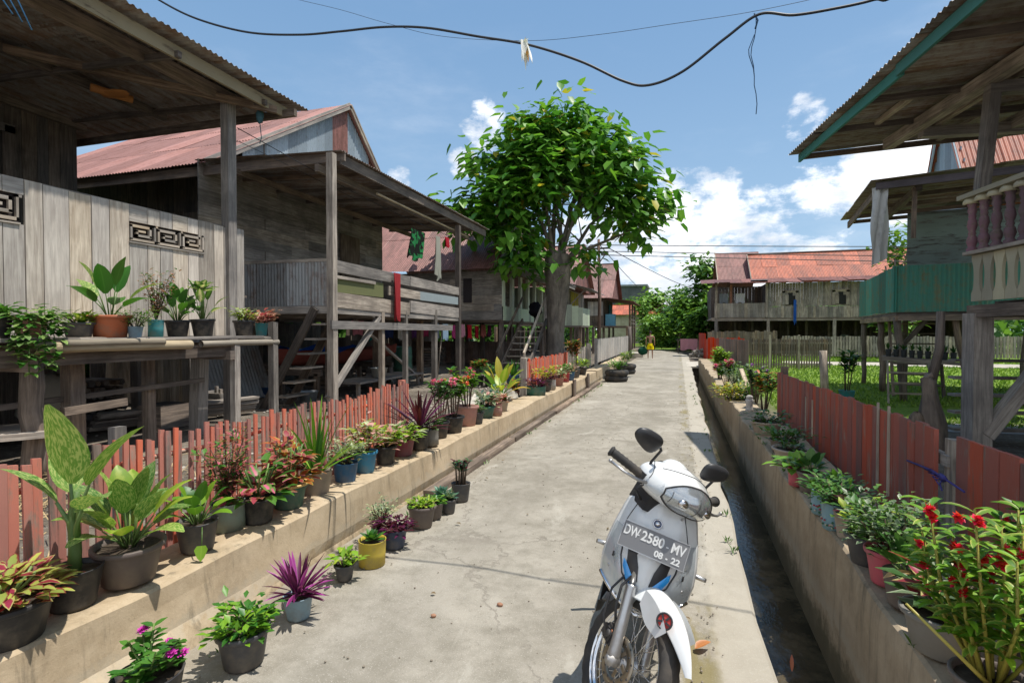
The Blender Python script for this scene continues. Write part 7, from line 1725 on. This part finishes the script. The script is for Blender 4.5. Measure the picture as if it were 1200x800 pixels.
for i in range(19):
    v_ = .26+.48*i/18; e = 1-abs(i/9-1)**2.5
    P.append([hc+(cowl(math.radians(-50+98*(.5+(j/10-.5)*(.35+.65*e))), v_)-hc)*1.035 for j in range(11)])
mb.grid(P, 0, .5, True); SB(mb, 'headlamp', LENS, cw, True)
mb = MB(); loop = [P[i][-1] for i in range(19)]+[P[18][j] for j in range(9, -1, -1)]+[P[i][0] for i in range(17, -1, -1)]+[P[0][j] for j in range(1, 11)]
mb.tube(loop, .0035, 6, caps=False); SB(mb, 'lamp_gasket', BLK, cw, True)
mb = MB(); PR = [[hc+(q-hc)*.975 for q in r_] for r_ in P]; mb.grid(PR, 0, .5, True); SB(mb, 'reflector_bowl', plastic('bowl_silver', (.55, .57, .58), rough=.15, metal=.8, dirt=.1), cw, True)
for i0 in (5, 13):
    q = P[i0][5]; mb = MB(); mb.blob(hc+(q-hc)*.985, .026, .016, .020, 14, 10); SB(mb, 'lamp_projector', CHROME, cw, True)
for i0 in (2, 9, 16):
    mb = MB(); mb.tube([hc+(P[i0][j]-hc)*.985 for j in range(2, 9)], .0022, 5); SB(mb, 'reflector_rib', BLK, cw, True)
for s_ in (1, -1):
    mb = MB(); mb.tube([hc+(cowl(math.radians(a_), .5+s_*(.30+.0012*(90-a_)))-hc)*1.004 for a_ in range(24, 150, 12)], .0018, 5); SB(mb, 'panel_seam', BLK, cw, True)
mb = MB(); mb.tube([hc+(cowl(math.radians(74), v_/20)-hc)*1.004 for v_ in range(5, 16)], .0018, 5); SB(mb, 'panel_seam', BLK, cw, True)
for s_ in (1, -1):
    mb = MB(); P2 = []
    for i in range(7): v_ = (.13+.12*i/6) if s_ < 0 else (.87-.12*i/6); P2.append([hc+(cowl(math.radians(-30+60*(j/5)*(.3+.7*i/6)), v_)-hc)*1.02 for j in range(6)])
    mb.grid(P2, 0, .5, True); SB(mb, 'indicator', LENS, cw, True)
mb = MB(); mb.blob(hc+V((0, -.055, .085)), .075, .05, .045, 16, 10); SB(mb, 'instrument_hood', WHITE, cw, True)
mb = MB(); mb.box(hc+V((-.13, -.07, -.11)), hc+V((.13, .06, -.04))); SB(mb, 'lower_cowl', BLK, cw, True)
for s_ in (1, -1):
    g0 = hc+V((s_*.168, -.005, .010)); g1 = hc+V((s_*.315, -.082, .030)); n_ = 15
    mb = MB(); mb.tube([g0.lerp(g1, i/n_) for i in range(n_+1)], [.0185+(.0022 if i % 2 else 0) for i in range(n_+1)], 14); d = (g1-g0).normalized(); mb.tube([g1, g1+d*.006, g1+d*.012], [.024, .025, .018], 14); SB(mb, 'grip', RUBB, cw, True)
    mb = MB(); mb.blob(g0+V((-s_*.01, .01, 0)), .028, .026, .028, 12, 8); mb.box(g0+V((-.02, -.02, -.03)), g0+V((.02, .03, .02))); SB(mb, 'switch_housing', BLK, cw, True)
    mb = MB(); l0 = g0+V((0, .045, -.008)); pts = [l0+V((-s_*.035, -.005, 0)), l0, l0+V((s_*.05, .008, -.004)), l0+V((s_*.11, -.025, -.006)), l0+V((s_*.165, -.07, .0))]; mb.tube(pts, [.009, .009, .007, .006, .0065], 8); mb.blob(pts[-1], .009, .009, .009, 8, 6); SB(mb, 'brake_lever', METAL, cw, True)
    mb = MB(); mb.tube([g0+V((s_*.0, .035, -.02)), g0+V((s_*.03, .04, -.055)), g0+V((-s_*.03, .03, -.09))], .006, 7); SB(mb, 'hose_guide', BLK, cw, True)
    m0 = g0+V((-s_*.015, -.01, .02)); m1 = m0+V((s_*.010, .0, .05)); m2 = m0+V((s_*.012, .02, .12)); mc = m2+V((.10 if s_ > 0 else .035, .015, .02))
    mb = MB(); mb.tube([m0, m1, m2, m2+V((s_*.02, .005, .01))], [.008, .006, .006, .008], 8); SB(mb, 'mirror_stem', BLK, cw, True)
    mb = MB(); Mx = Matrix.Rotation(math.radians(-s_*12), 3, 'Y') @ Matrix.Rotation(math.radians(-12), 3, 'X'); P3 = []
    for i in range(13):
        th = math.pi*i/12; row = []
        for j in range(24):
            ph = 2*math.pi*j/24; sq_ = lambda a_, p_: math.copysign(abs(a_)**p_, a_); x = .072*math.sin(th)**.6*sq_(math.cos(ph), .75); z = .044*math.sin(th)**.6*sq_(math.sin(ph), .75)*(1-.25*s_*x/.072); y = .026*math.cos(th); y = y if y > 0 else y*.25
            row.append(mc+Mx @ V((x, y, z)))
        P3.append(row)
    mb.grid(P3, 0, .5, True, close=True); mr = SB(mb, 'mirror', BLK, cw, True)
    mb = MB(); mb.lathe([(.034, 0), (0, .0005)], 18, mc+Mx @ V((0, -.0075, 0)), M=Mx @ Matrix.Rotation(math.pi/2, 3, 'X')); SB(mb, 'mirror_glass', plastic('mirror_silver', (.8, .82, .85), rough=.03, dirt=.05, metal=1), mr, True)
# inner shield, footboard, body, seat, tail, rear wheel
mb = MB(); P = []
for i in range(12):
    t = i/11; P.append([shield(s_, sh_z(s_, t))*1.0+V((0, -.075-.03*(1-abs(s_)), 0)) for s_ in [k/6-1 for k in range(13)]])
mb.grid(P, 0, .5, True)
for s_ in (1, -1):
    mb.grid([[V((s_*.165, .40-.02*i, .52-.05*i)), V((s_*.15, .32-.02*i, .54-.05*i)), V((s_*.05, .28, .55-.05*i))] for i in range(5)], 0, .5, True)
SB(mb, 'inner_panel', BLK)
mb = MB(); P = []
for i in range(9):
    t = i/8; y = .36-.50*t; w_ = .17-.02*math.sin(math.pi*t); z = .30+.10*max(0, .25-t)*2
    P.append([V((x, y, z_)) for (x, z_) in ((-w_, z-.06), (-w_, z), (-.05, z+.005), (0, z+.05), (.05, z+.005), (w_, z), (w_, z-.06))])
mb.grid(P, 0, .5, True); SB(mb, 'footboard', BLK)
mb = MB(); P = []
for i in range(15):
    t = i/14; y = -.02-.88*t; w_ = .085+.065*math.sin(math.pi*min(1, t*1.1+.12))*(1-.5*t); zt = .66+.10*t; zb = .36+.30*t**1.2
    P.append([V((w_*.55, y, zt)), V((w_, y, zt-.06)), V((w_*1.05, y, (zt+zb)/2)), V((w_*.8, y, zb)), V((0, y, zb-.01)), V((-w_*.8, y, zb)), V((-w_*1.05, y, (zt+zb)/2)), V((-w_, y, zt-.06)), V((-w_*.55, y, zt))])
mb.grid(P, 0, .5, True); b = len(mb.v); mb.v += [tuple(q) for q in P[0]]; mb.face(list(range(b, b+9)), [(0, 0)]*9, 0, .5); b = len(mb.v); mb.v += [tuple(q) for q in P[-1]]; mb.face(list(range(b, b+9)), [(0, 0)]*9, 0, .5); SB(mb, 'body_panel', WHITE)
mb = MB(); P = []
for i in range(13):
    t = i/12; y = -.0-.70*t; w_ = .10+.035*math.sin(math.pi*min(1, t*1.3)); z = .74+.05*t-.03*math.sin(math.pi*t*1.2)*(t < .8); h_ = .05
    P.append([V((w_, y, z-h_)), V((w_*1.02, y, z-.015)), V((w_*.8, y, z)), V((0, y, z+.006)), V((-w_*.8, y, z)), V((-w_*1.02, y, z-.015)), V((-w_, y, z-h_))])
mb.grid(P, 0, .5, True); b = len(mb.v); mb.v += [tuple(q) for q in P[0]]; mb.face(list(range(b, b+7)), [(0, 0)]*7, 0, .5); SB(mb, 'seat', SEATM)
mb = MB(); mb.tube([(.09, -.58, .70), (.10, -.74, .74), (.0, -.88, .75), (-.10, -.74, .74), (-.09, -.58, .70)], .011, 9); SB(mb, 'grab_rail', METAL)
wr, cr = wheel(-.62, False)
mb = MB(); mb.box((-.15, -.62, .18), (-.06, -.12, .32)); mb.lathe([(0, -.05), (.07, -.05), (.08, 0), (.07, .03), (0, .03)], 18, (-.11, -.62, .268), M=M_); SB(mb, 'engine', METAL)
mb = MB(); mb.tube([(.12, .0, .22), (.14, -.2, .20), (.15, -.32, .26), (.155, -.80, .36)], [.018, .02, .045, .05], 14); SB(mb, 'exhaust', METAL)
mb = MB(); P = []
for i in range(13): a = math.radians(-100+120*i/12-40); P.append([V((x, -.62+.30*math.sin(a), .268+.30*math.cos(a))) for x in (-.06, 0, .06)])
mb.grid(P, 0, .5, True); SB(mb, 'rear_mudguard', BLK)
mb = MB(); mb.blob((0, -.92, .70), .08, .03, .04); SB(mb, 'tail_lamp', plastic('lamp_red', (.45, .02, .02), rough=.15))
mb = MB(); mb.tube([(-.10, .02, .26), (-.17, -.03, .12), (-.205, -.05, .045)], [.011, .009, .009], 8); mb.box((-.235, -.07, .040), (-.19, -.03, .048)); SB(mb, 'side_stand', METAL)
for s_ in (1, -1):
    mb = MB(); mb.tube([(s_*.18, -.30, .33), (s_*.24, -.28, .335), (s_*.30, -.25, .345)], [.012, .014, .012], 9); SB(mb, 'foot_peg', METAL)
mb = MB()
mb = None
LEAN = math.radians(13); head = math.radians(180-3)
SC.rotation_euler = (0, -LEAN, head)
SC.location = BIKE_LOC; SC.scale = (.93, .93, .93)
# ================================================================== wires, pole, people, far clutter
pole = thing('utility_pole', 'slender rusty utility pole with crossarm beyond the big tree', 'utility pole', (-2.9, 20.3, GZ))
pz = 5.0
mb = MB(); mb.tube([(-2.9, 20.3, .2), (-2.88, 20.3, 2.6), (-2.92, 20.3, pz)], [.075, .065, .05], 10); mb.build('shaft', wood('pole_rust', (.13, .07, .05), (.28, .17, .12)), pole)
mb = MB(); mb.beam((-3.3, 20.3, pz-.35), (-2.5, 20.3, pz-.35), .06, .06); mb.beam((-2.9, 20.3, pz-.9), (-2.6, 20.1, pz-.55), .03, .03); mb.build('crossarm', GREY, pole)
mb = MB()
for x in (-3.25, -2.95, -2.55): mb.lathe([(.02, 0), (.04, .03), (.03, .06), (.04, .09), (.0, .12)], 10, (x, 20.3, pz-.32))
mb.build('insulator', plastic('porcelain', (.3, .28, .26)), pole)
mb = MB(); mb.box((-2.82, 20.2, pz-.62), (-2.55, 20.4, pz-.50)); mb.build('lamp_head', flatm('lamp_grey', (.4, .42, .45)), pole)
WIREM = flatm('wire_black', (.015, .018, .022), .5)
def wire(name, lb, pts, r_, group=None, n=10):
    """smooth strand through support points"""
    P = [V(p) for p in pts]; out = []
    for i in range(len(P)-1):
        p0 = P[max(i-1, 0)]; p1 = P[i]; p2 = P[i+1]; p3 = P[min(i+2, len(P)-1)]
        for k in range(n):
            t = k/n; out.append(.5*((2*p1)+(p2-p0)*t+(2*p0-5*p1+4*p2-p3)*t*t+(3*p1-p0-3*p2+p3)*t**3))
    out.append(P[-1]); mb = MB(); mb.tube(out, r_, 7); return tag(mb.build(name, WIREM), lb, 'wire', group)
def wy(u, v, x, y0=3.4): return on(u, v, 1, y0+.0*x)
ck = [(150, -25), (186, 0), (230, 22), (290, 38), (350, 41), (400, 37), (450, 32), (500, 33), (560, 43), (620, 53), (680, 72), (730, 95), (760, 100), (800, 84), (850, 45), (890, 17), (930, 18), (980, 10), (1024, 0), (1060, -14)]
wire('power_cable', 'thick black cable sagging low across the lane overhead', [V((-5.4, 3.3, 4.72)), V((-4.6, 3.35, 4.35))]+[wy(u, v, 0) for u, v in ck]+[V((1.75, 3.45, 3.88)), V((2.25, 3.5, 4.02))], .0082)
w1 = [on(u, v, 1, 6.6) for u, v in ((240, -50), (330, -6), (350, 0), (400, 12), (455, 28))]+[on(u, v, 1, 6.6) for u, v in ((520, 43), (618, 48), (700, 41), (790, 28), (870, 16), (940, 2), (980, -8))]
wire('thin_wire', 'hair thin wire crossing the sky behind the thick cable', w1, .0028)
mb = MB(); p = wy(614, 50, 0)
for k in range(22):
    a = rnd.uniform(-.9, .9); mb.leaf(p+V((rnd.gauss(0, .008), rnd.gauss(0, .013), .01)), (rnd.uniform(-.1, .45), rnd.uniform(-.4, .4), -1), rnd.uniform(.08, .19), .024, .2, 5, 'strap', .3, 1 if k < 5 else 0, wave=.3)
for k in range(6): mb.leaf(p, (rnd.uniform(-1, .6), 0, rnd.uniform(.0, .8)), .04, .014, .2, 2, 'strap', .3, 0)
tag(mb.build('plastic_scrap', [leafm('scrap_white', (.75, .75, .74), (.6, .5, .35), tr=.35), leafm('scrap_tan', (.6, .38, .12), tr=.35)]), 'white torn plastic scrap snagged on the thick black cable', 'scrap')
dc_ = [wy(886, 20, 0), wy(884, 45, 0), wy(880, 65, 0), wy(884, 90, 0), wy(886, 110, 0), wy(886, 134, 0)]
mb = MB(); mb.tube([q for i in range(5) for q in (dc_[i], dc_[i].lerp(dc_[i+1], .5)+V((.005*(-1)**i, 0, 0)))]+[dc_[-1]], .0026, 5)
mb.tube([dc_[1]+V((.0, 0, .02)), dc_[1]+V((-.03, 0, -.06)), dc_[2]+V((-.01, 0, 0)), dc_[2]+V((.014, 0, -.08)), dc_[3]], .0026, 5); mb.tube([wy(884, 16, 0), wy(888, 24, 0), wy(885, 34, 0)], .005, 5)
tag(mb.build('dangling_string', flatm('cord_blue', (.03, .08, .16))), 'frayed blue cord dangling from the thick black cable at right', 'cord')
yw = 20.3
for k, (pa, pb, sag, lb) in enumerate((((-3.25, yw, pz-.2), (34, 30, 5.1), .3, 'top power line running right from the utility pole'), ((-2.95, yw, pz-.45), (34, 30.2, 4.5), .3, 'middle power line running right from the utility pole'), ((-2.55, yw, pz-.62), (34, 30.4, 3.9), .2, 'lowest power line running right from the utility pole'),
                                       ((-2.9, yw, pz-.2), (-2.2, 75, 6.4), .9, 'power line running down the lane from the utility pole'), ((-2.55, yw, pz-.35), (6, 60, 6.3), 1.1, 'power line slanting away over the lane end'), ((-3.25, yw, pz-.25), (-7.6, 14, 5.0), .2, 'power line from the pole into the big tree'), )):
    a, b = V(pa), V(pb); wire('power_line', lb, [a.lerp(b, i/6)-V((0, 0, sag*math.sin(math.pi*i/6))) for i in range(7)], .016 if k < 5 else .012, 'power lines')
q0, q1, q2 = on(278, 150, 0, -5.9), on(400, 222, 0, -5.3), on(534, 280, 0, -5.2)
wire('porch_wire', 'thin grey wire slung from the near veranda post to the far porch', [q0, q0.lerp(q2, .5)-V((0, 0, .10)), q2], .006)
wire('porch_wire', 'second thin wire from the veranda post up to the pink roof', [on(278, 165, 0, -5.9), on(330, 190, 0, -6.2), on(420, 235, 0, -5.6)], .004)
# rail with pink cloth, heap and small things at the lane end
mb = MB(); p = on(802, 405, 2, .02); mb.beam((p.x-.7, 38, .9), (p.x+.8, 38, .9), .06, .06)
for x in (-.6, .7): mb.beam((p.x+x, 38, 0), (p.x+x, 38, .95), .06, .06)
tag(mb.build('drying_rail', BROWN), 'low wooden drying rail at the end of the lane', 'rail')
garment('cloth', 'pink cloth spread over the low rail at the end of the lane', 'cloth', (p.x+.1, 37.95, .98), 1.1, .75, cloth('pale_pink', (.62, .30, .34)), yaw=0)
mb = MB(); p = on(815, 412, 2, .1)
for i in range(46): mb.blob((p.x+rnd.gauss(0, .22), 30.2+rnd.gauss(0, .22), .12+abs(rnd.gauss(0, .16))), rnd.uniform(.07, .16), rnd.uniform(.07, .16), rnd.uniform(.05, .1), 6, 5, bump_=.25, seed=i)
tag(mb.build('stone_heap', concrete('heap_stone', (.16, .14, .12), (.34, .31, .27), scale=3)), 'low heap of grey stones beside the far end of the lane', 'stones')
# ---- boy in yellow shorts walking away
bp0 = on(762, 420.5, 2, 0); Hh = 1.50
boy = thing('person', 'shirtless boy in yellow shorts seen from behind carrying a dark green bag', 'person', (bp0.x, bp0.y, .012))
def skin(name, pts, edges, mat, par, sub=2):
    me = bpy.data.meshes.new(name); me.from_pydata([p[0] for p in pts], edges, []); o = bpy.data.objects.new(name, me); COL.objects.link(o); o.parent = par
    md = o.modifiers.new('s', 'SKIN'); 
    for i, p in enumerate(pts): me.skin_vertices[0].data[i].radius = (p[1], p[2] if len(p) > 2 else p[1])
    me.skin_vertices[0].data[0].use_root = True
    o.modifiers.new('u', 'SUBSURF').levels = sub; o.modifiers['u'].render_levels = sub
    dg_ = bpy.context.evaluated_depsgraph_get(); dg_.update(); m2 = bpy.data.meshes.new_from_object(o.evaluated_get(dg_)); o.modifiers.clear(); o.data = m2; bpy.data.meshes.remove(me); m2.name = name
    m2.materials.clear(); m2.materials.append(mat)
    for p in m2.polygons: p.use_smooth = True
    return o
SKINM = flatm('skin_brown', (.36, .19, .12), .55)
S_ = Hh
pts = [((0, 0, .50*S_), .085, .06), ((0, 0, .60*S_), .082, .055), ((0, .0, .70*S_), .098, .062), ((0, 0, .79*S_), .10, .055), ((0, .0, .835*S_), .035, .035), ((0, .01, .875*S_), .036, .038), ((0, .01, .925*S_), .055, .068), ((0, .01, .965*S_), .045, .055),
       ((-.06*S_, 0, .485*S_), .055), ((-.075*S_, .04, .28*S_), .040), ((-.075*S_, -.02, .16*S_), .036), ((-.075*S_, -.05, .04*S_), .024), ((-.08*S_, .05, .018*S_), .026, .018),
       ((.06*S_, 0, .485*S_), .055), ((.07*S_, .03, .28*S_), .040), ((.072*S_, .05, .16*S_), .036), ((.072*S_, .06, .04*S_), .024), ((.08*S_, .16, .018*S_), .026, .018),
       ((-.125*S_, 0, .795*S_), .038), ((-.145*S_, -.01, .64*S_), .030), ((-.150*S_, .03, .51*S_), .022), ((-.155*S_, .04, .455*S_), .022, .014),
       ((.125*S_, 0, .795*S_), .038), ((.145*S_, -.02, .65*S_), .030), ((.15*S_, .04, .53*S_), .022), ((.148*S_, .07, .475*S_), .022, .014)]
ed = [(0, 1), (1, 2), (2, 3), (3, 4), (4, 5), (5, 6), (6, 7), (0, 8), (8, 9), (9, 10), (10, 11), (11, 12), (0, 13), (13, 14), (14, 15), (15, 16), (16, 17), (3, 18), (18, 19), (19, 20), (20, 21), (3, 22), (22, 23), (23, 24), (24, 25)]
skin('body', pts, ed, SKINM, boy)
mb = MB(); P = []
for i in range(6):
    z = .56*S_-.20*i/5*S_*.5; P.append([V(((.115+.01*i)*math.cos(a), (.085+.006*i)*math.sin(a), z)) for a in [2*math.pi*k/18 for k in range(18)]])
mb.grid(P, 0, .5, True, close=True)
for s_ in (1, -1):
    P = []
    for i in range(6): z = .47*S_-.13*i/5*S_; P.append([V((s_*.075*S_*.82+(.082+.005*i)*math.cos(a), .015+(.085+.004*i)*math.sin(a), z)) for a in [2*math.pi*k/16 for k in range(16)]])
    mb.grid(P, 0, .5, True, close=True)
mb.build('shorts', cloth('yellow_shorts', (.78, .62, .01)), boy, org=LOC)
mb = MB(); mb.blob((0, -.0, .955*S_), .072, .085, .070, 14, 10); mb.build('hair', flatm('hair_black', (.012, .010, .010)), boy, org=LOC)
bg_ = thing('bag', 'dark green sack hanging from the hand of the boy in yellow shorts', 'bag', (bp0.x-.38, bp0.y, .3))
mb = MB(); mb.blob((bp0.x-.40, bp0.y+.02, .42), .26, .2, .21, 16, 12, bump_=.06, seed=2); mb.build('sack', cloth('green_sack', (.01, .06, .035)), bg_)
mb = MB(); mb.tube([(bp0.x-.40, bp0.y+.02, .6), (bp0.x-.28, bp0.y+.04, .74)], [.04, .015], 8); mb.build('neck', MATS['green_sack'], bg_)
